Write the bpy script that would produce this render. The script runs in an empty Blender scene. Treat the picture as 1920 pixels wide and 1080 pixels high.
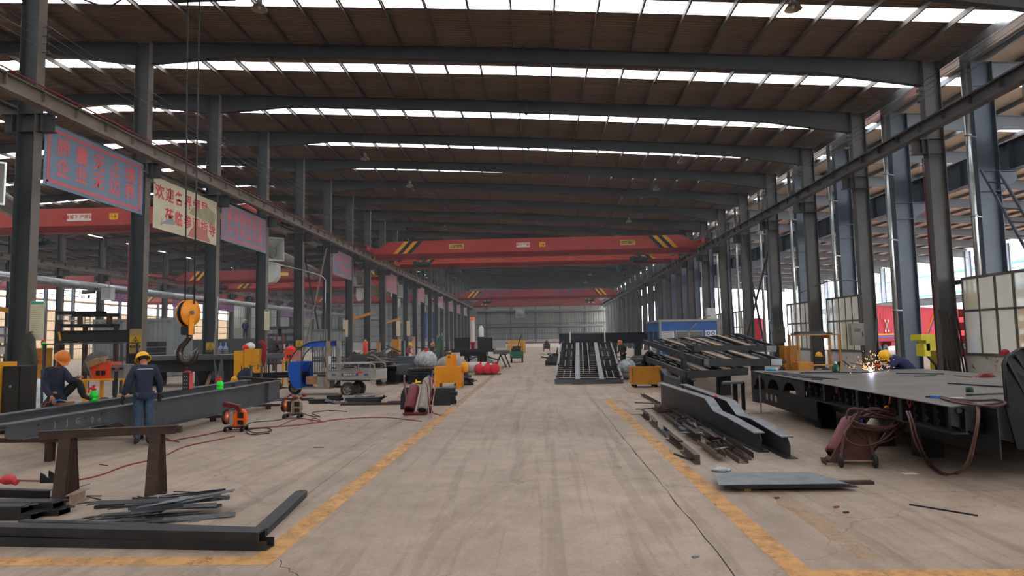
import bpy, bmesh, math, random
from mathutils import Vector, Matrix, Euler
random.seed(7)
R = random.Random(11)
PI = math.pi
S = bpy.context.scene
COL = S.collection

# ---------------------------------------------------------------- camera
F_PX = 1216.2
YAW, PIT, ROL, CAMH, PCX, PCY = .0406, .0790, .0180, 1.946, 959.66, 540.28
sy, cy = math.sin(YAW), math.cos(YAW)
sp, cp = math.sin(PIT), math.cos(PIT)
sr, cr = math.sin(ROL), math.cos(ROL)
r0 = Vector((cy, sy, 0)); fh = Vector((-sy, cy, 0))
AX_D = fh * cp + Vector((0, 0, sp)); up0 = -fh * sp + Vector((0, 0, cp))
AX_A = r0 * cr - up0 * sr; AX_B = r0 * sr + up0 * cr
cam = bpy.data.cameras.new('camera'); cam_o = bpy.data.objects.new('camera', cam); COL.objects.link(cam_o)
mw = Matrix.Identity(4)
for i, ax in enumerate((AX_A, AX_B, -AX_D)):
    for j in range(3): mw[j][i] = ax[j]
mw[2][3] = CAMH
cam_o.matrix_world = mw
cam.sensor_width = 36; cam.lens = F_PX / 1920 * 36
cam.clip_end = 600; cam.clip_start = .05
S.camera = cam_o

# ---------------------------------------------------------------- world, light, exposure
world = bpy.data.worlds.new('sky'); S.world = world; world.use_nodes = True
nt = world.node_tree; nt.nodes.clear()
wo = nt.nodes.new('ShaderNodeOutputWorld'); wb = nt.nodes.new('ShaderNodeBackground')
wb.inputs[0].default_value = (.93, .97, 1.0, 1); wb.inputs[1].default_value = 9.8
nt.links.new(wb.outputs[0], wo.inputs[0])
S.view_settings.view_transform = 'Standard'; S.view_settings.look = 'None'
S.view_settings.gamma = 1; S.view_settings.use_curve_mapping = False
S.view_settings.exposure = 0.0
cyc = S.cycles
cyc.max_bounces = 6; cyc.diffuse_bounces = 4; cyc.glossy_bounces = 3; cyc.transmission_bounces = 3
cyc.transparent_max_bounces = 6; cyc.caustics_reflective = False; cyc.caustics_refractive = False
cyc.sample_clamp_indirect = 4.0; cyc.blur_glossy = 1.0
cyc.use_adaptive_sampling = True; cyc.adaptive_threshold = .02

# pixel of the 1920x1080 frame -> point on a world plane
def ray(x, y): return AX_D + AX_A * ((x - PCX) / F_PX) + AX_B * (-(y - PCY) / F_PX)
C0 = Vector((0, 0, CAMH))
def pz(x, y, z=0.0): r = ray(x, y); return C0 + r * ((z - CAMH) / r.z)
def py(x, y, Y): r = ray(x, y); return C0 + r * (Y / r.y)
def px(x, y, X): r = ray(x, y); return C0 + r * (X / r.x)

# ---------------------------------------------------------------- materials
def lin(c):
    return tuple(((v / 255) / 12.92 if v / 255 <= .04045 else ((v / 255 + .055) / 1.055) ** 2.4) for v in c)
MATS = {}
def mat(name, col, rough=.6, metal=0.0, col2=None, scale=6.0, mix=.5, bump=0.0, bscale=40.0, emit=0.0, alpha=None, wear=None, wamt=.55, stretch=None, spec=.4):
    """procedural surface: base colour, broken up by noise with col2; wear = rust or bare spots"""
    if name in MATS: return MATS[name]
    m = bpy.data.materials.new(name); m.use_nodes = True; t = m.node_tree
    b = t.nodes['Principled BSDF']
    b.inputs['Roughness'].default_value = rough; b.inputs['Metallic'].default_value = metal
    b.inputs['Specular IOR Level'].default_value = spec
    c1 = (*lin(col), 1); b.inputs['Base Color'].default_value = c1
    tc = t.nodes.new('ShaderNodeTexCoord'); mp = t.nodes.new('ShaderNodeMapping')
    t.links.new(tc.outputs['Object'], mp.inputs[0])
    if stretch: mp.inputs['Scale'].default_value = stretch
    cur = None
    if col2 is not None:
        n = t.nodes.new('ShaderNodeTexNoise'); n.inputs['Scale'].default_value = scale; n.inputs['Detail'].default_value = 5; n.inputs['Roughness'].default_value = .65
        t.links.new(mp.outputs[0], n.inputs['Vector'])
        r = t.nodes.new('ShaderNodeValToRGB'); r.color_ramp.elements[0].position = max(0, mix - .18); r.color_ramp.elements[1].position = min(1, mix + .18)
        r.color_ramp.elements[0].color = c1; r.color_ramp.elements[1].color = (*lin(col2), 1)
        t.links.new(n.outputs['Fac'], r.inputs[0]); cur = r.outputs[0]
    if wear is not None:
        n = t.nodes.new('ShaderNodeTexNoise'); n.inputs['Scale'].default_value = scale * 2.3; n.inputs['Detail'].default_value = 8; n.inputs['Roughness'].default_value = .7
        t.links.new(mp.outputs[0], n.inputs['Vector'])
        r = t.nodes.new('ShaderNodeValToRGB'); r.color_ramp.elements[0].position = wamt; r.color_ramp.elements[1].position = min(1, wamt + .07)
        t.links.new(n.outputs['Fac'], r.inputs[0])
        mx = t.nodes.new('ShaderNodeMix'); mx.data_type = 'RGBA'
        t.links.new(r.outputs[0], mx.inputs['Factor'])
        if cur is not None: t.links.new(cur, mx.inputs['A'])
        else: mx.inputs['A'].default_value = c1
        mx.inputs['B'].default_value = (*lin(wear), 1); cur = mx.outputs['Result']
    if cur is not None: t.links.new(cur, b.inputs['Base Color'])
    if bump:
        n = t.nodes.new('ShaderNodeTexNoise'); n.inputs['Scale'].default_value = bscale; n.inputs['Detail'].default_value = 4
        t.links.new(mp.outputs[0], n.inputs['Vector'])
        bp = t.nodes.new('ShaderNodeBump'); bp.inputs['Strength'].default_value = bump; bp.inputs['Distance'].default_value = .02
        t.links.new(n.outputs['Fac'], bp.inputs['Height']); t.links.new(bp.outputs[0], b.inputs['Normal'])
    if emit:
        b.inputs['Emission Color'].default_value = c1; b.inputs['Emission Strength'].default_value = emit
    if alpha is not None: b.inputs['Alpha'].default_value = alpha
    MATS[name] = m; return m

def sheet_mat(name, col, transp, rough=.5):
    """thin translucent sheet: part of the light goes straight through, part is scattered"""
    m = bpy.data.materials.new(name); m.use_nodes = True; t = m.node_tree; t.nodes.clear()
    o = t.nodes.new('ShaderNodeOutputMaterial'); a = t.nodes.new('ShaderNodeBsdfTransparent'); d = t.nodes.new('ShaderNodeBsdfDiffuse'); tr = t.nodes.new('ShaderNodeBsdfTranslucent')
    n = t.nodes.new('ShaderNodeTexNoise'); n.inputs['Scale'].default_value = 1.7; n.inputs['Detail'].default_value = 5
    tc = t.nodes.new('ShaderNodeTexCoord'); t.links.new(tc.outputs['Object'], n.inputs['Vector'])
    rp = t.nodes.new('ShaderNodeValToRGB'); rp.color_ramp.elements[0].color = (*[v * .8 for v in lin(col)], 1); rp.color_ramp.elements[1].color = (*lin(col), 1)
    t.links.new(n.outputs['Fac'], rp.inputs[0])
    for s in (d, tr): t.links.new(rp.outputs[0], s.inputs['Color'])
    m1 = t.nodes.new('ShaderNodeMixShader'); m1.inputs[0].default_value = .6
    t.links.new(d.outputs[0], m1.inputs[1]); t.links.new(tr.outputs[0], m1.inputs[2])
    m2 = t.nodes.new('ShaderNodeMixShader'); m2.inputs[0].default_value = transp
    t.links.new(m1.outputs[0], m2.inputs[1]); t.links.new(a.outputs[0], m2.inputs[2]); t.links.new(m2.outputs[0], o.inputs[0])
    MATS[name] = m; return m

# ---------------------------------------------------------------- mesh collector
class MB:
    def __init__(s): s.v = []; s.f = []; s.M = Matrix.Identity(4); s.sm = []
    def add(s, vs, fs, smooth=False):
        k = len(s.v); M = s.M
        s.v += [M @ Vector(v) for v in vs]; s.f += [tuple(i + k for i in f) for f in fs]; s.sm += [smooth] * len(fs); return s
    def at(s, loc, rz=0.0, rx=0.0, ry=0.0): s.M = Matrix.Translation(loc) @ Euler((rx, ry, rz)).to_matrix().to_4x4(); return s
    def mtx(s, M): s.M = M; return s
    def box(s, c, d, rz=0.0, rx=0.0, ry=0.0):
        m = Euler((rx, ry, rz)).to_matrix(); c = Vector(c)
        vs = [c + m @ Vector((x * d[0] / 2, y * d[1] / 2, z * d[2] / 2)) for x in (-1, 1) for y in (-1, 1) for z in (-1, 1)]
        return s.add(vs, [(0, 1, 3, 2), (4, 6, 7, 5), (0, 4, 5, 1), (2, 3, 7, 6), (0, 2, 6, 4), (1, 5, 7, 3)])
    def bx(s, x0, x1, y0, y1, z0, z1): return s.box(((x0 + x1) / 2, (y0 + y1) / 2, (z0 + z1) / 2), (x1 - x0, y1 - y0, z1 - z0))
    def bar(s, a, b, w, h, up=(0, 0, 1)):
        a = Vector(a); b = Vector(b); d = (b - a); L = d.length
        if L < 1e-6: return s
        d.normalize(); u = Vector(up)
        if abs(d.dot(u)) > .999: u = Vector((1, 0, 0))
        x = d.cross(u).normalized(); u = x.cross(d).normalized()
        vs = [p + x * (i * w / 2) + u * (j * h / 2) for p in (a, b) for i in (-1, 1) for j in (-1, 1)]
        return s.add(vs, [(0, 1, 3, 2), (4, 6, 7, 5), (0, 4, 5, 1), (2, 3, 7, 6), (0, 2, 6, 4), (1, 5, 7, 3)])
    def prof(s, pts, a, b, up=(0, 0, 1), caps=True):
        """closed 2D outline (side, up) swept from a to b"""
        a = Vector(a); b = Vector(b); d = (b - a).normalized(); u = Vector(up)
        if abs(d.dot(u)) > .999: u = Vector((0, 1, 0))
        x = d.cross(u).normalized(); u = x.cross(d).normalized(); n = len(pts)
        vs = [p + x * q[0] + u * q[1] for p in (a, b) for q in pts]
        fs = [(i, (i + 1) % n, (i + 1) % n + n, i + n) for i in range(n)]
        if caps: fs += [tuple(range(n - 1, -1, -1)), tuple(range(n, 2 * n))]
        return s.add(vs, fs)
    def ibeam(s, a, b, w, h, tf=.02, tw=.012, up=(0, 0, 1)):
        W, H_, t = w / 2, h / 2, tw / 2
        return s.prof([(-W, -H_), (W, -H_), (W, -H_ + tf), (t, -H_ + tf), (t, H_ - tf), (W, H_ - tf), (W, H_), (-W, H_), (-W, H_ - tf), (-t, H_ - tf), (-t, -H_ + tf), (-W, -H_ + tf)], a, b, up)
    def chan(s, a, b, w, h, t=.008, up=(0, 0, 1)):
        """open channel, open side up"""
        W = w / 2
        return s.prof([(-W, 0), (W, 0), (W, h), (W - t, h), (W - t, t), (-W + t, t), (-W + t, h), (-W, h)], a, b, up)
    def angle(s, a, b, w, h, t=.008, up=(0, 0, 1)):
        return s.prof([(0, 0), (w, 0), (w, t), (t, t), (t, h), (0, h)], a, b, up)
    def tube(s, pts, r, n=8, caps=True, smooth=True, closed=False):
        pts = [Vector(p) for p in pts]; m = len(pts); rr = r if isinstance(r, (list, tuple)) else [r] * m
        vs = []; u = None
        for i, p in enumerate(pts):
            if closed: d = pts[(i + 1) % m] - pts[i - 1]
            else: d = pts[min(i + 1, m - 1)] - pts[max(i - 1, 0)]
            if d.length < 1e-9: d = Vector((0, 0, 1))
            d.normalize()
            if u is None:
                u = Vector((0, 0, 1)) if abs(d.z) < .9 else Vector((1, 0, 0))
            x = d.cross(u)
            if x.length < 1e-6: x = d.cross(Vector((1, 0, 0)))
            x.normalize(); u = x.cross(d).normalized()
            for k in range(n):
                a = 2 * PI * k / n; vs.append(p + (x * math.cos(a) + u * math.sin(a)) * rr[i])
        fs = []
        for i in range(m if closed else m - 1):
            j = (i + 1) % m
            for k in range(n): k2 = (k + 1) % n; fs.append((i * n + k, i * n + k2, j * n + k2, j * n + k))
        s.add(vs, fs, smooth)
        if caps and not closed:
            K = len(s.v) - len(vs)
            s.f += [tuple(K + k for k in range(n - 1, -1, -1)), tuple(K + (m - 1) * n + k for k in range(n))]; s.sm += [False, False]
        return s
    def cyl(s, a, b, r, n=12, r2=None, smooth=True): return s.tube([a, b], [r, r if r2 is None else r2], n, True, smooth)
    def lathe(s, prof, c=(0, 0, 0), ax=(0, 0, 1), n=16, smooth=True, sx=1.0):
        """profile of (radius, distance along axis)"""
        ax = Vector(ax).normalized(); u = Vector((0, 1, 0)) if abs(ax.y) < .9 else Vector((1, 0, 0))
        x = u.cross(ax).normalized(); y = ax.cross(x); c = Vector(c); vs = []
        for r, h in prof:
            for k in range(n):
                a = 2 * PI * k / n; vs.append(c + ax * h + (x * math.cos(a) * sx + y * math.sin(a)) * max(r, 1e-4))
        m = len(prof)
        fs = [(i * n + k, i * n + (k + 1) % n, (i + 1) * n + (k + 1) % n, (i + 1) * n + k) for i in range(m - 1) for k in range(n)]
        return s.add(vs, fs, smooth)
    def plate(s, pts, n, t):
        """flat outline given as 3D points, thickness t along normal n"""
        n = Vector(n).normalized() * t; k = len(pts); pts = [Vector(p) for p in pts]
        vs = pts + [p + n for p in pts]
        return s.add(vs, [tuple(range(k - 1, -1, -1)), tuple(range(k, 2 * k))] + [(i, (i + 1) % k, (i + 1) % k + k, i + k) for i in range(k)])
    def ell(s, c, r, n=12, m=8):
        vs = []; c = Vector(c)
        for j in range(m + 1):
            t = PI * j / m
            for k in range(n):
                a = 2 * PI * k / n; vs.append(c + Vector((r[0] * math.sin(t) * math.cos(a), r[1] * math.sin(t) * math.sin(a), r[2] * math.cos(t))))
        return s.add(vs, [(j * n + k, (j + 1) * n + k, (j + 1) * n + (k + 1) % n, j * n + (k + 1) % n) for j in range(m) for k in range(n)], True)

def wloc(o):
    v = Vector((0, 0, 0))
    while o is not None: v = v + o.location; o = o.parent
    return v
def tag(o, label=None, cat=None, group=None, kind=None):
    if label: o['label'] = label
    if cat: o['category'] = cat
    if group: o['group'] = group
    if kind: o['kind'] = kind
    return o
def T(name, label, cat, loc=(0, 0, 0), group=None, kind=None):
    o = bpy.data.objects.new(name, None); COL.objects.link(o); o.location = loc; o.empty_display_size = .1
    return tag(o, label, cat, group, kind)
def O(mb, name, material, parent=None, label=None, cat=None, group=None, kind=None, fixn=False):
    """one mesh object from collected geometry (world coordinates)"""
    me = bpy.data.meshes.new(name)
    if parent is not None: off = wloc(parent)
    else:
        xs = [v.x for v in mb.v]; ys = [v.y for v in mb.v]; zs = [v.z for v in mb.v]
        off = Vector(((min(xs) + max(xs)) / 2, (min(ys) + max(ys)) / 2, min(zs)))
    me.from_pydata([v - off for v in mb.v], [], mb.f)
    if any(mb.sm): me.polygons.foreach_set('use_smooth', mb.sm)
    me.materials.append(material); me.validate(); me.update()
    o = bpy.data.objects.new(name, me); COL.objects.link(o)
    if parent is not None: o.parent = parent
    else: o.location = off
    return tag(o, label, cat, group, kind)
def inst(src, parent, loc, name=None, label=None, rz=0.0):
    """same mesh again as another part"""
    o = bpy.data.objects.new(name or src.name.split('.')[0], src.data); COL.objects.link(o); o.parent = parent; o.location = loc; o.rotation_euler.z = rz
    if label: o['label'] = label
    return o
def dup(root, loc, label=None, rz=None, group=None, sc=None):
    def rec(o, par):
        c = o.copy(); COL.objects.link(c); c.parent = par
        for ch in list(o.children): rec(ch, c)
        return c
    r = rec(root, None); r.location = loc
    if rz is not None: r.rotation_euler.z = rz
    if sc is not None: r.scale = (sc, sc, sc)
    if label: r['label'] = label
    if group: r['group'] = group
    return r
def text(s_, M, h, material, parent, name='lettering', sx=1.0, bold=.0, spacing=1.0, align='CENTER'):
    """flat lettering as a mesh; M maps text plane (x right, y up) to the world"""
    cu = bpy.data.curves.new(name, 'FONT'); cu.body = s_; cu.size = h; cu.align_x = align; cu.align_y = 'CENTER'
    cu.offset = bold; cu.space_character = spacing; cu.resolution_u = 2; cu.extrude = .002
    o = bpy.data.objects.new('tmp_text', cu); COL.objects.link(o)
    bpy.context.view_layer.update()
    me = bpy.data.meshes.new_from_object(o.evaluated_get(bpy.context.evaluated_depsgraph_get()))
    bpy.data.objects.remove(o); bpy.data.curves.remove(cu)
    me.transform(M @ Matrix.Diagonal((sx, 1, 1, 1)))
    if parent is not None: me.transform(Matrix.Translation(-wloc(parent)))
    me.materials.clear(); me.materials.append(material)
    r = bpy.data.objects.new(name, me); COL.objects.link(r); r.parent = parent
    return r
def basis(o, x, y):
    x = Vector(x).normalized(); y = Vector(y).normalized(); z = x.cross(y); m = Matrix.Identity(4)
    for i, a in enumerate((x, y, z)):
        for j in range(3): m[j][i] = a[j]
    for j in range(3): m[j][3] = o[j]
    return m
ORD = ['first', 'second', 'third', 'fourth', 'fifth', 'sixth', 'seventh', 'eighth', 'ninth', 'tenth', 'eleventh', 'twelfth', 'thirteenth', 'fourteenth', 'fifteenth', 'sixteenth', 'seventeenth', 'eighteenth', 'nineteenth', 'twentieth', 'twenty-first', 'twenty-second', 'twenty-third', 'twenty-fourth', 'twenty-fifth']
NUMW = ['no', 'one', 'two', 'three', 'four', 'five', 'six', 'seven', 'eight', 'nine', 'ten', 'eleven', 'twelve']
# ================================================================ materials of the place
M_STEEL = mat('dark_painted_steel', (66, 68, 69), .55, .0, (54, 57, 59), 1.3, .5, wear=(96, 76, 62), wamt=.66)
M_STEELR = mat('grey_brown_steel', (82, 78, 75), .55, .0, (66, 64, 63), 1.1, .5, wear=(110, 84, 66), wamt=.64)
M_LIT = mat('lit_beige_steel', (112, 103, 95), .75, 0, (92, 85, 79), 1.2, .5, wear=(104, 82, 66), wamt=.62)  # column steel with side light painted in as beige, plus rust spots
M_RAFT = mat('dark_beam_paint', (54, 54, 55), .6, .0, (44, 44, 46), .9, .5, wear=(92, 72, 58), wamt=.66)
M_PURL = mat('purlin_steel', (98, 90, 84), .6, .2, (82, 74, 70), 2, .5)
M_BLUE = mat('blue_grey_paint', (74, 83, 96), .5, 0, (64, 73, 86), .8, .5)
M_ROOF = mat('brown_roof_sheet', (124, 104, 92), .6, 0, (110, 92, 81), .5, .5, stretch=(.4, 3, 1))
M_RED = mat('crane_red', (172, 58, 50), .45, 0, (158, 50, 45), .7, .5)
M_REDO = mat('crane_orange_red', (206, 80, 58), .4, 0, (192, 70, 52), .7, .5)
M_REDD = mat('crane_dark_red', (132, 42, 46), .5, 0, (120, 38, 43), .7, .5)
M_BLACK = mat('black_paint', (28, 28, 29), .5)
M_YEL = mat('signal_yellow', (226, 160, 30), .5, 0, (210, 140, 26), 3, .5)
M_WHITE = mat('white_paint', (225, 222, 215), .5)
M_GALV = mat('galvanized', (176, 178, 178), .3, .85, (150, 152, 154), 3, .5)
M_CREAM = None
M_GREYS = mat('grey_siding', (132, 132, 126), .7, 0, (118, 120, 115), .4, .5)
M_SKYL = sheet_mat('translucent_panel', (250, 250, 250), .72)
M_CREAM = sheet_mat('cream_siding', (124, 104, 84), .0)
M_BAND = sheet_mat('translucent_wall_band', (250, 248, 244), .5)

# ---------------------------------------------------------------- floor
def floor_material():
    m = bpy.data.materials.new('concrete'); m.use_nodes = True; t = m.node_tree; b = t.nodes['Principled BSDF']
    b.inputs['Roughness'].default_value = .55; b.inputs['Specular IOR Level'].default_value = .35
    tc = t.nodes.new('ShaderNodeTexCoord')
    def noise(scale, detail=6, st=(1, 1, 1), rot=0, rough=.6, dist=0):
        mp = t.nodes.new('ShaderNodeMapping'); mp.inputs['Scale'].default_value = st; mp.inputs['Rotation'].default_value = (0, 0, rot)
        t.links.new(tc.outputs['Object'], mp.inputs[0]); n = t.nodes.new('ShaderNodeTexNoise'); n.inputs['Scale'].default_value = scale
        n.inputs['Detail'].default_value = detail; n.inputs['Roughness'].default_value = rough; n.inputs['Distortion'].default_value = dist
        t.links.new(mp.outputs[0], n.inputs['Vector']); return n.outputs['Fac']
    def ramp(src, p0, p1, c0, c1):
        r = t.nodes.new('ShaderNodeValToRGB'); r.color_ramp.elements[0].position = p0; r.color_ramp.elements[1].position = p1
        r.color_ramp.elements[0].color = (*c0, 1); r.color_ramp.elements[1].color = (*c1, 1); t.links.new(src, r.inputs[0]); return r.outputs[0]
    def mult(a, b_, f=1.0):
        x = t.nodes.new('ShaderNodeMix'); x.data_type = 'RGBA'; x.blend_type = 'MULTIPLY'; x.inputs['Factor'].default_value = f
        t.links.new(a, x.inputs['A']); t.links.new(b_, x.inputs['B']); return x.outputs['Result']
    base = ramp(noise(.35, 8), .3, .7, lin((166, 146, 130)), lin((190, 169, 151)))
    c = mult(base, ramp(noise(2.2, 8, rough=.7), .35, .62, (.80, .79, .78), (1, 1, 1)))
    c = mult(c, ramp(noise(1.1, 8, (1, .16, 1), .05, .72, 1.2), .36, .5, (.78, .75, .73), (1, 1, 1)), .8)      # tyre and drag smears
    c = mult(c, ramp(noise(34, 6, rough=.75), .4, .62, (.84, .83, .82), (1, 1, 1)))
    c = mult(c, ramp(noise(9, 9, (1, .05, 1), .9, .8), .30, .36, (.72, .7, .68), (1, 1, 1)), .6)
    for k, (sc, an, am) in enumerate(((3.0, .5, .82), (4.0, 1.35, .84), (2.2, 2.3, .84), (6.0, .05, .86))):      # long thin scratches in several directions
        c = mult(c, ramp(noise(sc, 3, (1, .035, 1), an, .5, .6), .34, .385, (am, am * .985, am * .97), (1, 1, 1)), .9)
    c = mult(c, ramp(noise(90, 3, rough=.6), .3, .5, (.86, .85, .84), (1, 1, 1)), .8)
    # fine cracks
    v = t.nodes.new('ShaderNodeTexVoronoi'); v.feature = 'DISTANCE_TO_EDGE'; v.inputs['Scale'].default_value = .22
    mp = t.nodes.new('ShaderNodeMapping'); n2 = t.nodes.new('ShaderNodeTexNoise'); n2.inputs['Scale'].default_value = 1.6; n2.inputs['Detail'].default_value = 6
    t.links.new(tc.outputs['Object'], n2.inputs['Vector'])
    ad = t.nodes.new('ShaderNodeMix'); ad.data_type = 'RGBA'; ad.blend_type = 'ADD'; ad.inputs['Factor'].default_value = 1.0
    t.links.new(tc.outputs['Object'], ad.inputs['A']); t.links.new(n2.outputs['Color'], ad.inputs['B'])
    t.links.new(ad.outputs['Result'], v.inputs['Vector'])
    c = mult(c, ramp(v.outputs['Distance'], .0006, .0016, (.5, .47, .45), (1, 1, 1)), .7)
    t.links.new(c, b.inputs['Base Color'])
    rr = t.nodes.new('ShaderNodeMapRange'); rr.inputs['To Min'].default_value = .42; rr.inputs['To Max'].default_value = .7
    t.links.new(noise(1.3, 6), rr.inputs[0]); t.links.new(rr.outputs[0], b.inputs['Roughness'])
    bp = t.nodes.new('ShaderNodeBump'); bp.inputs['Strength'].default_value = .18; bp.inputs['Distance'].default_value = .01
    t.links.new(noise(24, 8, rough=.75), bp.inputs['Height']); t.links.new(bp.outputs[0], b.inputs['Normal'])
    return m
M_FLOOR = floor_material()
FAR = 158.4
floor = O(MB().bx(-79, 100, -16, 215, -.3, 0), 'floor', M_FLOOR, kind='structure', label='worn beige concrete factory floor with tyre smears')

def worn_paint():
    m = bpy.data.materials.new('worn_yellow_line'); m.use_nodes = True; t = m.node_tree; b = t.nodes['Principled BSDF']
    b.inputs['Base Color'].default_value = (*lin((222, 168, 106)), 1); b.inputs['Roughness'].default_value = .6
    tc = t.nodes.new('ShaderNodeTexCoord'); n = t.nodes.new('ShaderNodeTexNoise'); n.inputs['Scale'].default_value = 5; n.inputs['Detail'].default_value = 10; n.inputs['Roughness'].default_value = .7
    t.links.new(tc.outputs['Object'], n.inputs['Vector']); r = t.nodes.new('ShaderNodeValToRGB')
    r.color_ramp.elements[0].position = .34; r.color_ramp.elements[1].position = .56; r.color_ramp.elements[0].color = (.22,) * 3 + (1,); r.color_ramp.elements[1].color = (.72,) * 3 + (1,)
    t.links.new(n.outputs['Fac'], r.inputs[0]); t.links.new(r.outputs[0], b.inputs['Alpha']); return m
def worn_faint():
    m = worn_paint().copy(); m.name = 'faint_yellow_line'
    for n in m.node_tree.nodes:
        if n.type == 'VALTORGB': n.color_ramp.elements[0].position = .4; n.color_ramp.elements[1].position = .7; n.color_ramp.elements[0].color = (0,) * 3 + (1,); n.color_ramp.elements[1].color = (.3,) * 3 + (1,)
    return m
M_LINE = worn_paint(); M_FAINT = worn_faint()
def mark(x0, x1, y0, y1, name, lab, m=M_LINE):
    mb = MB(); n = max(2, int(max(x1 - x0, y1 - y0) / .8)); 
    mb.bx(x0, x1, y0, y1, .0005, .003); return O(mb, name, m, floor, label=lab)
mark(-2.66, -2.42, 6.02, 19, 'lane_line', 'worn yellow lane line left of the aisle')
mark(-9, -2.42, 5.80, 6.02, 'lane_line', 'worn yellow line crossing in front on the left')
mark(1.98, 2.2, 5.62, 20.6, 'lane_line', 'worn yellow lane line right of the aisle')
mark(1.98, 8.5, 5.42, 5.62, 'lane_line', 'worn yellow line crossing in front on the right')
mark(1.98, 3.6, 20.6, 20.85, 'lane_line', 'faded yellow end of the right lane line')
mark(2.72, 2.95, 5.9, 9.0, 'lane_line', 'almost worn off second yellow line on the right', M_FAINT)
mark(-2.66, -2.42, 19, 60, 'lane_line', 'faded far part of the left lane line', M_FAINT)
M_JOINT = mat('joint_dirt', (64, 56, 50), .9)
def crack(p, q, w, name='floor_joint', seg=40, jit=.012):
    p = Vector(p); q = Vector(q); d = q - p; n = Vector((-d.y, d.x, 0)).normalized(); vs = []; fs = []
    for i in range(seg + 1):
        c = p + d * i / seg + n * R.uniform(-jit, jit); ww = w * R.uniform(.4, 1.3)
        vs += [c - n * ww / 2 + Vector((0, 0, .0015)), c + n * ww / 2 + Vector((0, 0, .0015))]
        if i: k = 2 * i; fs.append((k - 2, k, k + 1, k - 1))
    return O(MB().add(vs, fs), name, M_JOINT, floor)
crack((1.55, 5.2, 0), (1.62, 18.2, 0), .016)
crack((-2.95, 6.5, 0), (-3.2, 12.5, 0), .008, seg=24)
crack((1.62, 18.2, 0), (2, 60, 0), .012, seg=20)
for Y_ in (18.4, 21.8, 31, 40, 49, 58, 67): crack((-9 if Y_ < 30 else -5, Y_, 0), (9 if Y_ < 30 else 3, Y_ + .05, 0), .014, seg=24)
crack((3.9, 8.2, 0), (7.5, 8.5, 0), .006, seg=12)
crack((-.8, 5.5, 0), (-3.0, 5.0, 0), .012, seg=20, jit=.05)
crack((-2.4, 5.9, 0), (-1.6, 5.0, 0), .010, seg=14, jit=.04)

# ---------------------------------------------------------------- frames of the main hall
Y0, BAY, NB = 26.13, 6.0, 22
XL, XR = -16.56, 15.94
ZL, ZR = 14.85, 12.83
def zr(x):       # roof line of the main hall
    if x < -.42: return ZL + (x - XL) * (13.98 - ZL) / (-.42 - XL)
    return 13.98 + (x + .42) * (ZR - 13.98) / (XR + .42)
def zl(x):       # left halls
    return ZL + .3 * (XL - x) / 7 if x > -23.5 else ZL + .3 - (-23.5 - x) * .06
def frameY(i): return Y0 + BAY * i
PITCH_P = 1.5875

def column_parts(root, x, Y, h, depth, flange, m, corbels, zc):
    mb = MB(); hd = depth / 2
    mb.bx(x - hd, x - hd + .02, Y - flange / 2, Y + flange / 2, 0, h); mb.bx(x + hd - .02, x + hd, Y - flange / 2, Y + flange / 2, 0, h)
    mb.bx(x - hd + .02, x + hd - .02, Y - .008, Y + .008, 0, h)
    O(mb, 'shaft', m, root)
    if x < 0: O(MB().bx(x + hd, x + hd + .004, Y - flange / 2, Y + flange / 2, 0.03, h), 'lit_inner_flange', M_LIT, root)  # paler skin on the right-facing flange: side light put into the colour
    O(MB().bx(x - hd - .1, x + hd + .1, Y - flange / 2 - .06, Y + flange / 2 + .06, 0, .03), 'base_plate', m, root)
    for sgn in corbels:
        e = x + sgn * (hd + .55); a, b = sorted((x + sgn * hd, e)); mb = MB()
        mb.bx(a, b, Y - .15, Y + .15, zc - .02, zc); mb.bx(a, b, Y - .15, Y + .15, zc - .6, zc - .58)
        mb.bx(a, b, Y - .01, Y + .01, zc - .58, zc - .02)
        mb.bx(e - sgn * .35 - .01, e - sgn * .35 + .01, Y - .15, Y + .15, zc - .58, zc - .02)
        O(mb, 'corbel', m, root)
    mb = MB()
    for z in (zc, zc - .6): mb.bx(x - hd, x + hd, Y - flange / 2 + .01, Y + flange / 2 - .01, z - .012, z)
    O(mb, 'stiffener_plate', m, root)
# left row and right row
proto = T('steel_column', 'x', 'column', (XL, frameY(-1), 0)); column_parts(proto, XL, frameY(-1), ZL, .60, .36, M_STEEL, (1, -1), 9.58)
protoR = T('steel_column', 'x', 'column', (XR, frameY(0), 0)); column_parts(protoR, XR, frameY(0), ZR, .66, .36, M_STEELR, (-1,), 9.62)
for i in range(-1, NB):
    lab = f'dark steel column, {ORD[i + 1]} from the front in the left row of the aisle hall'
    if i == -1: proto['label'] = lab; proto['group'] = 'columns of the left row'
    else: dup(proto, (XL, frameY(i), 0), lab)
for i in range(-1, NB):
    lab = f'grey-brown steel column, {ORD[i + 1]} from the front in the right row of the aisle hall'
    if i == 0: protoR['label'] = lab; protoR['group'] = 'columns of the right row'
    else: dup(protoR, (XR, frameY(i), 0), lab)
# row between the two left halls and the row of the outer wall
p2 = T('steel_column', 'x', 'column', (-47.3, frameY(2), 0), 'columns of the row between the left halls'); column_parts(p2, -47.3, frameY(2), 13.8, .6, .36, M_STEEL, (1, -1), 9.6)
for i in range(2, NB):
    lab = f'dark column, {ORD[i - 2]} from the left picture edge in the row between the left halls'
    if i == 2: p2['label'] = lab
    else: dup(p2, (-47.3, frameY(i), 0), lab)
p3 = T('steel_column', 'dark column standing against the cream outer wall of the left halls', 'column', (-77, frameY(7), 0), 'columns at the cream outer wall'); column_parts(p3, -77, frameY(7), 12.5, .5, .3, M_BLUE, (), 9.6)
for i in range(8, NB): dup(p3, (-77, frameY(i), 0))

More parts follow.
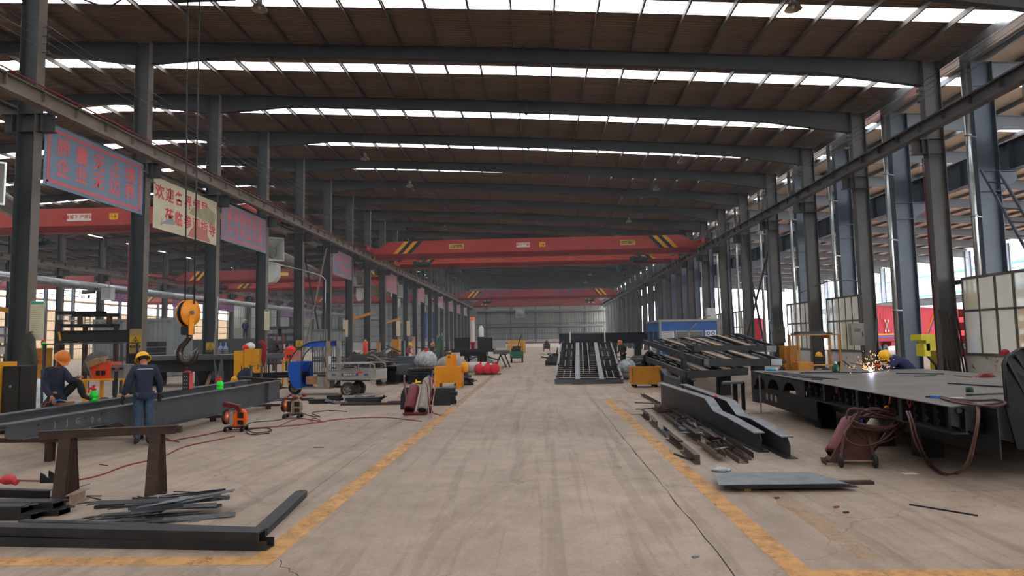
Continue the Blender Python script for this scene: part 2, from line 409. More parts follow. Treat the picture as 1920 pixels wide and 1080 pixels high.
# ---------------------------------------------------------------- rafters
def haunch(pts_top, dep, Y, m, root, w=.24):
    """tapered I rafter: pts_top along the top line, dep = depth there"""
    n = len(pts_top); web = [Vector((x, Y - .006, z)) for x, z in pts_top] + [Vector((x, Y - .006, z - d)) for (x, z), d in reversed(list(zip(pts_top, dep)))]
    O(MB().plate(web, (0, 1, 0), .012), 'web', m, root)
    for nm, off in (('top_flange', 0), ('bottom_flange', 1)):
        mb = MB()
        for k in range(n - 1):
            a = pts_top[k]; b = pts_top[k + 1]
            mb.bar((a[0], Y, a[1] - dep[k] * off), (b[0], Y, b[1] - dep[k + 1] * off), w, .022)
        O(mb, nm, m, root)
XA = -.42
def rafter_main(Y, label):
    r = T('roof_beam', label, 'roof beam', (XA, Y, zr(XA)), 'roof beams of the aisle hall')
    xs = [-16.2, -14.4, -12.4, -8, XA, 8, 11.6, 13.8, 15.6]; dp = [.92, .74, .5, .5, .58, .58, .62, .84, 1.0]
    haunch([(x, zr(x)) for x in xs], dp, Y, M_RAFT, r)
    z = zr(XA)
    O(MB().bx(XA - .035, XA + .035, Y - .13, Y + .13, z - .62, z + .03).plate([(XA - .14, Y - .02, z), (XA + .14, Y - .02, z), (XA, Y - .02, z + .14)], (0, 1, 0), .04)
      .plate([(XA - .14, Y - .02, z - .58), (XA, Y - .02, z - .74), (XA + .14, Y - .02, z - .58)], (0, 1, 0), .04), 'splice_plate', M_RAFT, r)
    return r
rm = None
for i in range(-2, NB):
    lab = f'dark tapered roof beam over the aisle, {ORD[i + 2]} from the camera' if i > -2 else 'dark tapered roof beam over the aisle, first from the camera'
    if rm is None: rm = rafter_main(frameY(i), lab)
    else: dup(rm, (XA, frameY(i), zr(XA)), lab)
def rafter_left(Y, x0, x1, name_hall):
    r = T('roof_beam', f'dark tapered roof beam spanning the {name_hall} left hall', 'roof beam', ((x0 + x1) / 2, Y, 13), f'roof beams of the {name_hall} left hall')
    xs = [x1, x1 - 2, x1 - 4, x1 - 6.9, (x0 + x1) / 2, x0 + 5, x0 + 2.5, x0]; dp = [.95, .75, .5, .5, .5, .52, .75, .95]
    haunch([(x, zl(x) if x1 > -20 else 13.5 - (x1 - x) * .035) for x in xs], dp, Y, M_RAFT, r); return r
r1 = rafter_left(frameY(-1), -47, -16.9, 'near'); r2 = rafter_left(frameY(4), -76.8, -47.6, 'far')
r1['label'] = 'dark roof beam spanning the near left hall, first visible one'
for i in range(0, NB): dup(r1, (r1.location.x, frameY(i), 13), f'dark roof beam spanning the near left hall, {ORD[i + 1]} visible one')
for i in range(5, NB): dup(r2, (r2.location.x, frameY(i), 13))

# ---------------------------------------------------------------- roof: ceiling with sheets, skylight strips and purlins
ceiling = T('ceiling', 'brown corrugated roof underside with bright translucent strips', None, (0, 0, 0), kind='structure')
def sheet(x0, z0, x1, z1, ya, yb, depth=.035, pitch=.2, m=M_ROOF, name='roof_sheet'):
    mb = MB(); n = int(round((yb - ya) / pitch)); pitch = (yb - ya) / n; ys = []
    for k in range(n):
        a = ya + k * pitch
        ys += [(a, 0), (a + pitch * .55, 0), (a + pitch * .65, depth), (a + pitch * .9, depth)]
    ys.append((yb, 0)); vs = []
    for (y, d) in ys: vs += [(x0, y, z0 + d), (x1, y, z1 + d)]
    mb.add(vs, [(2 * k, 2 * k + 1, 2 * k + 3, 2 * k + 2) for k in range(len(ys) - 1)])
    return O(mb, name, m, ceiling)
SH = [(XL - .35, zr(XL - .35) + .22, XR + .3, zr(XR + .3) + .22, -3)]
S0, S1 = 2.25, 3.15
s_main = sheet(XL - .5, zr(XL - .5) + .21, -.42, 14.19, Y0 - 6 + S1, Y0 + S0)      # from strip to strip
s_mainb = sheet(-.42, 14.19, XR + .9, zr(XR + .9) + .21, Y0 - 6 + S1, Y0 + S0)
zb = Vector((0, 0, 0))
def strip(x0, z0, x1, z1, ya, yb): return O(MB().plate([(x0, ya, z0), (x1, ya, z1), (x1, yb, z1), (x0, yb, z0)], (0, 0, 1), .004), 'skylight_strip', M_SKYL, ceiling)
k_main = strip(XL - .5, zr(XL - .5) + .22, -.42, 14.2, Y0 + S0, Y0 + S1)
k_mainb = strip(-.42, 14.2, XR + .9, zr(XR + .9) + .22, Y0 + S0, Y0 + S1)
sl = []
def lseg(xa, xb, f):
    a = sheet(xb, f(xb) + .21, xa, f(xa) + .21, Y0 - 6 + S1, Y0 + S0, pitch=.4); b = strip(xb, f(xb) + .22, xa, f(xa) + .22, Y0 + S0, Y0 + S1); sl.append((a, b))
lseg(XL - .2, -23.5, lambda x: zl(x) + .03); lseg(-23.5, -47.3, lambda x: zl(x) + .03)
zf = lambda x: 13.5 - (-47.3 - x) * .035
lseg(-47.3, -77.6, zf)
for i in range(-7, NB + 1):
    if i == 0: continue
    for q in (s_main, s_mainb, k_main, k_mainb): inst(q, ceiling, (0, BAY * i, 0))
    for a, b in sl: inst(a, ceiling, (0, BAY * i, 0)); inst(b, ceiling, (0, BAY * i, 0))
ya, yb = -15, FAR + 3
for k in range(-11, 11):
    x = .79 + 1.585 * k
    if x < XL or x > XR: continue
    for xa_ in [x]:
      z = zr(x); O(MB().prof([(-.03, 0), (.04, 0), (.04, .012), (-.018, .012), (-.018, .19), (.03, .19), (.03, .205), (-.03, .205)], (x, ya, z + .005), (x, yb, z + .005)), 'purlin', M_PURL, ceiling)
for k in range(0, 39):
    x = -17.6 - 1.55 * k
    if x < -77: continue
    z = zl(x) if x > -47.3 else zf(x)
    O(MB().bar((x, -15, z + .1), (x, yb, z + .1), .07, .19), 'purlin', M_PURL, ceiling)
# eave gutter along the right row
O(MB().prof([(-.02, 0), (.62, 0), (.62, .45), (.6, .45), (.6, .02), (0, .02), (0, .34), (-.02, .34)], (16.4, -15, 12.5), (16.4, FAR - .1, 12.5)), 'gutter', M_GALV, None, 'shiny galvanized roof gutter running along the top of the right columns', 'gutter')

# ---------------------------------------------------------------- crane runways
def runway(x, z, name, lab, grp, y0, y1, m, stiff=True, side=1):
    r = T('crane_runway', lab, 'crane runway', (x, y0, z), grp)
    O(MB().ibeam((x, y0, z - .33), (x, y1, z - .33), .32, .5, .025, .014), 'girder', m, r)
    O(MB().bx(x - .035, x + .035, y0, y1, z - .08, z + .02), 'rail', mat('rail_steel', (70, 58, 52), .5, .6), r)
    if stiff:
        s0 = None; n = int((y1 - y0) / 1.5)
        for k in range(min(n, 100)):
            Yk = y0 + .75 + 1.5 * k; d = (.14 if k % 4 == 0 else .10)
            if s0 is None: s0 = O(MB().bx(x - .15, x + .15, Yk - .008, Yk + .008, z - .40, z - .105), 'stiffener', m, r)
            else: inst(s0, r, (0, 1.5 * k, 0))
    return r
M_RUN = mat('runway_beige', (128, 116, 106), .6, 0, (104, 94, 87), 1.2, .5, wear=(104, 82, 66), wamt=.62)
runway(-15.58, 10.10, 'r', 'long beige crane runway beam along the left columns with a rail on top', None, 2.1, FAR - .3, M_RUN)
runway(-17.54, 10.10, 'r', 'crane runway beam behind the left columns serving the near left hall', None, 2.1, FAR - .3, M_RUN, False)
runway(15.02, 10.12, 'r', 'long dark crane runway beam along the right columns with a rail on top', None, 2.1, FAR - .3, M_STEELR)
runway(-46.3, 10.25, 'r', 'pale crane runway beam along the columns between the left halls, near side', None, 38, FAR - .3, M_RUN)
runway(-48.3, 10.25, 'r', 'crane runway beam along the columns between the left halls, far side', None, 38, FAR - .3, M_RUN, False)
O(MB().tube([(-15.5, 2.1, 10.17), (-15.5, FAR - .5, 10.17)], .025, 6), 'power_rail', mat('oxide_red', (120, 30, 34), .5), None, 'thin dark red conductor bar lying along the left crane rail', 'conductor bar')
# bare conductor wires with insulators
def wires(x, zs, y0, y1, side, lab):
    for k, z in enumerate(zs):
        mb = MB(); pts = []
        Yk = y0
        while Yk < y1:
            for q in range(6): pts.append((x, Yk + q, z - .05 * math.sin(q / 6 * PI)))
            Yk += 6
        mb.tube(pts, .012, 4); 
        O(mb, 'conductor_wire', mat('wire', (96, 96, 98), .4, .7), None, f'thin bare conductor wire strung along the {lab} columns, {ORD[k]} from the top', 'wire', f'conductor wires of the {lab} row')
wires(-16.05, [12.58, 12.29, 12.01, 11.72], frameY(-3), FAR - 6, 1, 'left')
wires(15.45, [11.87, 11.65, 11.43, 11.21], frameY(-3), FAR - 6, -1, 'right')
M_INS = mat('insulator', (60, 52, 50), .4)
ii = [0]
def insul(x, Y, z, row):
    if not ii[0]:
        t = T('insulator', 'small dark insulator holding a wire on a column', 'insulator', (x, Y, z), 'wire insulators'); ii[0] = t
        O(MB().lathe([(.02, -.05), (.05, -.05), (.03, -.02), (.05, 0), (.03, .02), (.05, .05), (.02, .05)], (x, Y, z), n=8), 'shed', M_INS, t)
        O(MB().bar((x - .2, Y, z), (x, Y, z), .02, .02), 'bracket', M_INS, t)
    else: dup(ii[0], (x, Y, z), rz=0 if row < 0 else PI)
for i in range(-1, 8):
    for z in (12.58, 12.29, 12.01, 11.72): insul(-16.05, frameY(i), z - .03, -1)
    if i >= 0:
        for z in (11.87, 11.65, 11.43, 11.21): insul(15.45, frameY(i), z - .03, 1)

# ---------------------------------------------------------------- end wall, left outer wall
def siding_wall(name, axis, pos, a, b, z0, z1, m, pitch=.5, dep=.05):
    mb = MB(); n = int((b - a) / pitch); P = []
    for k in range(n):
        q = a + k * pitch; P += [(q, 0), (q + pitch * .5, 0), (q + pitch * .6, dep), (q + pitch * .9, dep)]
    P.append((b, 0)); vs = []
    for q, d in P:
        for z in (z0, z1): vs.append((q, pos - d, z) if axis == 'y' else (pos + d, q, z))
    mb.add(vs, [(2 * k, 2 * k + 2, 2 * k + 3, 2 * k + 1) for k in range(len(P) - 1)])
    return O(mb, name, m, kind='structure')
wb_ = siding_wall('wall_back', 'y', FAR, -77.6, 17.5, 0, 15.4, M_GREYS, .6)
wb_['label'] = 'far end wall of grey corrugated siding'
for z in (1.9, 3.2, 5.6, 8.4, 10.8): O(MB().bx(-77, 17, FAR - .2, FAR - .08, z, z + .18), 'girt', M_BLUE, wb_)
for x in range(-73, 17, 6): O(MB().bx(x, x + .3, FAR - .45, FAR - .2, 0, 14.5), 'wall_post', M_BLUE, wb_)
O(MB().bx(-77.6, 17.5, FAR - .12, FAR + .1, 0, 1.9), 'plinth', mat('plaster_grey', (176, 174, 168), .85, 0, (158, 156, 150), .6, .5), wb_)
for z, r_ in ((8.7, .3), (4.9, .28)):
    dd = MB().cyl((-15, FAR - .9, z), (15.4, FAR - .9, z), r_, 12)
    for xx in range(-14, 16, 6): dd.bx(xx, xx + .1, FAR - .9, FAR - .3, z - r_ - .12, z - r_)
    O(dd, 'air_duct', M_STEELR, None, f'long round zinc duct across the far end wall, {"upper" if z > 6 else "lower"} one', 'duct')
O(MB().bx(-5.6, -3.4, FAR - 1.85, FAR - 1.3, 7.1, 9.3).lathe([(.7, 0), (.6, .1), (.2, .1)], (-4.5, FAR - 1.85, 8.2), (0, -1, 0), 14), 'wall_fan', M_GREYS, None, 'square exhaust fan box high on the far end wall', 'fan')
wl = T('wall_left', 'cream corrugated outer wall with bright glazing bands', None, (-77.6, 0, 0), kind='structure')
def wall_piece(z0, z1, m, nm):
    w = siding_wall(nm, 'x', -77.6, -16, FAR, z0, z1, m, .6); w.location -= Vector((-77.6, 0, 0)); w.parent = wl
    if 'kind' in w: del w['kind']
wall_piece(0, 8.0, M_CREAM, 'siding'); wall_piece(9.3, 9.75, M_CREAM, 'siding')
for (z0, z1) in ((8.0, 9.3), (9.75, 12.4)):
    O(MB().bx(-77.62, -77.6, -16, FAR, z0, z1), 'glazing_band', M_BAND, wl)
for z in (1.6, 3.1, 4.6, 6.1, 7.7, 9.4, 10.3, 11.2): O(MB().bx(-77.4, -77.25, -16, FAR, z, z + .12), 'girt', M_STEEL, wl)

wf = siding_wall('wall_front', 'y', -15.8, -77.6, 17, 0, 15.4, M_GREYS, .6)
wf['label'] = 'grey corrugated end wall behind the camera'
# ================================================================ right side: low wall, windows, neighbour hall, yard
M_FROST = sheet_mat('frosted_glass', (206, 204, 194), .36)
M_FROST2 = sheet_mat('yellowed_glass', (196, 188, 164), .32)
M_WFRAME = mat('window_frame_steel', (96, 92, 86), .6, 0, (74, 70, 66), 4, .5)
M_PLAST = mat('stained_plaster', (198, 194, 184), .85, 0, (176, 170, 160), 1.4, .5, wear=(96, 84, 72), wamt=.58, bump=.3)
M_BLIND = mat('cream_panel', (222, 210, 190), .7)
XW = 16.47
def window_bay(n, ya, yb, z0, z1, zt, cols, heights=None, lab='', thick=None):
    w = T(f'window_{n}', lab, None, (XW, (ya + yb) / 2, z0), kind='structure')
    mb = MB(); mb.bx(XW - .04, XW + .04, ya, yb, z1 - .1, z1); mb.bx(XW - .04, XW + .04, ya, yb, z0, z0 + .06); mb.bx(XW - .035, XW + .035, ya, yb, zt - .04, zt + .04)
    dy = (yb - ya) / cols
    for k in range(cols + 1):
        y = ya + dy * k; t = .05 if thick and k in thick else .025
        mb.bx(XW - .035, XW + .035, y - t, y + t, z0, z1)
    O(mb, 'window_frame', M_WFRAME, w)
    for k in range(cols):
        for (a, b) in ((z0 + .06, zt - .04), (zt + .04, z1 - .1)):
            O(MB().bx(XW - .004, XW + .004, ya + dy * k + .03, ya + dy * (k + 1) - .03, a, b), 'pane', M_FROST2 if R.random() < .2 else M_FROST, w)
    return w
def low_wall(ya, yb, z, lab):
    w = O(MB().bx(XW - .12, XW + .12, ya, yb, 0, z), 'wall_right', M_PLAST, kind='structure', label=lab)
    O(MB().bx(XW - .17, XW + .15, ya, yb, z, z + .04), 'sill', mat('dusty_sill', (96, 90, 82), .9, 0, (70, 64, 58), 7, .5), w)
low_wall(-15, 20.4, 1.02, 'stained low plaster wall beside and behind the camera')
window_bay(9, -15, 20.3, 1.06, 4.02, 2.72, 36, lab='frosted window band beside the camera')
low_wall(20.4, 25.84, 1.02, 'stained low plaster wall under the nearest right windows')
window_bay(1, 20.4, 25.84, 1.06, 4.02, 2.72, 6, lab='nearest steel framed window band with frosted panes on the right', thick=(0, 1, 3, 4))
O(MB().bx(XW - .05, XW + .05, 25.84, 26.6, 3.78, 3.95), 'trim_1', M_WFRAME, kind='structure', label='steel lintel between nearest window band and column')
for n, (a, b) in enumerate(((32.6, 37.8), (38.6, 43.8), (50.6, 55.7), (56.6, 61.8), (68.6, 73.7), (86.6, 91.7))):
    low_wall(a, b, .98, f'low plaster wall under the {ORD[n + 1]} window band from the front')
    window_bay(n + 2, a, b, 1.02, 3.95, 2.62, 7, lab=f'frosted window band, {ORD[n + 1]} from the front in the right row')
# neighbour hall ---------------------------------------------------------
XB = 17.88
nb = T('steel_column', 'x', 'column', (XB, frameY(-1), 0), 'blue-grey columns of the neighbouring hall')
def bigcol(root, x, Y, h, dep, fl, m, zc=None):
    mb = MB(); hd = dep / 2
    mb.bx(x - hd, x - hd + .025, Y - fl / 2, Y + fl / 2, 0, h); mb.bx(x + hd - .025, x + hd, Y - fl / 2, Y + fl / 2, 0, h); mb.bx(x - hd + .025, x + hd - .025, Y - .01, Y + .01, 0, h)
    O(mb, 'shaft', m, root)
    if zc:
        O(MB().bx(x + hd, x + hd + .75, Y - .18, Y + .18, zc - .03, zc).plate([(x + hd, Y - .01, zc - .03), (x + hd + .75, Y - .01, zc - .03), (x + hd + .75, Y - .01, zc - .35), (x + hd, Y - .01, zc - .8)], (0, 1, 0), .02), 'corbel', m, root)
        mb = MB()
        for z in (zc, zc - .8): mb.bx(x - hd + .025, x + hd - .025, Y - fl / 2 + .02, Y + fl / 2 - .02, z - .02, z)
        O(mb, 'stiffener_plate', m, root)
bigcol(nb, XB, frameY(-1), 12.7, .84, .42, M_BLUE, 8.25)
nb['label'] = 'tall blue-grey column outside the nearest right windows'
for i in range(0, NB): dup(nb, (XB, frameY(i), 0), f'tall blue-grey column behind the {ORD[i + 1]} right column from the front')
nf = T('steel_column', 'x', 'column', (48, frameY(0), 0), 'far columns of the neighbouring hall'); bigcol(nf, 48, frameY(0), 10.9, .6, .36, mat('pale_blue_grey', (150, 160, 172), .5))
nf['label'] = 'pale blue-grey column on the far side of the neighbouring hall'
for i in range(1, 16): dup(nf, (48, frameY(i), 0))
M_RAFB = mat('grey_blue_rafter', (108, 114, 122), .55, 0, (96, 102, 110), .8, .5)
zn = lambda x: 12.75 - (x - 17.5) * .055
rn = T('roof_beam', 'grey rafter of the neighbouring hall', 'roof beam', (33, frameY(-1), 12), 'rafters of the neighbouring hall')
xs = [17.5, 20.5, 24, 33, 42, 45.5, 48]; haunch([(x, zn(x)) for x in xs], [1.0, .75, .6, .6, .6, .8, .95], frameY(-1), M_RAFB, rn, .26)
for i in [*range(-6, -1), *range(0, 18)]: dup(rn, (33, frameY(i), 12))
rb = T('ceiling', 'pale translucent roof of the neighbouring hall', None, (33, 0, 12), kind='structure')
M_NBS = mat('pale_roof_sheet', (205, 192, 176), .6, 0, (188, 174, 158), .5, .5)
def nsheet(ya, yb, m, nm): return O(MB().plate([(16.95, ya, zn(16.95) + .22), (48.6, ya, zn(48.6) + .22), (48.6, yb, zn(48.6) + .22), (16.95, yb, zn(16.95) + .22)], (0, 0, 1), .01), nm, m, rb)
n1 = nsheet(frameY(-1), frameY(-1) + 2.0, M_NBS, 'roof_sheet'); n2 = nsheet(frameY(-1) + 2.0, frameY(-1) + 2.9, M_SKYL, 'skylight_strip'); n3 = nsheet(frameY(-1) + 2.9, frameY(0), M_NBS, 'roof_sheet')
for i in [*range(-6, 0), *range(1, 18)]:
    for q in (n1, n2, n3): inst(q, rb, q.location + Vector((0, 6 * i, 0)))
for k in range(20):
    x = 18 + 1.55 * k; O(MB().bar((x, frameY(-1), zn(x) + .11), (x, frameY(17), zn(x) + .11), .07, .2), 'purlin', M_RAFB, rb)
rw = T('crane_runway', 'deep blue-grey crane runway girder along the neighbouring hall columns', 'crane runway', (19.1, 20, 8.3))
O(MB().ibeam((18.9, 2, 8.85), (18.9, frameY(17), 8.85), .4, 1.15, .03, .016), 'girder', M_BLUE, rw)
s0 = None
for k in range(60):
    y = 20 + 1.5 * k
    if s0 is None: s0 = O(MB().bx(18.72, 19.08, y, y + .015, 8.3, 9.4), 'stiffener', M_BLUE, rw)
    else: inst(s0, rw, s0.location + Vector((0, 1.5 * k, 0)))
rw2 = T('crane_runway', 'pale runway girder on the far side of the neighbouring hall', 'crane runway', (47, 20, 5))
O(MB().ibeam((47.3, 14, 5.6), (47.3, frameY(15), 5.6), .4, .9, .03, .016), 'girder', mat('pale_blue_grey', (0, 0, 0)), rw2)
# steel stair on the first blue column
st = T('service_ladder', 'blue-grey steel service ladder rising beside the tall blue-grey column', 'ladder', tuple(px(1845, 325, 17.1)))
a0, a1 = px(1838, 318, 17.1), px(1925, 470, 17.1); b0, b1 = px(1872, 322, 17.1), px(1960, 470, 17.1)
for (a, b) in ((a0, a1), (b0, b1)): O(MB().bar(a, b, .05, .1), 'stringer', M_BLUE, st)
for k in range(1, 6): t = k / 6; O(MB().bar(a0.lerp(a1, t), b0.lerp(b1, t), .04, .05), 'rung', M_BLUE, st)
# downpipes
dpp = None
for i in range(0, 15):
    if dpp is None:
        dpp = T('downpipe', 'x', 'downpipe', (16.95, 25.6, 0), 'galvanized downpipes of the right row')
        O(MB().cyl((16.95, 25.6, 0), (16.95, 25.6, 12.5), .105, 12), 'pipe', M_GALV, dpp)
        for z in (3, 6.4, 9.6): O(MB().lathe([(.105, -.04), (.125, -.04), (.125, .04), (.105, .04)], (16.95, 25.6, z), n=12).bar((16.95, 25.6, z), (17.45, 25.9, z), .03, .05), 'clamp', M_GALV, dpp)
        dpp['label'] = 'shiny galvanized downpipe beside the first right column from the front'
    else: dup(dpp, (16.95, 25.6 + 6 * i, 0), f'shiny galvanized downpipe beside the {ORD[i]} right column from the front')
# cross braces
def brace(a, b, m, lab, w=.12): O(MB().angle(a, b, w, w, .012), 'cross_brace', m, None, lab, 'brace')
brace(px(1393, 440, 15.8), px(1442, 690, 15.8), M_STEEL, 'dark cross brace leaning right between the fifth and sixth right columns')
brace(px(1440, 470, 15.7), px(1385, 690, 15.7), M_STEEL, 'dark cross brace leaning left between the fifth and sixth right columns')
brace((-16.6, 44.4, 9.3), (-16.6, 49.8, .1), M_STEEL, 'dark diagonal brace between the fourth and fifth left columns')
brace((-16.45, 49.8, 9.3), (-16.45, 44.4, .1), M_RUN, 'beige diagonal brace between the fourth and fifth left columns', .14)
# white works building beyond
fac = T('works_building', 'long white building with rows of blue-grey windows beyond the neighbouring hall', 'building', (80, 100, 0))
O(MB().bx(80, 92, 20, 210, 0, 19), 'facade', mat('white_facade', (168, 172, 176), .7), fac)
M_GLZ = mat('blue_grey_glazing', (90, 108, 128), .2, 0)
fr = None
for zz in (2.5, 6.5, 10.5, 14.5):
    for k in range(28):
        y = 24 + 6.4 * k
        if fr is None:
            fr = O(MB().bx(79.9, 80, y, y + 3.6, zz, zz + 1.9).bx(79.85, 80, y - .1, y + 3.7, zz - .15, zz), 'window', mat('window_white', (176, 178, 180), .5), fac)
            gl = O(MB().bx(79.86, 79.92, y + .15, y + 1.7, zz + .15, zz + 1.75).bx(79.86, 79.92, y + 1.85, y + 3.45, zz + .15, zz + 1.75), 'glass', M_GLZ, fr)
            b0_, z0_, y0_ = fr, zz, y
        else:
            w_ = inst(fr, fac, fr.location + Vector((0, y - y0_, zz - z0_))); inst(gl, w_, gl.location)
for z in (5.2, 9.2, 13.2): O(MB().bx(79.8, 80, 20, 210, z, z + .35), 'blue_band', mat('band_blue', (60, 110, 160), .6), fac)
# red container lorry
EMX = -8.9
M_CONT = mat('container_red', (196, 28, 52), .5, 0, (178, 24, 46), .8, .5)
def truck(c, ang, L, lab):
    r = T('container_trailer', lab, 'trailer', (*c, 0)); M = Matrix.Translation((*c, 0)) @ Matrix.Rotation(ang, 4, 'Z')
    mb = MB().mtx(M); n = int(L / .28); P = []
    for k in range(n): q = -L / 2 + k * .28; P += [(q, 0), (q + .12, 0), (q + .16, .045), (q + .24, .045)]
    for s_ in (-1.2, 1.2):
        vs = []; 
        for q, d in P:
            for z in (1.35, 4.1): vs.append((q, s_ - d * (1 if s_ > 0 else -1), z))
        mb.add(vs, [(2 * k, 2 * k + 2, 2 * k + 3, 2 * k + 1) for k in range(len(P) - 1)])
    mb.bx(-L / 2, L / 2, -1.18, 1.18, 4.05, 4.1); mb.bx(-L / 2, L / 2, -1.2, 1.2, 1.3, 1.38)
    for e in (-L / 2, L / 2): mb.bx(e - .05, e + .05, -1.22, 1.22, 1.3, 4.15)
    O(mb, 'container', M_CONT, r)
    mb = MB().mtx(M)
    for s_ in (-1.24, 1.24): mb.bx(-L / 2, L / 2, s_ - .03, s_ + .03, 4.0, 4.15); mb.bx(-L / 2, L / 2, s_ - .03, s_ + .03, 1.25, 1.42)
    mb.bx(-L / 2, L / 2, -.5, .5, .8, 1.25)
    for q in range(8): mb.bx(-L / 2 + .5 + q * L / 8, -L / 2 + 1.2 + q * L / 8, -1.15, 1.15, .85, 1.2)
    O(mb, 'chassis', mat('chassis_red', (150, 24, 40), .6), r)
    for x in (-L / 2 + 1.2, -L / 2 + 2.4, L / 2 - 2.5, L / 2 - 1.3):
        for s_ in (-1, 1): O(MB().mtx(M).lathe([(.15, -.13), (.3, -.14), (.5, -.12), (.52, 0), (.5, .12), (.3, .14), (.15, .1)], (x, s_, .52), (0, 1, 0), 16), 'wheel', M_BLACK, r)
    for s_ in (-1, ):
        O(MB().mtx(M).bx(-L / 2, -5.8, -1.27, -1.255, 1.75, 1.87).bar((-1, -1.26, 1.6), (1.3, -1.26, 3.6), .012, .14, (0, 1, 0)), 'orange_stripe', M_YEL, r)
        O(MB().mtx(M).bx(-L / 2, -5.8, -1.27, -1.255, 1.55, 1.67).bar((-.7, -1.262, 1.6), (1.6, -1.262, 3.6), .012, .14, (0, 1, 0)), 'blue_stripe', mat('stripe_blue', (50, 80, 180), .5), r)
        mb = MB().mtx(M)
        for (x, z) in ((-.9, 2.9), (-.6, 2.5), (-.9, 2.1), (-.3, 2.9), (-.3, 2.1)): mb.bx(x - .14 + EMX, x + .14 + EMX, -1.28, -1.26, z - .08, z + .08)
        mb.bar((-.9 + EMX, -1.27, 2.9), (-.3 + EMX, -1.27, 2.1), .01, .1, (0, 1, 0)); mb.bar((-.3 + EMX, -1.27, 2.9), (-.9 + EMX, -1.27, 2.1), .01, .1, (0, 1, 0))
        O(mb, 'white_emblem', M_WHITE, r)
    return r
tk = truck((34.5, 61.3), math.atan2(8, 9), 24, 'red ribbed container trailer with orange and blue stripes in the neighbouring hall')
truck((30, 92), 1.2, 12, 'distant red container trailer seen between the farther right columns')
# red machine frame with blue tank, yellow machines
rm_ = T('red_trailer_frame', 'stacked red trailer chassis with a blue tank outside the open doorway', 'trailer chassis', (25.6, 37.5, 0))
for k in range(4): O(MB().bx(24.0, 27.6, 36.6, 38.2, .5 + .75 * k, .95 + .75 * k), 'chassis_beam', mat('chassis_red', (0, 0, 0)), rm_)
for x in (24.2, 25.6, 27.2): O(MB().bx(x, x + .25, 36.5, 36.8, 0, 3.6), 'stake', mat('chassis_red', (0, 0, 0)), rm_)
O(MB().bx(24.1, 25.4, 36.5, 37.8, 2.75, 3.7), 'blue_tank', mat('tank_blue', (40, 120, 190), .5), rm_)
mb = MB()
for k in range(4):
    for x in (24.4, 25.9, 26.9): mb.bx(x, x + .16, 36.54, 36.6, .62 + .75 * k, .74 + .75 * k)
O(mb, 'reflector', M_WHITE, rm_)
M_YMACH = mat('machine_yellow', (214, 200, 30), .45, 0, (196, 184, 30), 2, .5)
ym = T('yellow_machine', 'lime yellow upright machine standing outside the doorway behind the first right column', 'machine', (19.8, 27.6, 0))
c = py(1744, 640, 29)
O(MB().bx(c.x - .6, c.x + .55, 28.6, 29.4, c.z + .05, c.z + .3).bx(c.x - .35, c.x + .3, 28.7, 29.3, c.z - .4, c.z + .05), 'head', M_YMACH, ym)
O(MB().bx(c.x - .45, c.x - .2, 28.7, 29.3, .9, c.z - .1).bx(c.x + .1, c.x + .5, 28.7, 29.3, .3, c.z), 'housing', M_YMACH, ym)
O(MB().tube([(c.x - .1, 28.9, c.z - .3), (c.x - .25, 28.85, .9), (c.x + .05, 28.8, .5), (c.x + .1, 28.8, .05)], .05, 8), 'cable', M_BLACK, ym)
O(MB().bx(c.x - .5, c.x + .6, 28.5, 29.5, 0, .3), 'base', M_BLACK, ym)
ya_ = T('loader', 'yellow folded boom of a machine seen through the nearest windows', 'machine', (19.4, 23.5, 0))
O(MB().bar(px(1842, 690, 20), px(1835, 600, 20), .5, .35).bar(px(1835, 600, 20), px(1880, 560, 20.6), .4, .3), 'boom', M_YMACH, ya_)
O(MB().bx(19.2, 20.2, 24.5, 26.5, 0, .8), 'body', M_YMACH, ya_)
yb_ = T('yellow_scaffold', 'pale yellow braced machine frame seen through the rightmost window panes', 'machine', (22, 24, 0))
mb = MB()
for x in (21, 23.5): mb.bx(x, x + .2, 23.5, 23.7, 0, 3.6)
mb.bar((21, 23.6, .3), (23.6, 23.6, 3.4), .15, .15); mb.bx(21, 23.7, 23.5, 23.7, 3.4, 3.6); mb.bx(21, 23.7, 23.5, 23.7, 1.7, 1.85)
O(mb, 'frame', M_YMACH, yb_)
O(MB().bar(px(1886 - 60, 690, 18.9), px(1886 - 60, 580, 18.9), .3, .05).bar(px(1820, 640, 18.9), px(1850, 560, 18.9), .05, .3), 'blue_sheet', mat('stripe_blue', (0, 0, 0)), None, 'blue tarpaulin strip hanging outside the nearest window', 'tarpaulin')
# things on the right columns
def wall_box(a, w, h, d, m, lab, name, handle=True):
    r = T(name, lab, 'cabinet', a); x, y, z = a
    O(MB().bx(x, x + w, y - d, y, z, z + h), 'housing', m, r)
    O(MB().bx(x + .02, x + w - .02, y - d - .015, y - d, z + .02, z + h - .02), 'door', m, r)
    O(MB().bx(x + w * .82, x + w * .88, y - d - .04, y - d - .015, z + h * .4, z + h * .6), 'handle', M_BLACK, r)
    O(MB().bx(x + w * .25, x + w * .7, y - d - .02, y - d - .014, z + h * .62, z + h * .75), 'nameplate', mat('plate_dark', (50, 56, 60), .4), r)
    return r
p = py(1593, 648, frameY(1) - .25); wall_box((p.x, frameY(1) - .2, p.z), .62, 1.05, .25, mat('cabinet_grey', (132, 126, 116), .6, 0, (112, 106, 98), 3, .5), 'grey-beige electric box hung on the second right column from the front', 'electric_box')
p = py(1449, 643, frameY(3) - .25); wall_box((p.x, frameY(3) - .2, p.z), .75, 1.1, .3, mat('cabinet_dark', (84, 80, 72), .6), 'dark electric cabinet with an open door on the fourth right column from the front', 'electric_box')
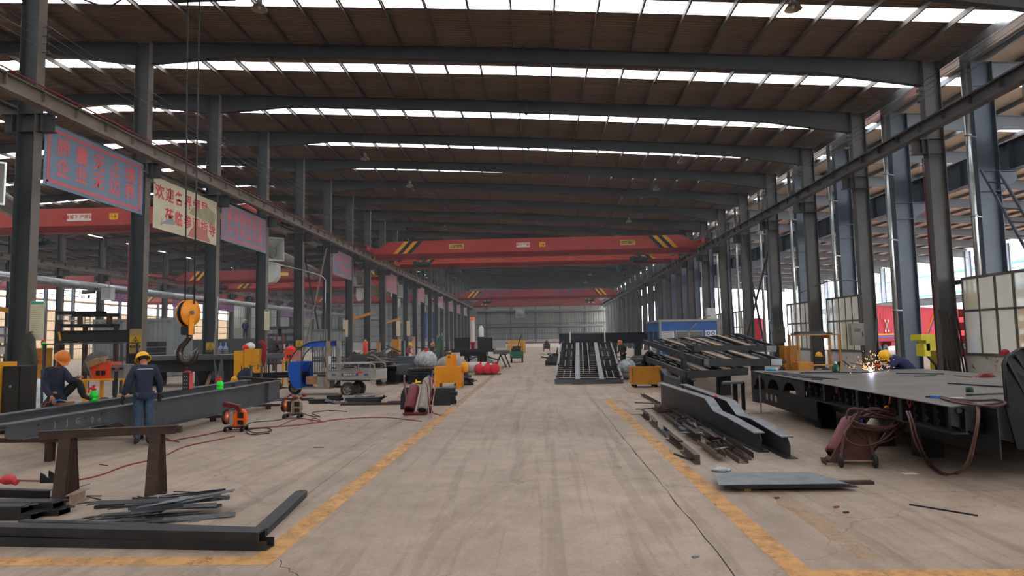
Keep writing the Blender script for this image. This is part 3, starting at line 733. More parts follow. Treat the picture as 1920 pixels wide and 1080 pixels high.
p = py(1445, 485, 44); O(MB().tube([px(1497, 550, 16), (px(1550, 528, 16)), px(1585, 526, 16), px(1612, 528, 16)], .035, 8), 'bent_pipe', M_RUN, None, 'pale bent pipe slung between the second and fourth right columns', 'pipe')
O(MB().bar((15.55, 26.28, 8.9), (15.6, 26.28, .6), .035, .035), 'conduit', mat('oxide_red', (0, 0, 0)), None, 'thin red conduit running down the first right column', 'conduit')
# bundle of long bars leaning against the first right column
br = None
for k in range(7):
    x = 15.35 + .11 * k; o = O(MB().angle((x, 25.2, 0), (x + .12, 25.85, 2.75 + R.uniform(-.25, .1)), .07, .07, .008), 'steel_angle', mat('dark_rust', (70, 52, 44), .7, 0, (48, 42, 40), 8, .5), None, 'x', 'steel bar', 'long bars leaning on the first right column')
    o['label'] = 'long rusty steel bar in the upright bundle leaning on the first right column'
# red cloth and hats on the sill
def helmet_red(p, lab): 
    r = T('welding_mask', lab, 'welding mask', tuple(p))
    O(MB().lathe([(.02, .2), (.1, .18), (.15, .1), (.16, 0), (.17, -.02)], p, (0, -.3, 1), 12), 'shell', mat('mask_red', (150, 24, 34), .4), r)
    O(MB().box((p.x, p.y - .13, p.z + .06), (.11, .02, .06)), 'window', M_BLACK, r)
helmet_red(Vector((16.4, 23.7, 1.09)), 'dark red welding mask on the sill of the nearest window band')
# workbench area between the columns
M_OCHRE = mat('ochre_cabinet', (196, 132, 40), .5, 0, (170, 110, 34), 3, .5, wear=(84, 62, 44), wamt=.66)
def table(x0, x1, y0, y1, z, m, lab, name='work_table', shelf=None, legs=.06):
    r = T(name, lab, 'table', ((x0 + x1) / 2, (y0 + y1) / 2, 0))
    O(MB().bx(x0, x1, y0, y1, z - .04, z), 'tabletop', m, r)
    l0 = None
    for x in (x0 + .04, x1 - .04 - legs):
        for y in (y0 + .04, y1 - .04 - legs):
            O(MB().bx(x, x + legs, y, y + legs, 0, z - .04), 'leg', m, r)
    if shelf: O(MB().bx(x0 + .05, x1 - .05, y0 + .05, y1 - .05, shelf, shelf + .02), 'shelf', m, r)
    return r
a = py(1492, 700, 25); b = py(1572, 640, 25)
table(a.x, b.x, 24.7, 25.7, 1.93, M_OCHRE, 'tall ochre steel shelf rack between second and third right columns', 'shelf_rack', .75)
O(MB().bx(a.x + .1, b.x - .3, 24.8, 25.6, 1.93, 1.99).bx(a.x + .2, b.x - .5, 24.9, 25.5, 1.99, 2.04), 'steel_plate', M_STEEL, None, 'flat steel plates lying on the tall ochre shelf rack', 'steel plate')
def cabinet(x0, x1, y0, y1, z, m, lab, doors=2, base=0.0):
    r = T('tool_cabinet', lab, 'cabinet', ((x0 + x1) / 2, (y0 + y1) / 2, base))
    O(MB().bx(x0, x1, y0, y1, base, base + z), 'body', m, r); w = (x1 - x0) / doors
    for k in range(doors):
        d = O(MB().bx(x0 + w * k + .015, x0 + w * (k + 1) - .015, y0 - .02, y0, base + .05, base + z - .03), 'door', m, r)
        O(MB().bx(x0 + w * (k + .8), x0 + w * (k + .85), y0 - .05, y0 - .02, base + z * .5, base + z * .62), 'handle', M_BLACK, d)
    return r
a = py(1477, 696, 25.5); cabinet(a.x, a.x + .5, 25.8, 26.3, 1.5, M_OCHRE, 'ochre steel tool cabinet left of the tall shelf rack')
a = py(1494, 696, 23.6); cabinet(a.x, a.x + .55, 23.5, 24.0, .95, M_OCHRE, 'short ochre cabinet in front of the tall shelf rack', 1)
# ================================================================ overhead cranes
M_STRB = mat('stripe_black', (26, 30, 36), .5)
M_PLY = mat('plate_yellow', (206, 170, 70), .5)
M_TXT = mat('plate_text', (60, 44, 30), .6)
M_HOIST = mat('hoist_green', (34, 58, 50), .5, 0, (26, 40, 36), 4, .5)
M_CHAR = mat('charcoal_metal', (44, 44, 46), .5)
def crane(Y, x0, x1, m, lab, h=1.15, low=.5, zt=11.1, stripes=True, plates=(), hoists=(), grp=None, lm=None, words_=None, name='overhead_crane'):
    r = T(name, lab, 'crane', ((x0 + x1) / 2, Y, 9.4), grp)
    zb = zt - h; zc = zb - low; L = x1 - x0; tw = .28
    # box girder with tapered ends
    side = [(x0 + .55, zb + .25), (x0 + 1.9, zt), (x0 + L * .5, zt + .06), (x1 - 1.9, zt), (x1 - .55, zb + .25), (x1 - .55, zb), (x0 + .55, zb)]
    O(MB().plate([(x, Y - tw, z) for x, z in side], (0, 1, 0), tw * 2), 'girder', m, r)
    mb = MB()      # narrowing lower part, then the bottom flange
    for (a, b) in ((x0 + .6, x1 - .6),):
        vs = [(a, Y - tw, zb), (b, Y - tw, zb), (b, Y + tw, zb), (a, Y + tw, zb), (a, Y - .09, zc + .16), (b, Y - .09, zc + .16), (b, Y + .09, zc + .16), (a, Y + .09, zc + .16)]
        mb.add(vs, [(0, 1, 5, 4), (2, 3, 7, 6), (0, 4, 7, 3), (1, 2, 6, 5)])
        mb.bx(a, b, Y - .2, Y + .2, zc, zc + .03); mb.bx(a, b, Y - .015, Y + .015, zc, zc + .18)
    O(mb, 'lower_girder', lm or M_REDD, r)
    for s_, xe in ((1, x0), (-1, x1)):
        O(MB().bx(xe - .18, xe + .18, Y - 1.4, Y + 1.4, 10.28, 10.72).bar((xe, Y, 10.5), (xe + s_ * .8, Y, 10.35), .5, .3), 'end_carriage', m, r)
        for q in (-1.1, 1.1): O(MB().lathe([(.02, -.07), (.18, -.07), (.18, .07), (.02, .07)], (xe, Y + q, 10.33), (1, 0, 0), 14), 'wheel', M_CHAR, r)
        O(MB().bx(xe - .22, xe + .22, Y - 1.62, Y - 1.4, 10.4, 10.62), 'buffer', M_CHAR, r)
    if stripes:
        for s_, xe in ((1, x0 + 3.2), (-1, x1 - 3.2)):
            for k, mm in enumerate((M_YEL, M_STRB, M_YEL, M_STRB)):
                q = xe + s_ * k * .42
                pts = [(q - s_ * .9, Y - tw - .012, zb + .02), (q - s_ * .9 + s_ * .42, Y - tw - .012, zb + .02), (q + s_ * .42 + s_ * .15, Y - tw - .012, zt - .01), (q + s_ * .15, Y - tw - .012, zt - .01)]
                O(MB().plate(pts, (0, 1, 0), .01), 'warning_stripe', mm, r)
    for (x, w, hh, mm, tx) in plates:
        p_ = O(MB().bx(x - w / 2, x + w / 2, Y - tw - .02, Y - tw, zb + h * .5 - hh / 2, zb + h * .5 + hh / 2), 'name_plate', mm, r)
        if tx:
            q = text(tx, basis((x, Y - tw - .022, zb + h * .5), (1, 0, 0), (0, 0, 1)), hh * (.32 if '\n' in tx else .62), M_TXT if mm is not M_WHITE else mat('sign_red', (200, 40, 40), .6), r, bold=.004)
            q.parent = p_; q.location = -p_.location
    for (x, d, mm) in hoists:
        z = zc - .05
        hb = O(MB().bx(x - .12, x + .12, Y - .34, Y + .34, z - .05, z + .3).bx(x - .5, x + .5, Y - .3, Y + .1, z - .02, z + .04), 'hoist_trolley', M_CHAR, r)
        O(MB().cyl((x - .75, Y, z - .42), (x + .6, Y, z - .42), .26, 14).cyl((x + .6, Y, z - .42), (x + .85, Y, z - .42), .18, 12).bx(x - .85, x - .5, Y - .25, Y + .25, z - .7, z - .15), 'hoist_drum', mm, r)
        O(MB().bar((x - .15, Y, z - .6), (x - .15, Y, z - .6 - d), .02, .02).bar((x + .1, Y, z - .6), (x + .1, Y, z - .6 - d), .02, .02), 'hoist_rope', M_CHAR, r)
        O(MB().lathe([(.02, .0), (.16, -.06), (.2, -.2), (.16, -.34), (.04, -.4)], (x, Y, z - .6 - d), n=10).tube([(x, Y, z - 1 - d), (x + .1, Y, z - 1.1 - d), (x + .1, Y, z - 1.22 - d), (x - .02, Y, z - 1.3 - d), (x - .12, Y, z - 1.22 - d)], .035, 6), 'hook_block', mm, r)
    if words_:
        tx, xx, mm, hh = words_; text(tx, basis((xx, Y - tw - .01, zb + h * .5), (1, 0, 0), (0, 0, 1)), hh, mm, r, bold=.01, spacing=2.4)
    # festoon cable under the girder
    pts = [(x0 + 2 + (L - 4) * k / 60, Y + .34, zc + .1 - .35 * abs(math.sin(k / 60 * PI * 8))) for k in range(61)]
    O(MB().tube(pts, .018, 4), 'festoon_cable', M_BLACK, r)
    return r
XRL, XRR = -15.58, 15.02
c1 = crane(59, XRL, XRR, M_RED, 'big red overhead crane, nearest of the cranes over the aisle', plates=((-7.4, 1.35, .46, M_PLY, '中文铭牌起重机\n安全第一预防为主'), (-1.3, 1.25, .42, M_WHITE, '起重机下 严禁站人'), (.45, .55, .42, mat('plate_orange', (236, 170, 30), .5), '1-8'), (8.2, 1.35, .46, M_PLY, '起重机械有限公司\n安全生产质量第一')),
           hoists=((-10.6, .25, M_HOIST), (9.2, .25, M_HOIST)))
c2 = crane(70, XRL, XRR, M_REDO, 'orange-red overhead crane, second over the aisle just behind the nearest one', h=1.05, zt=11.35, hoists=((-9.2, .3, M_CHAR), (9.4, .3, M_CHAR)))
M_CHB = mat('letter_blue', (40, 66, 120), .6)
c3 = crane(121, XRL, XRR, M_REDD, 'dull red overhead crane with blue letters, third over the aisle', h=1.25, words_=('安全生产        质量第一', -.6, M_CHB, 1.0), hoists=((-9.6, .2, M_HOIST), (9.6, .2, M_HOIST)))
c4 = crane(148, XRL, XRR, M_REDD, 'farthest dull red overhead crane in front of the end wall', h=1.2, zt=11.0)
c0 = crane(11.9, XRL, XRR, M_RED, 'red overhead crane above the camera that carries the big orange hook', zt=11.2, stripes=False)
# cranes of the left halls
XL2, XR2 = -46.3, -17.54
k1 = crane(42.5, XL2, XR2, M_RED, 'red overhead crane of the near left hall seen beneath the blue banner', zt=11.3, plates=((-31.0, 1.7, .5, M_WHITE, '起重臂下 严禁站人'), (-28.6, .6, .45, mat('plate_orange', (0, 0, 0)), '1-8')), hoists=((-34.2, .2, M_HOIST),))
k2 = crane(80, XL2, XR2, M_REDD, 'red overhead crane of the near left hall, seen behind the fourth left column', zt=11.2, plates=((-32, 1.5, .45, M_PLY, None), (-24, 1.5, .45, M_WHITE, None)), hoists=((-40, .2, M_CHAR),))
k3 = crane(93, XL2, XR2, M_RED, 'red overhead crane of the near left hall, behind the one at the fourth left column', zt=11.2, hoists=((-36, .2, M_CHAR),))
k4 = crane(128, XL2, XR2, M_REDD, 'dull red overhead crane far back in the near left hall', zt=11.2)
XL3, XR3 = -76.2, -48.3
crane(84, XL3, XR3, M_REDD, 'red overhead crane in the far left hall, leftmost one', zt=11.4, hoists=((-60, .2, M_CHAR),))
crane(118, XL3, XR3, M_RED, 'red overhead crane deep in the far left hall', zt=11.2, hoists=((-66, .2, M_CHAR),))

# ================================================================ banners under the runway
M_BANB = mat('banner_blue', (118, 136, 156), .7, 0, (106, 124, 144), .6, .5)
M_BANR = mat('banner_red', (206, 98, 98), .7)
M_BANG = mat('banner_halo', (226, 190, 176), .7)
def banner(Ya, Yb, z0, z1, rows, lab, xs=-16.24, m=M_BANB, mt=M_BANR, border=True, csz=.62, sp_=1.5, sx=1.0, dy=0):
    r = T('banner', lab, 'banner', (xs, (Ya + Yb) / 2, z0), 'slogan banners along the left row')
    O(MB().bx(xs - .01, xs, Ya, Yb, z0, z1), 'sheet', m, r)
    O(MB().bx(xs - .06, xs - .01, Ya, Yb, z1 - .05, z1).bx(xs - .06, xs - .01, Ya, Yb, z0, z0 + .04), 'batten', M_RUN, r)
    O(MB().bx(xs - .022, xs + .02, Ya - .35, Ya + .1, z1 - .3, z1 - .25).bx(xs - .022, xs + .02, Yb - .1, Yb + .35, z1 - .3, z1 - .25), 'tie_bar', M_RUN, r)
    if border:
        mb = MB()
        for o_, t in ((.14, .075), (.25, .03)):
            a, b, c, d = Ya + o_, Yb - o_, z0 + o_ * .9, z1 - o_ * .9
            mb.bx(xs + .001, xs + .006, a, b, c, c + t); mb.bx(xs + .001, xs + .006, a, b, d - t, d); mb.bx(xs + .001, xs + .006, a, a + t, c, d); mb.bx(xs + .001, xs + .006, b - t, b, c, d)
        O(mb, 'border', mt, r)
    for (tx, zf_, yf) in rows:
        M = basis((xs + .004, Ya + (Yb - Ya) * yf, z0 + (z1 - z0) * zf_), (0, 1, 0), (0, 0, 1))
        text(tx, M, csz, mt, r, bold=.013, spacing=sp_, sx=sx)
    return r
banner(20.38, 25.75, 7.33, 9.45, (('质量无止境', .66, .5), ('企业无边界', .33, .5)), 'large blue banner with red characters, nearest under the left runway', csz=.68, sp_=1.68)
M_BANC = mat('banner_cream', (206, 196, 172), .8, 0, (184, 174, 146), .7, .55, wear=(150, 140, 124), wamt=.6)
b2 = banner(26.5, 31.9, 6.95, 9.15, (('欢迎各界领导', .72, .43), ('莅临参观指导', .30, .57)), 'faded cream banner with red characters and a worn picture, behind the hook ropes', m=M_BANC, mt=mat('faded_red', (196, 64, 72), .7), border=False, csz=.68, sp_=1.22)
O(MB().plate([(-16.235, 29.2, 7.0), (-16.235, 31.3, 7.0), (-16.235, 30.9, 7.5), (-16.235, 30.2, 7.62), (-16.235, 29.5, 7.4)], (1, 0, 0), .002), 'picture_patch', mat('faded_rose', (176, 112, 104), .8), b2)
O(MB().plate([(-16.235, 29.3, 8.1), (-16.235, 31.7, 7.9), (-16.235, 31.8, 8.5), (-16.235, 31.0, 8.75), (-16.235, 30.4, 8.5), (-16.235, 29.6, 8.45)], (1, 0, 0), .0015), 'picture_patch', mat('faded_olive', (166, 158, 120), .8, 0, (140, 134, 112), 2, .5), b2)
O(MB().plate([(-16.235, 27.0, 7.2), (-16.235, 28.2, 7.35), (-16.235, 28.0, 7.6), (-16.235, 27.6, 7.5)], (1, 0, 0), .0015), 'picture_patch', mat('faded_grey', (140, 142, 146), .8), b2)
banner(32.4, 37.9, 7.33, 9.35, (('事事落到实处', .66, .5), ('安全有备无患', .33, .5)), 'blue banner with red characters, third under the left runway', csz=.66, sp_=1.28)
M_BANP = mat('banner_pale', (150, 148, 160), .7, 0, (132, 130, 146), .6, .5)
for (i, txt, mm, lab) in ((4, '高高兴兴上班来\n平平安安回家去', M_BANB, 'blue banner with two lines of small red characters, fourth under the left runway'), (7, '安全生产人人有责\n遵章守纪家家受益', M_BANP, 'greyish banner with red characters, fifth under the left runway'),
                          (10, '提高产品质量意识\n增强企业竞争能力', M_BANP, 'pinkish faded banner, sixth under the left runway'), (13, '质量是企业的生命', M_BANP, 'small far banner, seventh under the left runway'),
                          (15, '安全第一预防为主', M_BANP, 'small far banner, eighth under the left runway'), (17, '团结奋进求实创新', M_BANP, 'small far banner, ninth under the left runway'), (19, '以质量求生存', M_BANP, 'farthest banner under the left runway')):
    Yc = frameY(i); rows = [(t, .66 - .33 * k if '\n' in txt else .5, .5) for k, t in enumerate(txt.split('\n'))]
    banner(Yc + .3, Yc + 5.6, 7.33, 9.4, rows, lab, m=mm, csz=.55, sp_=1.1)
M_BANB2 = mat('banner_deep_blue', (70, 98, 150), .7)
for (Yc, txt, lab) in ((69, '质量是企业之本', 'blue slogan board in the far left hall, left one'), (81, '全员人人讲安全', 'blue slogan board in the far left hall, middle one'), (92.5, '安全来自警惕', 'blue slogan board in the far left hall, right one'), (116, '安全生产', 'small blue slogan board far back between the left halls'), (128, '质量第一', 'smallest blue slogan board far back between the left halls')):
    banner(Yc, Yc + 5.4, 6.9, 8.9, ((txt, .68, .5), (txt[::-1], .3, .5)), lab, xs=-46.8, m=M_BANB2, csz=.6, sp_=1.2)

# ================================================================ ducts with square outlets
M_DUCT = mat('dull_zinc', (150, 144, 134), .45, .6, (124, 120, 112), 2, .5)
M_DUCTL = mat('duct_lining', (190, 190, 184), .5)
def cone_outlet(r, c, d, s0, s1, L):
    """square funnel opening along d"""
    c = Vector(c); d = Vector(d).normalized(); x = d.cross(Vector((0, 0, 1))).normalized(); u = x.cross(d)
    a = [c + x * (i * s0) + u * (j * s0) for i, j in ((-1, -1), (1, -1), (1, 1), (-1, 1))]; e = c + d * L
    b = [e + x * (i * s1) + u * (j * s1) for i, j in ((-1, -1), (1, -1), (1, 1), (-1, 1))]
    a2 = [c + d * .02 + (p - c) * .9 for p in a]; b2_ = [e + (p - e) * .93 for p in b]
    O(MB().add(a + b, [(0, 1, 5, 4), (1, 2, 6, 5), (2, 3, 7, 6), (3, 0, 4, 7), (3, 2, 1, 0)]), 'hood', M_DUCT, r)
    O(MB().add(a2 + b2_, [(4, 5, 1, 0), (5, 6, 2, 1), (6, 7, 3, 2), (7, 4, 0, 3), (0, 1, 2, 3)]), 'hood_lining', M_DUCTL, r)
    O(MB().add(b + b2_, [(0, 1, 5, 4), (1, 2, 6, 5), (2, 3, 7, 6), (3, 0, 4, 7)]), 'rim', M_GALV, r)
def big_duct(Y0_, lab):
    r = T('ventilation_duct', lab, 'duct', (-18, Y0_ + 3, 7.5))
    pts = [(-17.95, Y0_ + .9, 8.05), (-18.1, Y0_ + 5, 7.85), (-18.4, Y0_ + 11, 7.6)]
    O(MB().tube(pts, .48, 18), 'duct', M_DUCT, r)
    mb = MB()
    for k in range(8):
        p = Vector(pts[0]).lerp(Vector(pts[2]), (k + .5) / 8); mb.tube([p - Vector((0, .03, 0)), p + Vector((0, .03, 0))], .5, 18)
    O(mb, 'duct_seam', M_DUCT, r)
    cone_outlet(r, (-17.95, Y0_ + .95, 8.05), (.55, -.85, .12), .45, .8, .9)
    O(MB().bx(-17.9, -17.2, Y0_ + .4, Y0_ + 1.1, 6.35, 7.25).plate([(-17.2, Y0_ + .4, 6.35), (-17.9, Y0_ + .4, 6.35), (-17.75, Y0_ + .4, 5.95), (-17.45, Y0_ + .4, 6.0)], (0, 1, 0), .7), 'damper_box', M_DUCTL, r)
    O(MB().bar((-17.55, Y0_ + .75, 7.25), (-17.8, Y0_ + .9, 7.8), .12, .12), 'neck', M_DUCT, r)
    return r
big_duct(41.4, 'wide zinc ventilation duct with a square funnel, nearest one behind the left row')
big_duct(62.5, 'zinc ventilation duct with a square funnel, second one behind the left row')
big_duct(79, 'zinc ventilation duct with a square funnel, third one behind the left row')
big_duct(97, 'zinc ventilation duct with a square funnel, farthest one behind the left row')
r = T('ventilation_duct', 'square funnel duct outlet cut off by the left picture edge', 'duct', (-17.6, 19.2, 7.3))
p = py(-20, 300, 18.8); cone_outlet(r, (p.x - .7, 19.2, 7.1), (.65, -.7, -.1), .35, .66, .8)
O(MB().tube([(p.x - .7, 19.3, 7.1), (p.x - 1.6, 20.5, 7.2), (p.x - 3.5, 24, 7.3)], .34, 14), 'duct', M_DUCT, r)
# long round duct through the near left hall
r = T('ventilation_duct', 'long horizontal pipe duct crossing the near left hall at mid height', 'duct', (-30, 90, 6))
O(MB().cyl((-30, 14, 6.0), (-30, 140, 6.0), .27, 12), 'duct', M_GALV, r)
mb = MB()
for k in range(60): mb.tube([(-30, 30 + 1.8 * k, 6), (-30, 30.05 + 1.8 * k, 6)], .285, 12)
O(mb, 'duct_seam', M_GALV, r)
for y in (44.1, 68.1, 92.1): O(MB().bar((-30, y, 6.27), (-30, y, zl(-30)), .03, .03), 'hanger', M_STEEL, r)
r = T('lamp_box', 'square grey floodlight hanging under the pipe duct', 'floodlight', (-29.9, 40.5, 5)); p = py(203, 550, 41)
O(MB().bx(p.x - .35, p.x + .3, 40.8, 41.2, p.z - .45, p.z + .3), 'housing', M_DUCTL, r); O(MB().bx(p.x - .27, p.x + .22, 40.76, 40.8, p.z - .37, p.z + .22), 'lens', M_GALV, r)
O(MB().bar((p.x, 41, p.z + .3), (p.x, 41, p.z + .75), .05, .05), 'bracket', M_DUCT, r)

# ================================================================ bell lamps under the roof
M_LAMP = mat('lamp_grey', (96, 92, 88), .45, .4); M_LAMPIN = mat('lamp_inner', (150, 140, 126), .4, .5)
lp = None
def bell(x, Y, z, lab):
    global lp
    if lp is None:
        lp = T('bell_lamp', lab, 'lamp', (x, Y, z), 'bell lamps under the roof')
        O(MB().lathe([(.27, 0), (.25, .03), (.18, .14), (.09, .2), (.08, .22), (.0, .22)], (x, Y, z), n=20), 'shade', M_LAMP, lp)
        O(MB().lathe([(.26, .005), (.17, .13), (.08, .19), (.0, .19)], (x, Y, z), n=20), 'reflector', M_LAMPIN, lp)
        O(MB().lathe([(.075, .2), (.09, .24), (.09, .4), (.05, .43), (.0, .43)], (x, Y, z), n=12), 'ballast', M_LAMP, lp)
        O(MB().ell((x, Y, z + .1), (.05, .05, .09), 10, 6), 'bulb', M_WHITE, lp)
        O(MB().cyl((x, Y, z + .4), (x, Y, z + 1.1), .012, 6), 'rod', M_LAMP, lp)
    else:
        q = dup(lp, (x, Y, z), lab)
        if x > XL and zr(x) - z > 1.2: O(MB().bar((x, Y, z + 1.1), (x, Y, zr(x)), .02, .02), 'cord', M_LAMP, q)
for (u, v, Y_, lab) in ((486, 15, 20.13, 'grey bell lamp hanging at the top left of the roof'), (1487, 14, 20.13, 'grey bell lamp hanging at the top right of the roof'), (684, 296, 38.13, 'small bell lamp high on the left, above the crane end'), (768, 347, 44.13, 'small bell lamp left of the middle, near the third lamp row'),
                        (1278, 301, 38.13, 'small bell lamp high on the right'), (1231, 353, 44.13, 'small bell lamp right of the middle over the crane'), (1179, 413, 56.13, 'small bell lamp just above the red crane on the right'), (834, 427, 62.13, 'small bell lamp just above the red crane on the left'),
                        (1106, 513, 92.13, 'tiny far bell lamp beneath the second crane'), (1097, 527, 104.13, 'tiny far bell lamp above the third crane')):
    p = py(u, v + 4, Y_); bell(p.x, Y_, min(p.z, zr(p.x) - 1.1), lab)
p = py(448, 490, 62); bell(-30, 62.13, 12.2, 'bell lamp in the near left hall behind the third left column'); bell(-36, 56.13, 12.4, 'bell lamp in the near left hall left of the hook ropes')
# sagging black cable at top left
p0, p1_, p2_, p3_ = py(140, -6, 20), py(180, 8, 20), py(205, 14, 20), py(232, -4, 20)
O(MB().tube([p0, p1_, p2_, p3_], .03, 6), 'sagging_cable', M_BLACK, None, 'black cable sagging from the roof at the top left', 'cable')

# ================================================================ big orange hook block on two ropes
M_HOOKO = mat('hook_orange', (236, 150, 34), .5, 0, (218, 130, 28), 6, .5, wear=(120, 74, 50), wamt=.6)
M_HOOKS = mat('hook_steel', (84, 78, 74), .3, .8, (58, 54, 52), 5, .5)
HY = 12.6
a = py(351, 640, HY); hx = a.x
r = T('hook_block', 'orange crane hook block with a large steel hook hanging on two ropes', 'crane hook', tuple(py(351, 672, HY)))
zt_ = py(351, 556, HY).z; zm = py(351, 618, HY).z; zb_ = py(351, 670, HY).z; k_ = (zt_ - zb_) / 1.12
for s_ in (-1, 1):
    cx_ = hx + s_ * .065
    O(MB().lathe([(.0, -.012), (.26, -.012), (.26, .012), (.0, .012)], (cx_ + .01, HY - s_ * .03, zt_ - .33), (1, -.24, 0), 24), 'sheave_guard', M_HOOKO, r)
    O(MB().box((cx_ + s_ * .03, HY - s_ * .045, zm + .12), (.02, .12, .46), rz=-.24), 'side_strap', M_HOOKO, r)
for s_ in (-.02, .04): O(MB().lathe([(.0, -.02), (.24, -.02), (.2, 0), (.24, .02), (.0, .02)], (hx + s_, HY, zt_ - .33), (1, -.24, 0), 20), 'sheave', M_CHAR, r)
O(MB().cyl((hx - .12, HY + .06, zt_ - .33), (hx + .13, HY - .065, zt_ - .33), .04, 12), 'sheave_pin', M_HOOKS, r)
O(MB().bx(hx - .09, hx + .09, HY - .09, HY + .09, zm - .1, zm + .06), 'crosshead', M_CHAR, r)
hk = []; cz = zb_ + .17; 
for t in range(-1, 21):
    ang = math.radians(100 - t * 13.5) if t >= 0 else math.radians(100); rr_ = .16
    hk.append((hx - .01 - rr_ * math.sin(ang + PI / 2 * 0) * 0, 0, 0))
pts = [(hx + .04, HY, zm - .08), (hx + .03, HY, zm - .17), (hx - .03, HY, zm - .24), (hx - .12, HY, zm - .33), (hx - .165, HY, zm - .44), (hx - .15, HY, zm - .56), (hx - .08, HY, zm - .64), (hx + .01, HY, zm - .665), (hx + .1, HY, zm - .63), (hx + .165, HY, zm - .55), (hx + .2, HY, zm - .45), (hx + .215, HY, zm - .38)]
O(MB().tube(pts, [.05, .055, .06, .066, .075, .08, .082, .08, .07, .055, .035, .012], 14), 'hook', M_HOOKS, r)
O(MB().bar((hx + .0, HY - .03, zm - .55), (hx + .2, HY, zm - .38), .03, .02), 'safety_latch', M_GALV, r)
zhb = zm - .665
ztop = 11.2 - 1.15 - .5
for s_, (ua, ub) in ((-1, (352, 347)), (1, (374, 364))):
    b_ = py(ub, 556, HY); tp = py(ua, 0, HY - .2); d = tp - b_; e = b_ + d * ((ztop - .3 - b_.z) / d.z)
    O(MB().tube([b_ + Vector((0, 0, -.15)), e], .014, 6), 'wire_rope', M_CHAR, r)
ct = T('crane_trolley', 'dark trolley under the crane above the camera from which the hook ropes hang', 'trolley', (e.x, 11.9, ztop - .7))
O(MB().bx(e.x - .7, e.x + .6, 11.5, 12.7, ztop - .5, ztop - .02), 'frame', M_CHAR, ct); O(MB().cyl((e.x - .6, 12.2, ztop - .45), (e.x + .5, 12.2, ztop - .45), .22, 14), 'rope_drum', M_CHAR, ct)
# sling chain with a weighed remote block under the hook
sg = T('sling_block', 'dark sling strap with a perforated block hanging from the big hook', 'load block', tuple(py(352, 733, HY)))
zs0, zs1 = zhb + .05, py(352, 700, HY).z; zs2 = py(352, 731, HY).z
O(MB().bar((hx + .015, HY - .02, zs0), (hx + .02, HY - .02, zs1), .045, .02), 'strap', M_CHAR, sg)
O(MB().bx(hx - .04, hx + .09, HY - .08, HY + .06, zs2, zs1 + .02), 'block', M_CHAR, sg)
O(MB().bx(hx + .09, hx + .10, HY - .07, HY + .05, zs2 + .02, zs1).bx(hx - .02, hx + .07, HY - .05, HY + .03, zs1 + .02, zs1 + .05), 'side_plate', mat('faded_red', (0, 0, 0)), sg)
mb = MB()
for j in range(4):
    for i in range(2): mb.cyl((hx + .0 + .05 * i, HY - .083, zs2 + .05 + .07 * j), (hx + .0 + .05 * i, HY - .079, zs2 + .05 + .07 * j), .012, 8)
O(mb, 'rivet', M_GALV, sg)

# ================================================================ boards and signs on the left columns
def board(c, w, h, m, lab, top=None, name='notice_board'):
    r = T(name, lab, 'sign', tuple(c)); x, y, z = c
    O(MB().bx(x - w / 2, x + w / 2, y - .02, y, z - h / 2, z + h / 2), 'panel', m, r)
    if top: O(MB().bx(x - w / 2 + .03, x + w / 2 - .03, y - .024, y - .02, z + h * .42, z + h * .49), 'heading', top, r)
    return r
p = py(62, 601, 19.7); nbd = board((p.x, 19.86, p.z), .46, 1.22, mat('paper_cream', (206, 200, 172), .8, 0, (190, 182, 152), 3, .5), 'tall cream notice sheet with a green heading on the first left column', mat('heading_green', (60, 150, 120), .7))
mb = MB()
for k in range(14): mb.bx(p.x - .19, p.x + .05 + .12 * R.random(), 19.834, 19.838, p.z + .4 - .07 * k, p.z + .408 - .07 * k)
O(mb, 'print_line', mat('print_grey', (120, 112, 96), .8), nbd)
def danger(c, s_, lab, tall=True):
    """cardboard-backed warning sign: black triangle with a bolt"""
    x, y, z = c; r = T('warning_sign', lab, 'sign', (x, y, z)); h = s_ * 1.9 if tall else s_ * 1.15
    O(MB().bx(x - s_ / 2, x + s_ / 2, y - .015, y, z - h / 2, z + h / 2), 'panel', mat('cardboard_tan', (168, 142, 96), .8, 0, (150, 124, 84), 4, .5), r)
    O(MB().bx(x - s_ * .46, x + s_ * .46, y - .02, y - .015, z - s_ * .3, z + s_ * .42), 'yellow_field', mat('warn_yellow', (190, 152, 40), .6), r)
    t = [(x - s_ * .34, z - s_ * .2), (x + s_ * .34, z - s_ * .2), (x, z + s_ * .36)]
    def tri(k, yy): cz_ = z - s_ * .02; return [(x + (a_ - x) * k, yy, cz_ + (b_ - cz_) * k) for a_, b_ in t]
    O(MB().plate(tri(1, y - .024), (0, 1, 0), .003), 'triangle', M_BLACK, r); O(MB().plate(tri(.78, y - .027), (0, 1, 0), .003), 'triangle_field', mat('warn_yellow', (0, 0, 0)), r)
    O(MB().plate([(x + s_ * .03, y - .03, z + s_ * .16), (x - s_ * .07, y - .03, z - s_ * .02), (x, y - .03, z - s_ * .02), (x - s_ * .03, y - .03, z - s_ * .14), (x + s_ * .08, y - .03, z + s_ * .04), (x + s_ * .01, y - .03, z + s_ * .04)], (0, 1, 0), .003), 'bolt', M_BLACK, r)
    O(MB().bx(x - s_ * .42, x + s_ * .42, y - .022, y - .019, z - s_ * .52, z - s_ * .32), 'text_band', M_BLACK, r)
    text('当心触电', basis((x, y - .025, z - s_ * .42), (1, 0, 0), (0, 0, 1)), s_ * .17, mat('warn_yellow', (0, 0, 0)), r)
    return r
p = py(251, 640, 25.8); danger((p.x, 25.9, p.z), .52, 'cardboard electric shock warning sign on the second left column')
p = py(392, 651, 31.8); danger((p.x, 31.9, p.z), .42, 'electric shock warning triangle on the third left column', False)
p = py(560, 646, 43.8); danger((p.x, 43.9, p.z), .5, 'small electric shock warning sign on the fifth left column', False)
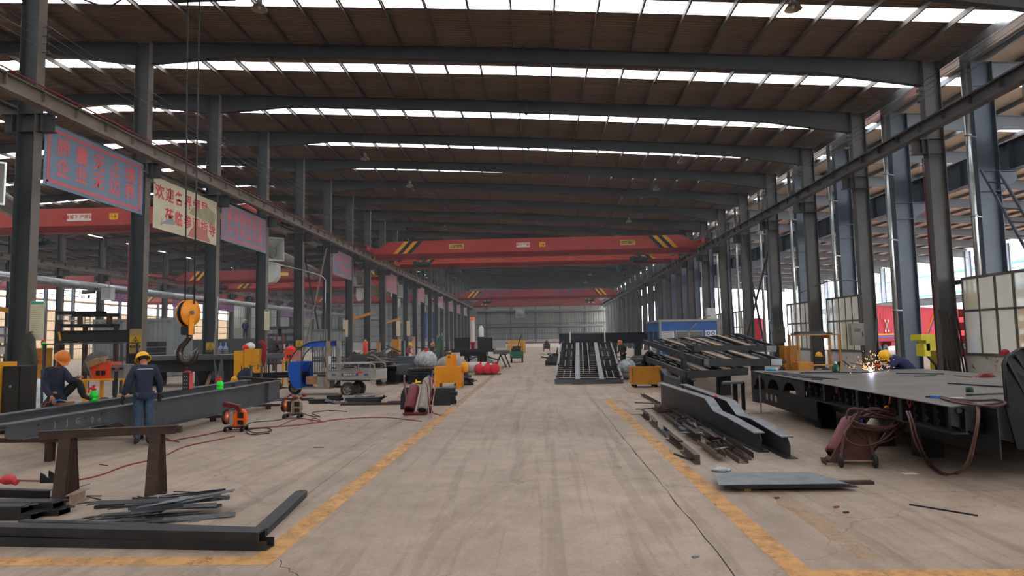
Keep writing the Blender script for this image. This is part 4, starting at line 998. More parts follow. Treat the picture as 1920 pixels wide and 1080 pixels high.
p = py(499, 600, 37.8); board((p.x, 37.9, p.z), .32, 1.2, mat('paper_cream', (0, 0, 0)), 'narrow cream notice sheet on the fourth left column', mat('heading_green', (0, 0, 0)))
for (u, v, Y_, lab) in ((674, 590, 62, 'orange swivel jib arm on the seventh left column'), (727, 600, 74, 'orange swivel jib arm on the ninth left column')):
    a = py(u - 10, v + 8, Y_); b = py(u + 24, v - 3, Y_ - 3)
    r = T('jib_arm', lab, 'jib', tuple(a)); O(MB().bar(a, b, .16, .22), 'arm', M_OCHRE, r); O(MB().bx(a.x - .25, a.x + .05, a.y - .2, a.y + .2, a.z - .3, a.z + .5), 'bracket', M_OCHRE, r)
r = T('jib_arm', 'ochre jib beam at the left picture edge behind the first column', 'jib', (-17, 20, 3.3)); a = py(-10, 577, 20.6); b = py(26, 585, 20.6); O(MB().bar(a, b, .12, .14), 'arm', M_OCHRE, r); O(MB().bx(-16.9, -16.75, 20.3, 20.7, a.z - .2, a.z + .5), 'bracket', M_OCHRE, r)
O(MB().tube([px(242, 455, -16.9), px(240, 560, -16.9), px(237, 700, -16.9)], .035, 8), 'conduit', mat('oxide_red', (0, 0, 0)), None, 'thin dark red pipe running down beside the second left column', 'conduit')
O(MB().tube([py(494, 490, 41), py(560, 505, 41), py(602, 517, 41), py(610, 525, 41), py(609, 640, 41)], .035, 8), 'conduit', M_GALV, None, 'thin galvanized pipe bending down beside the sixth left column', 'conduit')
O(MB().bar(py(408, 557, 31.4), py(397, 722, 31.4), .05, .05), 'steel_bar', M_GALV, None, 'long bright steel bar leaning against the third left column', 'steel bar')
# ================================================================ left foreground
M_HB = mat('dull_grey_steel', (92, 94, 98), .5, .25, (76, 78, 82), 1.5, .5, wear=(112, 92, 78), wamt=.66)
M_DK = mat('mill_steel', (62, 62, 65), .45, .35, (48, 48, 51), 3, .5, wear=(96, 76, 62), wamt=.68)
M_DKD = mat('dark_mill_steel', (46, 46, 48), .5, .3, (36, 36, 38), 3, .5)
M_CUT = mat('bright_cut_steel', (142, 144, 148), .42, .2, (104, 108, 114), 4, .5, wear=(90, 78, 70), wamt=.66)
M_RUST = mat('rusty_steel', (74, 54, 45), .75, .1, (54, 41, 36), 5, .5, wear=(112, 84, 64), wamt=.63, bump=.2)
M_TAN = mat('beige_steel', (164, 140, 118), .6, .1, (138, 116, 98), 5, .5)
M_CARD = mat('cardboard', (166, 122, 84), .85, 0, (150, 108, 74), 3, .5)
M_WOOD = mat('plank_wood', (158, 122, 78), .7, 0, (128, 96, 60), 6, .5, stretch=(1, 8, 1))
M_WELD = mat('welder_orange', (214, 74, 38), .45, 0, (196, 66, 36), 5, .5, wear=(90, 48, 34), wamt=.66)
M_MAROON = mat('maroon_paint', (112, 32, 42), .35, 0, (92, 28, 36), 6, .5, wear=(186, 160, 160), wamt=.7)
M_GREYCYL = mat('grey_cylinder', (150, 146, 134), .45, 0, (128, 122, 110), 5, .5, wear=(98, 84, 70), wamt=.66)
M_GREENB = mat('spray_green', (40, 226, 60), .3); M_REDP = mat('plastic_red', (228, 40, 44), .35)
M_HOSE = mat('hose_red_brown', (140, 58, 54), .5); M_HOSEB = mat('hose_brown', (96, 58, 51), .5, 0, (78, 47, 43), 9, .5); M_CABLE = mat('rubber_black', (34, 32, 34), .6)
M_CAMO = mat('camouflage_cloth', (74, 74, 66), .9, 0, (46, 46, 44), 7, .5)
M_PLASTIC = mat('clear_wrap', (186, 190, 194), .2, 0, (120, 124, 128), 6, .5, wear=(232, 234, 236), wamt=.56, bump=.6, bscale=14)
# gooseneck H beam, near one and far one
def neck_beam(x, ya, yb, neck, lab, top=.77, zb=.16, w=.26, neckz=.5):
    r = T('h_beam', lab, 'steel beam', (x, (ya + yb) / 2, zb), 'long gooseneck beams on the floor')
    y1, y2 = neck
    pts = [(x - .006, ya, top - .02), (x - .006, ya, neckz + .02), (x - .006, ya + .12, neckz - .05)] if False else [(x - .006, ya, top - .02), (x - .006, ya, neckz + .06), (x - .006, ya + .2, neckz)]
    pts += [(x - .006, y1, neckz - .03), (x - .006, y2, zb + .02), (x - .006, yb, zb + .02), (x - .006, yb, top - .02)]
    O(MB().plate(pts, (1, 0, 0), .012), 'web', M_HB, r)
    O(MB().bx(x - w / 2, x + w / 2, ya - .12, yb, top - .02, top), 'top_flange', M_HB, r)
    O(MB().bar((x, ya + .2, neckz), (x, y1, neckz - .03), w, .02).bar((x, y1, neckz - .03), (x, y2, zb + .01), w, .02).bar((x, y2, zb + .01), (x, yb, zb + .01), w, .02), 'bottom_flange', M_HB, r)
    O(MB().bx(x + .006, x + w / 2 - .02, yb - 1.1, yb - 1.08, zb + .02, top - .02), 'stiffener', M_HB, r)
    return r
HX = -8.38
hb1 = neck_beam(HX, 9.95, 20.7, (12.55, 13.15), 'long grey gooseneck H beam on low trestles, the one nearer the aisle')
neck_beam(-9.7, 10.9, 21.3, (13.6, 14.2), 'long grey gooseneck H beam on low trestles, the one behind with the seated worker')
mb = MB()
for (u, v) in ((107, 792), (160, 784), (293, 765), (190, 776), (72, 797)): p = px(u, v, HX + .01); mb.cyl((HX + .005, p.y, p.z), (HX + .009, p.y, p.z), .02, 8)
O(mb, 'bolt_hole', M_BLACK, hb1)
for k, (t, u, v) in enumerate((('G', 146, 790), ('0', 173, 788), ('o', 186, 786), ('J', 126, 792), (')', 103, 796))):
    p = px(u, v, HX + .01); text(t, basis((HX + .008, p.y, p.z), (0, 1, 0), (0, 0, 1)), .16, mat('chalk', (150, 138, 138), .9), hb1, 'chalk_mark')
def stand(x0, x1, y, z, lab, m=M_RUST):
    r = T('floor_stand', lab, 'trestle', ((x0 + x1) / 2, y, 0), 'low stands under the gooseneck beams')
    O(MB().bx(x0, x1, y - .06, y + .06, z - .07, z), 'beam', m, r)
    for x in (x0 + .35, x1 - .35): O(MB().ibeam((x, y, 0), (x, y, z - .07), .12, .1, .012, .01, (0, 1, 0)), 'leg', m, r)
stand(-10.2, -7.75, 19.2, .16, 'low rusty stand under the far end of the gooseneck beams'); stand(-10.3, -8.1, 13.5, .16, 'low rusty stand under the near part of the gooseneck beams')
stand(-10.2, -8.0, 16.4, .16, 'low rusty stand under the middle of the gooseneck beams'); stand(-10.4, -8.1, 11.0, .4, 'taller rusty stand under the beam necks at the left')
# rusty A trestle
r = T('rusty_trestle', 'tall rusty A-frame trestle of steel channels in the left foreground', 'trestle', (-5.45, 8.15, 0))
A_, B_ = pz(105, 952), pz(285, 940); dv = (B_ - A_); dv.z = 0; dn = dv.normalized(); nn = Vector((-dn.y, dn.x, 0)); ztop_ = py(105, 806, 8.15).z; zbt = ztop_ - .09
def tr_end(P):
    P = P.copy(); P.z = 0; Q = P + nn * .36 + dn * .02; tp = P + nn * .2
    O(MB().ibeam(P + Vector((0, 0, .0)), tp - nn * .045 + Vector((0, 0, zbt)), .13, .09, .01, .008, nn), 'leg', M_RUST, r)
    O(MB().ibeam(Q + Vector((0, 0, .0)), tp + nn * .065 + Vector((0, 0, zbt)), .13, .09, .01, .008, nn), 'leg', M_RUST, r)
    return P, Q
P1, Q1 = tr_end(A_ + dn * .02); O(MB().ibeam(P1 + dn * .12 + Vector((0, 0, .07)), Q1 + dn * .12 + nn * .05 + Vector((0, 0, .07)), .1, .13, .012, .008), 'foot_beam', M_TAN, r)
P2, Q2 = tr_end(B_ - dn * .02)
ca = A_ - dn * .28 + nn * .2; cb = B_ + dn * .22 + nn * .2; ca.z = cb.z = zbt + .045
O(MB().chan(ca + Vector((0, 0, .045)), cb + Vector((0, 0, .045)), .13, -.09, .008).bar(ca + Vector((0, 0, .042)), cb + Vector((0, 0, .042)), .13, .008), 'top_channel', M_RUST, r)
O(MB().bar(cb - dn * .12, cb + dn * .05, .1, .08), 'end_piece', M_RUST, r)
# long channels lying in front
def chan_thing(a, b, w, h, m, lab, t=.01, up=(0, 0, 1), g='long steel channels in the left foreground', name='steel_channel'):
    o = O(MB().chan(a, b, w, h, t, up), name, m, None, lab, 'steel channel', g); return o
e1 = pz(500, 1034); s1 = pz(-60, 1024)
chan_thing((s1.x, s1.y + .08, .0), (e1.x, e1.y + .08, .0), .16, .085, M_DK, 'long dark steel channel on the floor, lowest one in front')
e2 = pz(483, 1016, .1); s2 = pz(-60, 1002, .1)
O(MB().prof([(-.08, 0), (-.06, 0), (-.06, .075), (.06, .075), (.06, 0), (.08, 0), (.08, .09), (-.08, .09)], (s2.x, s2.y + .08, .087), (e2.x, e2.y + .1, .087)), 'steel_channel', M_DK, None, 'long dark steel channel lying upside down on the lowest one', 'steel channel', 'long steel channels in the left foreground')
e3 = pz(468, 1003, .1); s3 = pz(12, 985, .1)
O(MB().prof([(-.075, 0), (-.065, 0), (-.035, .09), (.035, .09), (.065, 0), (.075, 0), (.04, .1), (-.04, .1)], (s3.x, s3.y + .2, 0), (e3.x, e3.y + .22, 0)), 'steel_channel', M_DK, None, 'long dark channel lying behind the two stacked ones', 'steel channel', 'long steel channels in the left foreground')
# long bar with rounded end and hole
a = pz(487, 1005); b = pz(566, 930); d = (b - a).normalized(); n_ = Vector((-d.y, d.x, 0)); L = (b - a).length
r = T('holed_channel', 'dark channel arm with rounded holed end lying beside the yellow line', 'steel channel', tuple(a))
pr = [(-.075, 0), (-.067, 0), (-.067, .06), (.067, .06), (.067, 0), (.075, 0), (.075, .068), (-.075, .068)]
O(MB().prof(pr, a, a + d * (L - .06)), 'channel', M_DK, r)
tip = [a + d * (L - .06) - n_ * .075, a + d * (L - .02) - n_ * .07, a + d * (L + .03) - n_ * .03, a + d * (L + .03) + n_ * .03, a + d * (L - .02) + n_ * .07, a + d * (L - .06) + n_ * .075]
O(MB().plate([p + Vector((0, 0, .0)) for p in tip], (0, 0, 1), .068), 'rounded_tip', M_DK, r)
O(MB().cyl(a + d * (L - .03) + Vector((0, 0, .0675)), a + d * (L - .03) + Vector((0, 0, .0695)), .022, 14), 'hole', M_BLACK, r)
# pile of cut strips
def scrap_strip(c, L, w, ang, z, tilt, m, kind, lab, g):
    mb = MB(); M = Matrix.Translation((c[0], c[1], z)) @ Euler((R.uniform(-.1, .1), tilt, ang)).to_matrix().to_4x4(); mb.M = M; h = L / 2
    if kind == 0: mb.plate([(-h, -w / 2, 0), (h - .03, -w / 2, 0), (h, 0, 0), (h - .03, w / 2, 0), (-h + .05, w / 2, 0)], (0, 0, 1), .006)
    elif kind == 1: mb.chan((-h, 0, 0), (h, 0, 0), w * .7, .035, .005)
    elif kind == 2: mb.angle((-h, 0, 0), (h, 0, 0), w * .6, .04, .005)
    else:
        mb.plate([(-h, -w / 2, 0), (-h + .1, -w * .3, 0), (-h + .16, -w / 2, 0), (h - .12, -w / 2, 0), (h - .06, -w * .2, 0), (h, -w * .5, 0), (h, w / 2, 0), (-h + .06, w / 2, 0), (-h, w * .1, 0)], (0, 0, 1), .006)
    return O(mb, 'steel_offcut', m, None, lab, 'steel offcut', g)
g = 'offcuts piled beside the rusty trestle'
cc = pz(300, 968); labs = ['topmost offcut of the pile beside the rusty trestle', 'pale offcut sticking out to the upper right of the trestle pile']
n = 0
for k in range(30):
    t = k / 30; c = (cc.x + R.uniform(-.38, .5) * (1.1 - t * .5), cc.y + R.uniform(-.3, .3) * (1.1 - t * .5)); L = R.uniform(.5, .95)
    ang = R.uniform(.05, .4) if R.random() < .85 else -.5
    scrap_strip(c, L, R.uniform(.08, .16), ang, .01 + .2 * t, R.uniform(-.16, .03) * t, (M_CUT, M_DK, M_HB, M_CUT)[k % 4], R.choice((0, 1, 2, 3, 0, 3)), 'bright cut steel strip in the tangled pile beside the rusty trestle', g)
for (u, v, L, an, m, kd, lab) in ((205, 952, .32, .35, M_DK, 1, 'short grey channel piece lying left of the offcut pile'), (140, 975, .42, .65, M_CUT, 0, 'narrow steel strip lying behind the long channels'), (395, 965, .3, -.6, M_CUT, 0, 'light steel strip on the right edge of the offcut pile'), (375, 975, .28, .9, M_CUT, 0, 'light steel strip crossing under the right edge of the pile'), (100, 978, .3, .1, M_TAN, 0, 'thin flat sheet on the floor left of the offcut pile')):
    c = pz(u, v); scrap_strip(c, L, .07, an, .004, 0, m, kd, lab, None)
# loose rods
def rod(u0, v0, u1, v1, m, lab, w=.014, z=.007, g=None):
    a, b = pz(u0, v0, z), pz(u1, v1, z); return O(MB().bar(a, b, w, w * .8), 'steel_rod', m, None, lab, 'steel rod', g)
rod(325, 922, 372, 923, M_DKD, 'short dark rod on the floor right of the trestle'); rod(120, 941, 168, 933, M_DKD, 'bent dark rod beside the trestle foot, upper one'); rod(130, 947, 192, 939, M_DKD, 'dark rod beside the trestle foot, lower one'); rod(162, 931, 188, 937, M_DKD, 'stub of dark rod beside the trestle foot')
rod(162, 930, 190, 930, M_DKD, 'thin dark rod behind the trestle foot'); rod(187, 871, 201, 873, M_DKD, 'tiny dark rod on the floor behind the trestle'); rod(148, 913, 168, 907, M_CUT, 'thin grey rod on the floor left of the trestle'); rod(588, 839, 607, 839, M_DK, 'small flat bar on the open floor near the left line')
rod(1705, 946, 1833, 967, M_DKD, 'single thin dark bar on the right floor', .02)
O(MB().box(pz(397, 925, .003), (.12, .05, .004), rz=.3), 'paper_scrap', M_WHITE, None, 'small white scrap of paper beside the offcut pile', 'paper')
# stack of notched plates at the left edge
c0_ = pz(10, 978); k = 0
for (dx, dy, z, L, lab) in ((.0, .12, 0.0, .55, 'lowest notched channel plate of the stack at the left edge'), (.12, .30, 0.0, .62, 'rear notched channel plate of the stack at the left edge'), (-.12, .12, .075, .55, 'upper front notched channel plate of the left edge stack'), (.05, .32, .075, .6, 'upper rear notched channel plate of the left edge stack')):
    x0, x1 = c0_.x - .5 + dx, c0_.x + L - .28 + dx; y = c0_.y + dy
    r = T('notched_plate', lab, 'steel plate', (x1 - .3, y, z), 'notched channel plates at the left edge')
    O(MB().chan((x0, y, z + .072), (x1, y, z + .072), .19, -.07, .008), 'channel', M_DK, r)
    O(MB().plate([(x1, y - .095, z + .066), (x1 + .05, y - .05, z + .066), (x1 + .02, y, z + .066), (x1 + .1, y + .03, z + .066), (x1 + .06, y + .095, z + .066), (x1, y + .095, z + .066)], (0, 0, 1), .007), 'notched_tongue', M_DK, r)
    for q in (.12, .34): O(MB().cyl((x1 - q, y + .02, z + .072), (x1 - q, y + .02, z + .0735), .022, 12), 'hole', M_BLACK, r)
# saddle brackets on a dark bar, red piece
a = pz(-40, 934); b = pz(82, 938); O(MB().ibeam((a.x, a.y + .1, .05), (b.x, b.y + .1, .05), .1, .1, .008, .008), 'steel_beam', M_DKD, None, 'dark low beam lying behind the plate stack at the left edge', 'steel beam')
for (u, v, lab) in ((68, 926, 'dark saddle bracket with a half-round cut, front one'), (84, 921, 'dark saddle bracket with a half-round cut, rear one')):
    c = pz(u, v); mb = MB(); P = [(-.1, 0), (.13, 0), (.13, .1)] + [(.03 + .075 * math.cos(t), .1 + .03 - .065 * math.sin(t)) for t in [0.3 + k * .42 for k in range(7)]] + [(-.1, .14)]
    mb.plate([(c.x + q[0], c.y + .18, q[1] + .1) for q in P], (0, 1, 0), .02); o = O(mb, 'saddle_bracket', M_DKD, None, lab, 'bracket')
c = pz(5, 925); O(MB().ell((c.x - .02, c.y + .1, .16), (.1, .09, .07), 10, 7).cyl((c.x + .02, c.y + .1, .15), (c.x + .12, c.y + .08, .12), .04, 10), 'red_valve', mat('valve_red', (190, 52, 58), .5), None, 'red rounded casting at the left picture edge', 'casting')
# wire feeders
def feeder(u, v, s_, m, lab, mask):
    c = pz(u, v); c.z = 0; r = T('wire_feeder', lab, 'wire feeder', tuple(c)); mb = MB()
    x, y = c.x, c.y
    P = [(x + .06, .1), (x + .3, .13), (x + .36, .24), (x + .34, .42), (x + .26, .5), (x + .12, .44), (x + .05, .34)]
    O(MB().plate([(a_, y - .05, b_) for a_, b_ in P], (0, 1, 0), .1).plate([(x + .05, y - .07, .1), (x + .1, y - .07, .1), (x + .16, y - .07, .5 - .08), (x + .08, y - .07, .36)], (0, 1, 0), .02), 'housing', m, r)
    O(MB().bx(x + .17, x + .30, y - .066, y - .05, .3, .42).bx(x + .17, x + .30, y - .066, y - .05, .15, .25), 'opening', M_BLACK, r)
    O(MB().box((x + .235, y - .07, .275), (.15, .02, .03), ry=.2), 'cross_bar', m, r)
    O(MB().lathe([(.0, -.02), (.17, -.02), (.17, .0), (.0, .0)], (x - .1, y, .32), (1, -.2, 0), 20), 'spool_flange', M_BLACK, r)
    O(MB().lathe([(.0, .0), (.15, .0), (.15, .08), (.0, .08)], (x - .08, y, .32), (1, -.2, 0), 20), 'wire_spool', mat('copper_wire', (196, 104, 76), .35, .6), r)
    O(MB().bx(x - .0, x + .08, y - .1, y + .1, .16, .44), 'spool_cover', mat('grey_cover', (150, 148, 138), .5) if mask else M_BLACK, r)
    O(MB().bx(x - .1, x + .34, y - .14, y + .14, .09, .11), 'chassis', M_CHAR, r)
    for xx in (x - .08, x + .3):
        for yy in (y - .12, y + .12): O(MB().lathe([(.0, -.015), (.045, -.015), (.045, .015), (.0, .015)], (xx, yy, .045), (0, 1, 0), 12).bx(xx - .01, xx + .01, yy - .02, yy + .02, .04, .1), 'caster', M_BLACK, r)
    if mask:
        q = T('welding_mask', 'dark maroon welding mask lying on top of the orange wire feeder', 'welding mask', (x, y, .5))
        O(MB().plate([(x - .16, y - .09, .56), (x + .1, y - .09, .53), (x + .2, y - .09, .42), (x + .26, y - .09, .45), (x + .2, y - .09, .58), (x - .14, y - .09, .66)], (0, 1, 0), .16), 'shell', M_MAROON, q)
    return r
feeder(433, 809, 1, mat('feeder_orange', (240, 104, 30), .4), 'orange pentagonal wire feeder with a copper spool on casters', True)
feeder(541, 784, 1, M_TAN, 'beige pentagonal wire feeder with a black spool on casters', False)
# hoses and cables on the floor
def fline(pts, r_, m, lab, name='hose', z=None, cat='hose'):
    P = [pz(u, v, r_) for u, v in pts]; Q = []
    for i in range(len(P) - 1):          # Catmull-Rom
        p0_, p1__, p2__, p3__ = P[max(i - 1, 0)], P[i], P[i + 1], P[min(i + 2, len(P) - 1)]
        for k in range(6):
            t = k / 6; Q.append(.5 * ((2 * p1__) + (p2__ - p0_) * t + (2 * p0_ - 5 * p1__ + 4 * p2__ - p3__) * t * t + (3 * p1__ - p0_ - 3 * p2__ + p3__) * t ** 3))
    Q.append(P[-1]); return O(MB().tube(Q, r_, 6), name, m, None, lab, cat)
fline(((-30, 899), (40, 901), (100, 902), (150, 899), (190, 890), (240, 872), (300, 858), (345, 838), (400, 826), (440, 818)), .012, M_HOSE, 'red hose snaking across the floor behind the trestle to the orange feeder')
fline(((290, 800), (300, 812), (315, 826), (340, 823), (380, 816), (420, 808), (470, 803), (560, 797), (640, 786), (720, 783), (790, 790)), .013, M_HOSE, 'red and black twin hose running from the standing worker past the feeders')
fline(((283, 770), (293, 785), (303, 806), (312, 822), (335, 829)), .012, M_HOSE, 'dark red hose hanging from the standing worker to the floor') 
fline(((452, 800), (465, 807), (480, 812), (508, 808), (500, 803), (470, 805), (462, 811), (475, 815), (505, 812)), .011, M_CABLE, 'black torch cable curled beside the orange feeder', 'cable', cat='cable')
fline(((460, 798), (475, 792), (520, 788), (545, 780), (565, 776)), .01, M_CABLE, 'thin black cable between the two feeders', 'cable', cat='cable')
fline(((560, 771), (575, 778), (600, 782), (585, 774), (620, 770), (650, 772)), .011, M_CABLE, 'black torch cable beside the beige feeder', 'cable', cat='cable')
fline(((520, 800), (560, 785), (600, 790), (590, 784), (582, 788), (592, 793), (620, 788), (640, 785)), .012, M_HOSE, 'looped red hose right of the beige feeder')
fline(((56, 828), (80, 822), (110, 826), (90, 832), (70, 828)), .013, M_HOSE, 'coiled dark red hose under the beam necks')
# spray bottles
def sprayer(c, lab):
    x, y, z = c; r = T('spray_bottle', lab, 'spray bottle', tuple(c))
    O(MB().lathe([(.0, 0), (.075, 0), (.085, .02), (.085, .07), (.078, .08), (.085, .09), (.085, .15), (.078, .16), (.07, .2), (.035, .235), (.03, .25)], c, n=18), 'bottle', M_GREENB, r)
    O(MB().lathe([(.045, .24), (.05, .25), (.05, .28), (.02, .29), (.018, .33), (.04, .335), (.04, .35), (0, .35)], c, n=14).bar((x, y, z + .3), (x - .1, y, z + .27), .03, .04).bar((x - .1, y, z + .28), (x - .12, y, z + .18), .02, .03), 'pump_head', M_REDP, r)
p = px(175, 751, -9.66); sprayer(Vector((-9.66, p.y, .77)), 'green spray bottle with red pump standing on the rear beam by the seated worker')
p = px(412, 730, HX); sprayer(Vector((HX, p.y, .77)), 'green spray bottle with red pump standing on the front beam below the hook')

# ================================================================ behind the beams, left
def floor_box(u0, u1, v, Y_, z0, z1, d):      # box width from two picture columns
    a = py(u0, v, Y_); b = py(u1, v, Y_); return a.x, b.x, Y_, Y_ + d, z0, z1
def slab(name, m, lab, cat, *b, parent=None, grp=None, **k): return O(MB().bx(*b), name, m, parent, lab, cat, grp)
ytw = 16.2
x0, x1 = py(150, 712, ytw).x, py(236, 705, ytw).x; zt_ = py(190, 711, ytw).z
tb = table(x0, x1, ytw, ytw + .8, zt_, mat('table_yellow', (232, 166, 36), .5, 0, (212, 146, 30), 4, .5), 'yellow steel work table behind the seated worker', 'work_table', None, .07)
# red welding machine with knobs
def welder(x, y, z, w, h, d, lab, grey=True):
    r = T('welding_machine', lab, 'welding machine', (x, y, z))
    O(MB().bx(x, x + w * .62, y, y + d, z, z + h), 'housing', M_WELD, r)
    O(MB().bx(x + w * .18, x + w * .3, y - .01, y, z + h * .2, z + h * .5).bx(x + w * .34, x + w * .46, y - .01, y, z + h * .2, z + h * .5), 'vent', M_BLACK, r)
    O(MB().bx(x + w * .62, x + w, y + .02, y + d, z, z + h * .85), 'front_panel', mat('panel_grey', (110, 108, 104), .6) if grey else M_WELD, r)
    for q in (.7, .85, .95): O(MB().cyl((x + w * q, y + .02, z + h * .6), (x + w * q, y - .03, z + h * .6), .03, 10), 'knob', M_BLACK if q != .85 else M_REDP, r)
    O(MB().tube([(x + .05, y + d / 2, z + h), (x + .08, y + d / 2, z + h + .07), (x + w * .5, y + d / 2, z + h + .07), (x + w * .55, y + d / 2, z + h)], .015, 6), 'handle', M_BLACK, r)
xw = py(171, 700, ytw + .2).x; welder(xw, ytw + .15, zt_, py(233, 700, ytw + .2).x - xw, .42, .45, 'large red-orange welding machine with grey front on the yellow table')
# wooden block cage, wire spool disc
r = T('wooden_crate', 'small tilted wooden plank box on metal legs on the yellow table', 'crate', (x0 + .1, ytw + .3, zt_)); xx = py(143, 700, ytw).x
M_ = Matrix.Translation((xx + .38, ytw + .3, zt_ + .36)) @ Euler((0, -.35, .3)).to_matrix().to_4x4()
for k in range(3): O(MB().mtx(M_).bx(-.2 + .0, .2, -.2 + .135 * k, -.075 + .135 * k, .0, .15), 'plank', M_WOOD, r)
for a_, b_ in ((-.2, -.2), (.2, -.2), (-.2, .2), (.2, .2)): O(MB().mtx(M_).bar((a_, b_, .17), (a_ * .9, b_, -.3), .025, .025), 'leg', M_GALV, r)
r = T('cable_reel', 'grey wire reel with a red sticker leaning behind the plank box', 'reel', (xx + .1, ytw + .7, zt_)); O(MB().lathe([(0, -.05), (.36, -.05), (.36, -.03), (.28, -.03), (.28, .03), (.36, .03), (.36, .05), (0, .05)], (xx + .05, ytw + .75, zt_ + .34), (.2, -1, .15), 24), 'drum', mat('dirty_grey', (96, 92, 86), .7, 0, (76, 72, 68), 6, .5), r)
O(MB().lathe([(0, -.0), (.18, 0), (.18, .006), (0, .006)], (xx + .05 + .01, ytw + .69, zt_ + .35), (.2, -1, .15), 20), 'sticker', mat('pale_sticker', (186, 150, 146), .6), r)
# cardboard boxes, bags, tub behind rear beam
def carton(u, v, Y_, w, h, d, lab, m=M_CARD, rz=0.0, open_=False, z=0.0):
    p = py(u, v, Y_); r = T('cardboard_box', lab, 'box', (p.x, Y_, z)); M_ = Matrix.Translation((p.x, Y_ + d / 2, z)) @ Matrix.Rotation(rz, 4, 'Z')
    O(MB().mtx(M_).bx(-w / 2, w / 2, -d / 2, d / 2, 0, h), 'body', m, r)
    if open_:
        for s_ in (-1, 1): O(MB().mtx(M_).bar((s_ * w / 2, 0, h), (s_ * (w / 2 + .14), 0, h + .08), d, .006, (0, 0, 1)), 'flap', m, r)
    O(MB().mtx(M_).bx(-w / 2 - .001, w / 2 + .001, -.025, .025, h, h + .002).bx(-.03, .03, -d / 2 - .002, -d / 2, h * .3, h), 'tape', mat('tape_brown', (186, 150, 104), .4), r)
carton(128, 745, 14.7, .75, .62, .4, 'large brown cardboard box behind the seated worker', open_=True)
carton(208, 742, 14.9, .26, .62, .3, 'brown cardboard box behind the rear beam below the yellow table', rz=.15)
carton(221, 730, 15.5, .2, .78, .3, 'pale cardboard box tilted under the right end of the yellow table', mat('pale_card', (200, 160, 116), .85), .1)
def sack(c, s_, m, lab, n=18, name='plastic_bag', cat='bag', flat=.7):
    """crumpled bag: a bumpy closed lump resting at c"""
    rr = random.Random(int(abs(c[0] * 977 + c[1] * 31)))
    mb = MB(); mb.ell((0, 0, 0), (1, 1, 1), n, 10); vs = []
    for v in mb.v:
        k = 1 + .1 * math.sin(4 * v.x + 3 * v.z) * math.cos(5 * v.y - 2 * v.z) + .13 * max(abs(v.x), abs(v.y)) ** 4 + rr.uniform(-.045, .045)
        z = v.z * k; z = max(z, -.75) + .75
        vs.append(Vector((c[0] + v.x * k * s_[0], c[1] + v.y * k * s_[1], c[2] + z * s_[2] / 1.75)))
    mb.v = vs; return O(mb, name, m, None, lab, cat)
p = py(70, 768, 13.4); sack((p.x, 13.5, .28), (.22, .2, .42), M_PLASTIC, 'crumpled clear plastic bag beside the seated worker')
sack((p.x, 13.5, 0), (.28, .24, .3), mat('grey_sack', (120, 112, 100), .9), 'grey sack under the clear plastic bag', name='sack')
p = py(190, 745, 15.0); sack((p.x, 15.1, .0), (.3, .25, .75), mat('brown_sack', (92, 78, 66), .95, 0, (70, 60, 52), 5, .5), 'brown crumpled sack under the yellow table', name='sack')
p = py(125, 762, 13.6); sack((p.x + .05, 13.9, .0), (.26, .2, .75), M_WHITE, 'white plastic bag between the legs of the seated worker')
# tall black-and-yellow cabinet at left edge, camouflage coat, posts
p = py(0, 700, 14.6); q = py(38, 700, 14.6); zc_ = py(20, 687, 14.6).z
r = T('tool_cabinet', 'black tool cabinet with yellow side at the left picture edge', 'cabinet', (q.x - .4, 14.6, 0))
O(MB().bx(q.x - .42, q.x, 14.6, 15.1, 0, zc_), 'body', mat('cabinet_black', (44, 44, 42), .5, 0, (36, 36, 35), 4, .5), r); O(MB().bx(q.x - .4, q.x - .02, 14.57, 14.6, .05, zc_ - .03), 'door', mat('cabinet_black', (0, 0, 0)), r)
O(MB().cyl((q.x - .2, 14.56, zc_ * .7), (q.x - .2, 14.57, zc_ * .7), .03, 10), 'lock', M_GALV, r); O(MB().bx(q.x - .62, q.x - .42, 14.5, 15.0, 0, zc_ + .1), 'yellow_side', M_YEL, r)
r = T('work_coat', 'grey camouflage coat hanging on the first left column', 'coat', (-15.7, 19.7, 1.0)); u0 = py(48, 700, 19.6).x
O(MB().plate([(u0 - .25, 19.7, 2.2), (u0 - .05, 19.7, 2.45), (u0 + .12, 19.7, 2.2), (u0 + .2, 19.7, 1.3), (u0 + .15, 19.7, .75), (u0 - .1, 19.7, .95), (u0 - .3, 19.7, 1.5)], (0, 1, 0), .1), 'coat_body', M_CAMO, r)
O(MB().tube([(u0 + .1, 19.68, 2.1), (u0 + .25, 19.66, 1.6), (u0 + .22, 19.64, 1.1)], [.08, .07, .055], 10), 'sleeve', M_CAMO, r); O(MB().cyl((u0 - .02, 19.72, 2.45), (u0 - .02, 19.9, 2.45), .02, 6), 'peg', M_STEEL, r)
a, b = py(76, 768, 15.5), py(64, 695, 15.5); O(MB().angle((a.x, 15.5, 0), (b.x, 15.7, b.z), .06, .06, .006), 'steel_angle', M_DKD, None, 'dark steel angle leaning upright left of the seated worker', 'steel bar')
a, b = py(213, 735, 15.1), py(218, 697, 15.3); O(MB().bar((a.x, 15.1, 0), (b.x, 15.3, b.z), .08, .02), 'steel_bar', M_DKD, None, 'dark flat bar standing between yellow table and standing worker', 'steel bar')
r = T('tool_cabinet', 'ochre toolbox cabinet with red characters left of the seated worker', 'cabinet', (0, 24, 0)); p = py(74, 670, 24); r.location = (p.x, 24, 0); w_ = py(83, 670, 24).x - py(65, 670, 24).x; zt2 = py(74, 653, 24).z; zb2 = py(74, 684, 24).z
O(MB().bx(p.x - w_ / 2, p.x + w_ / 2, 24, 24.4, 0, zt2), 'body', M_OCHRE, r)
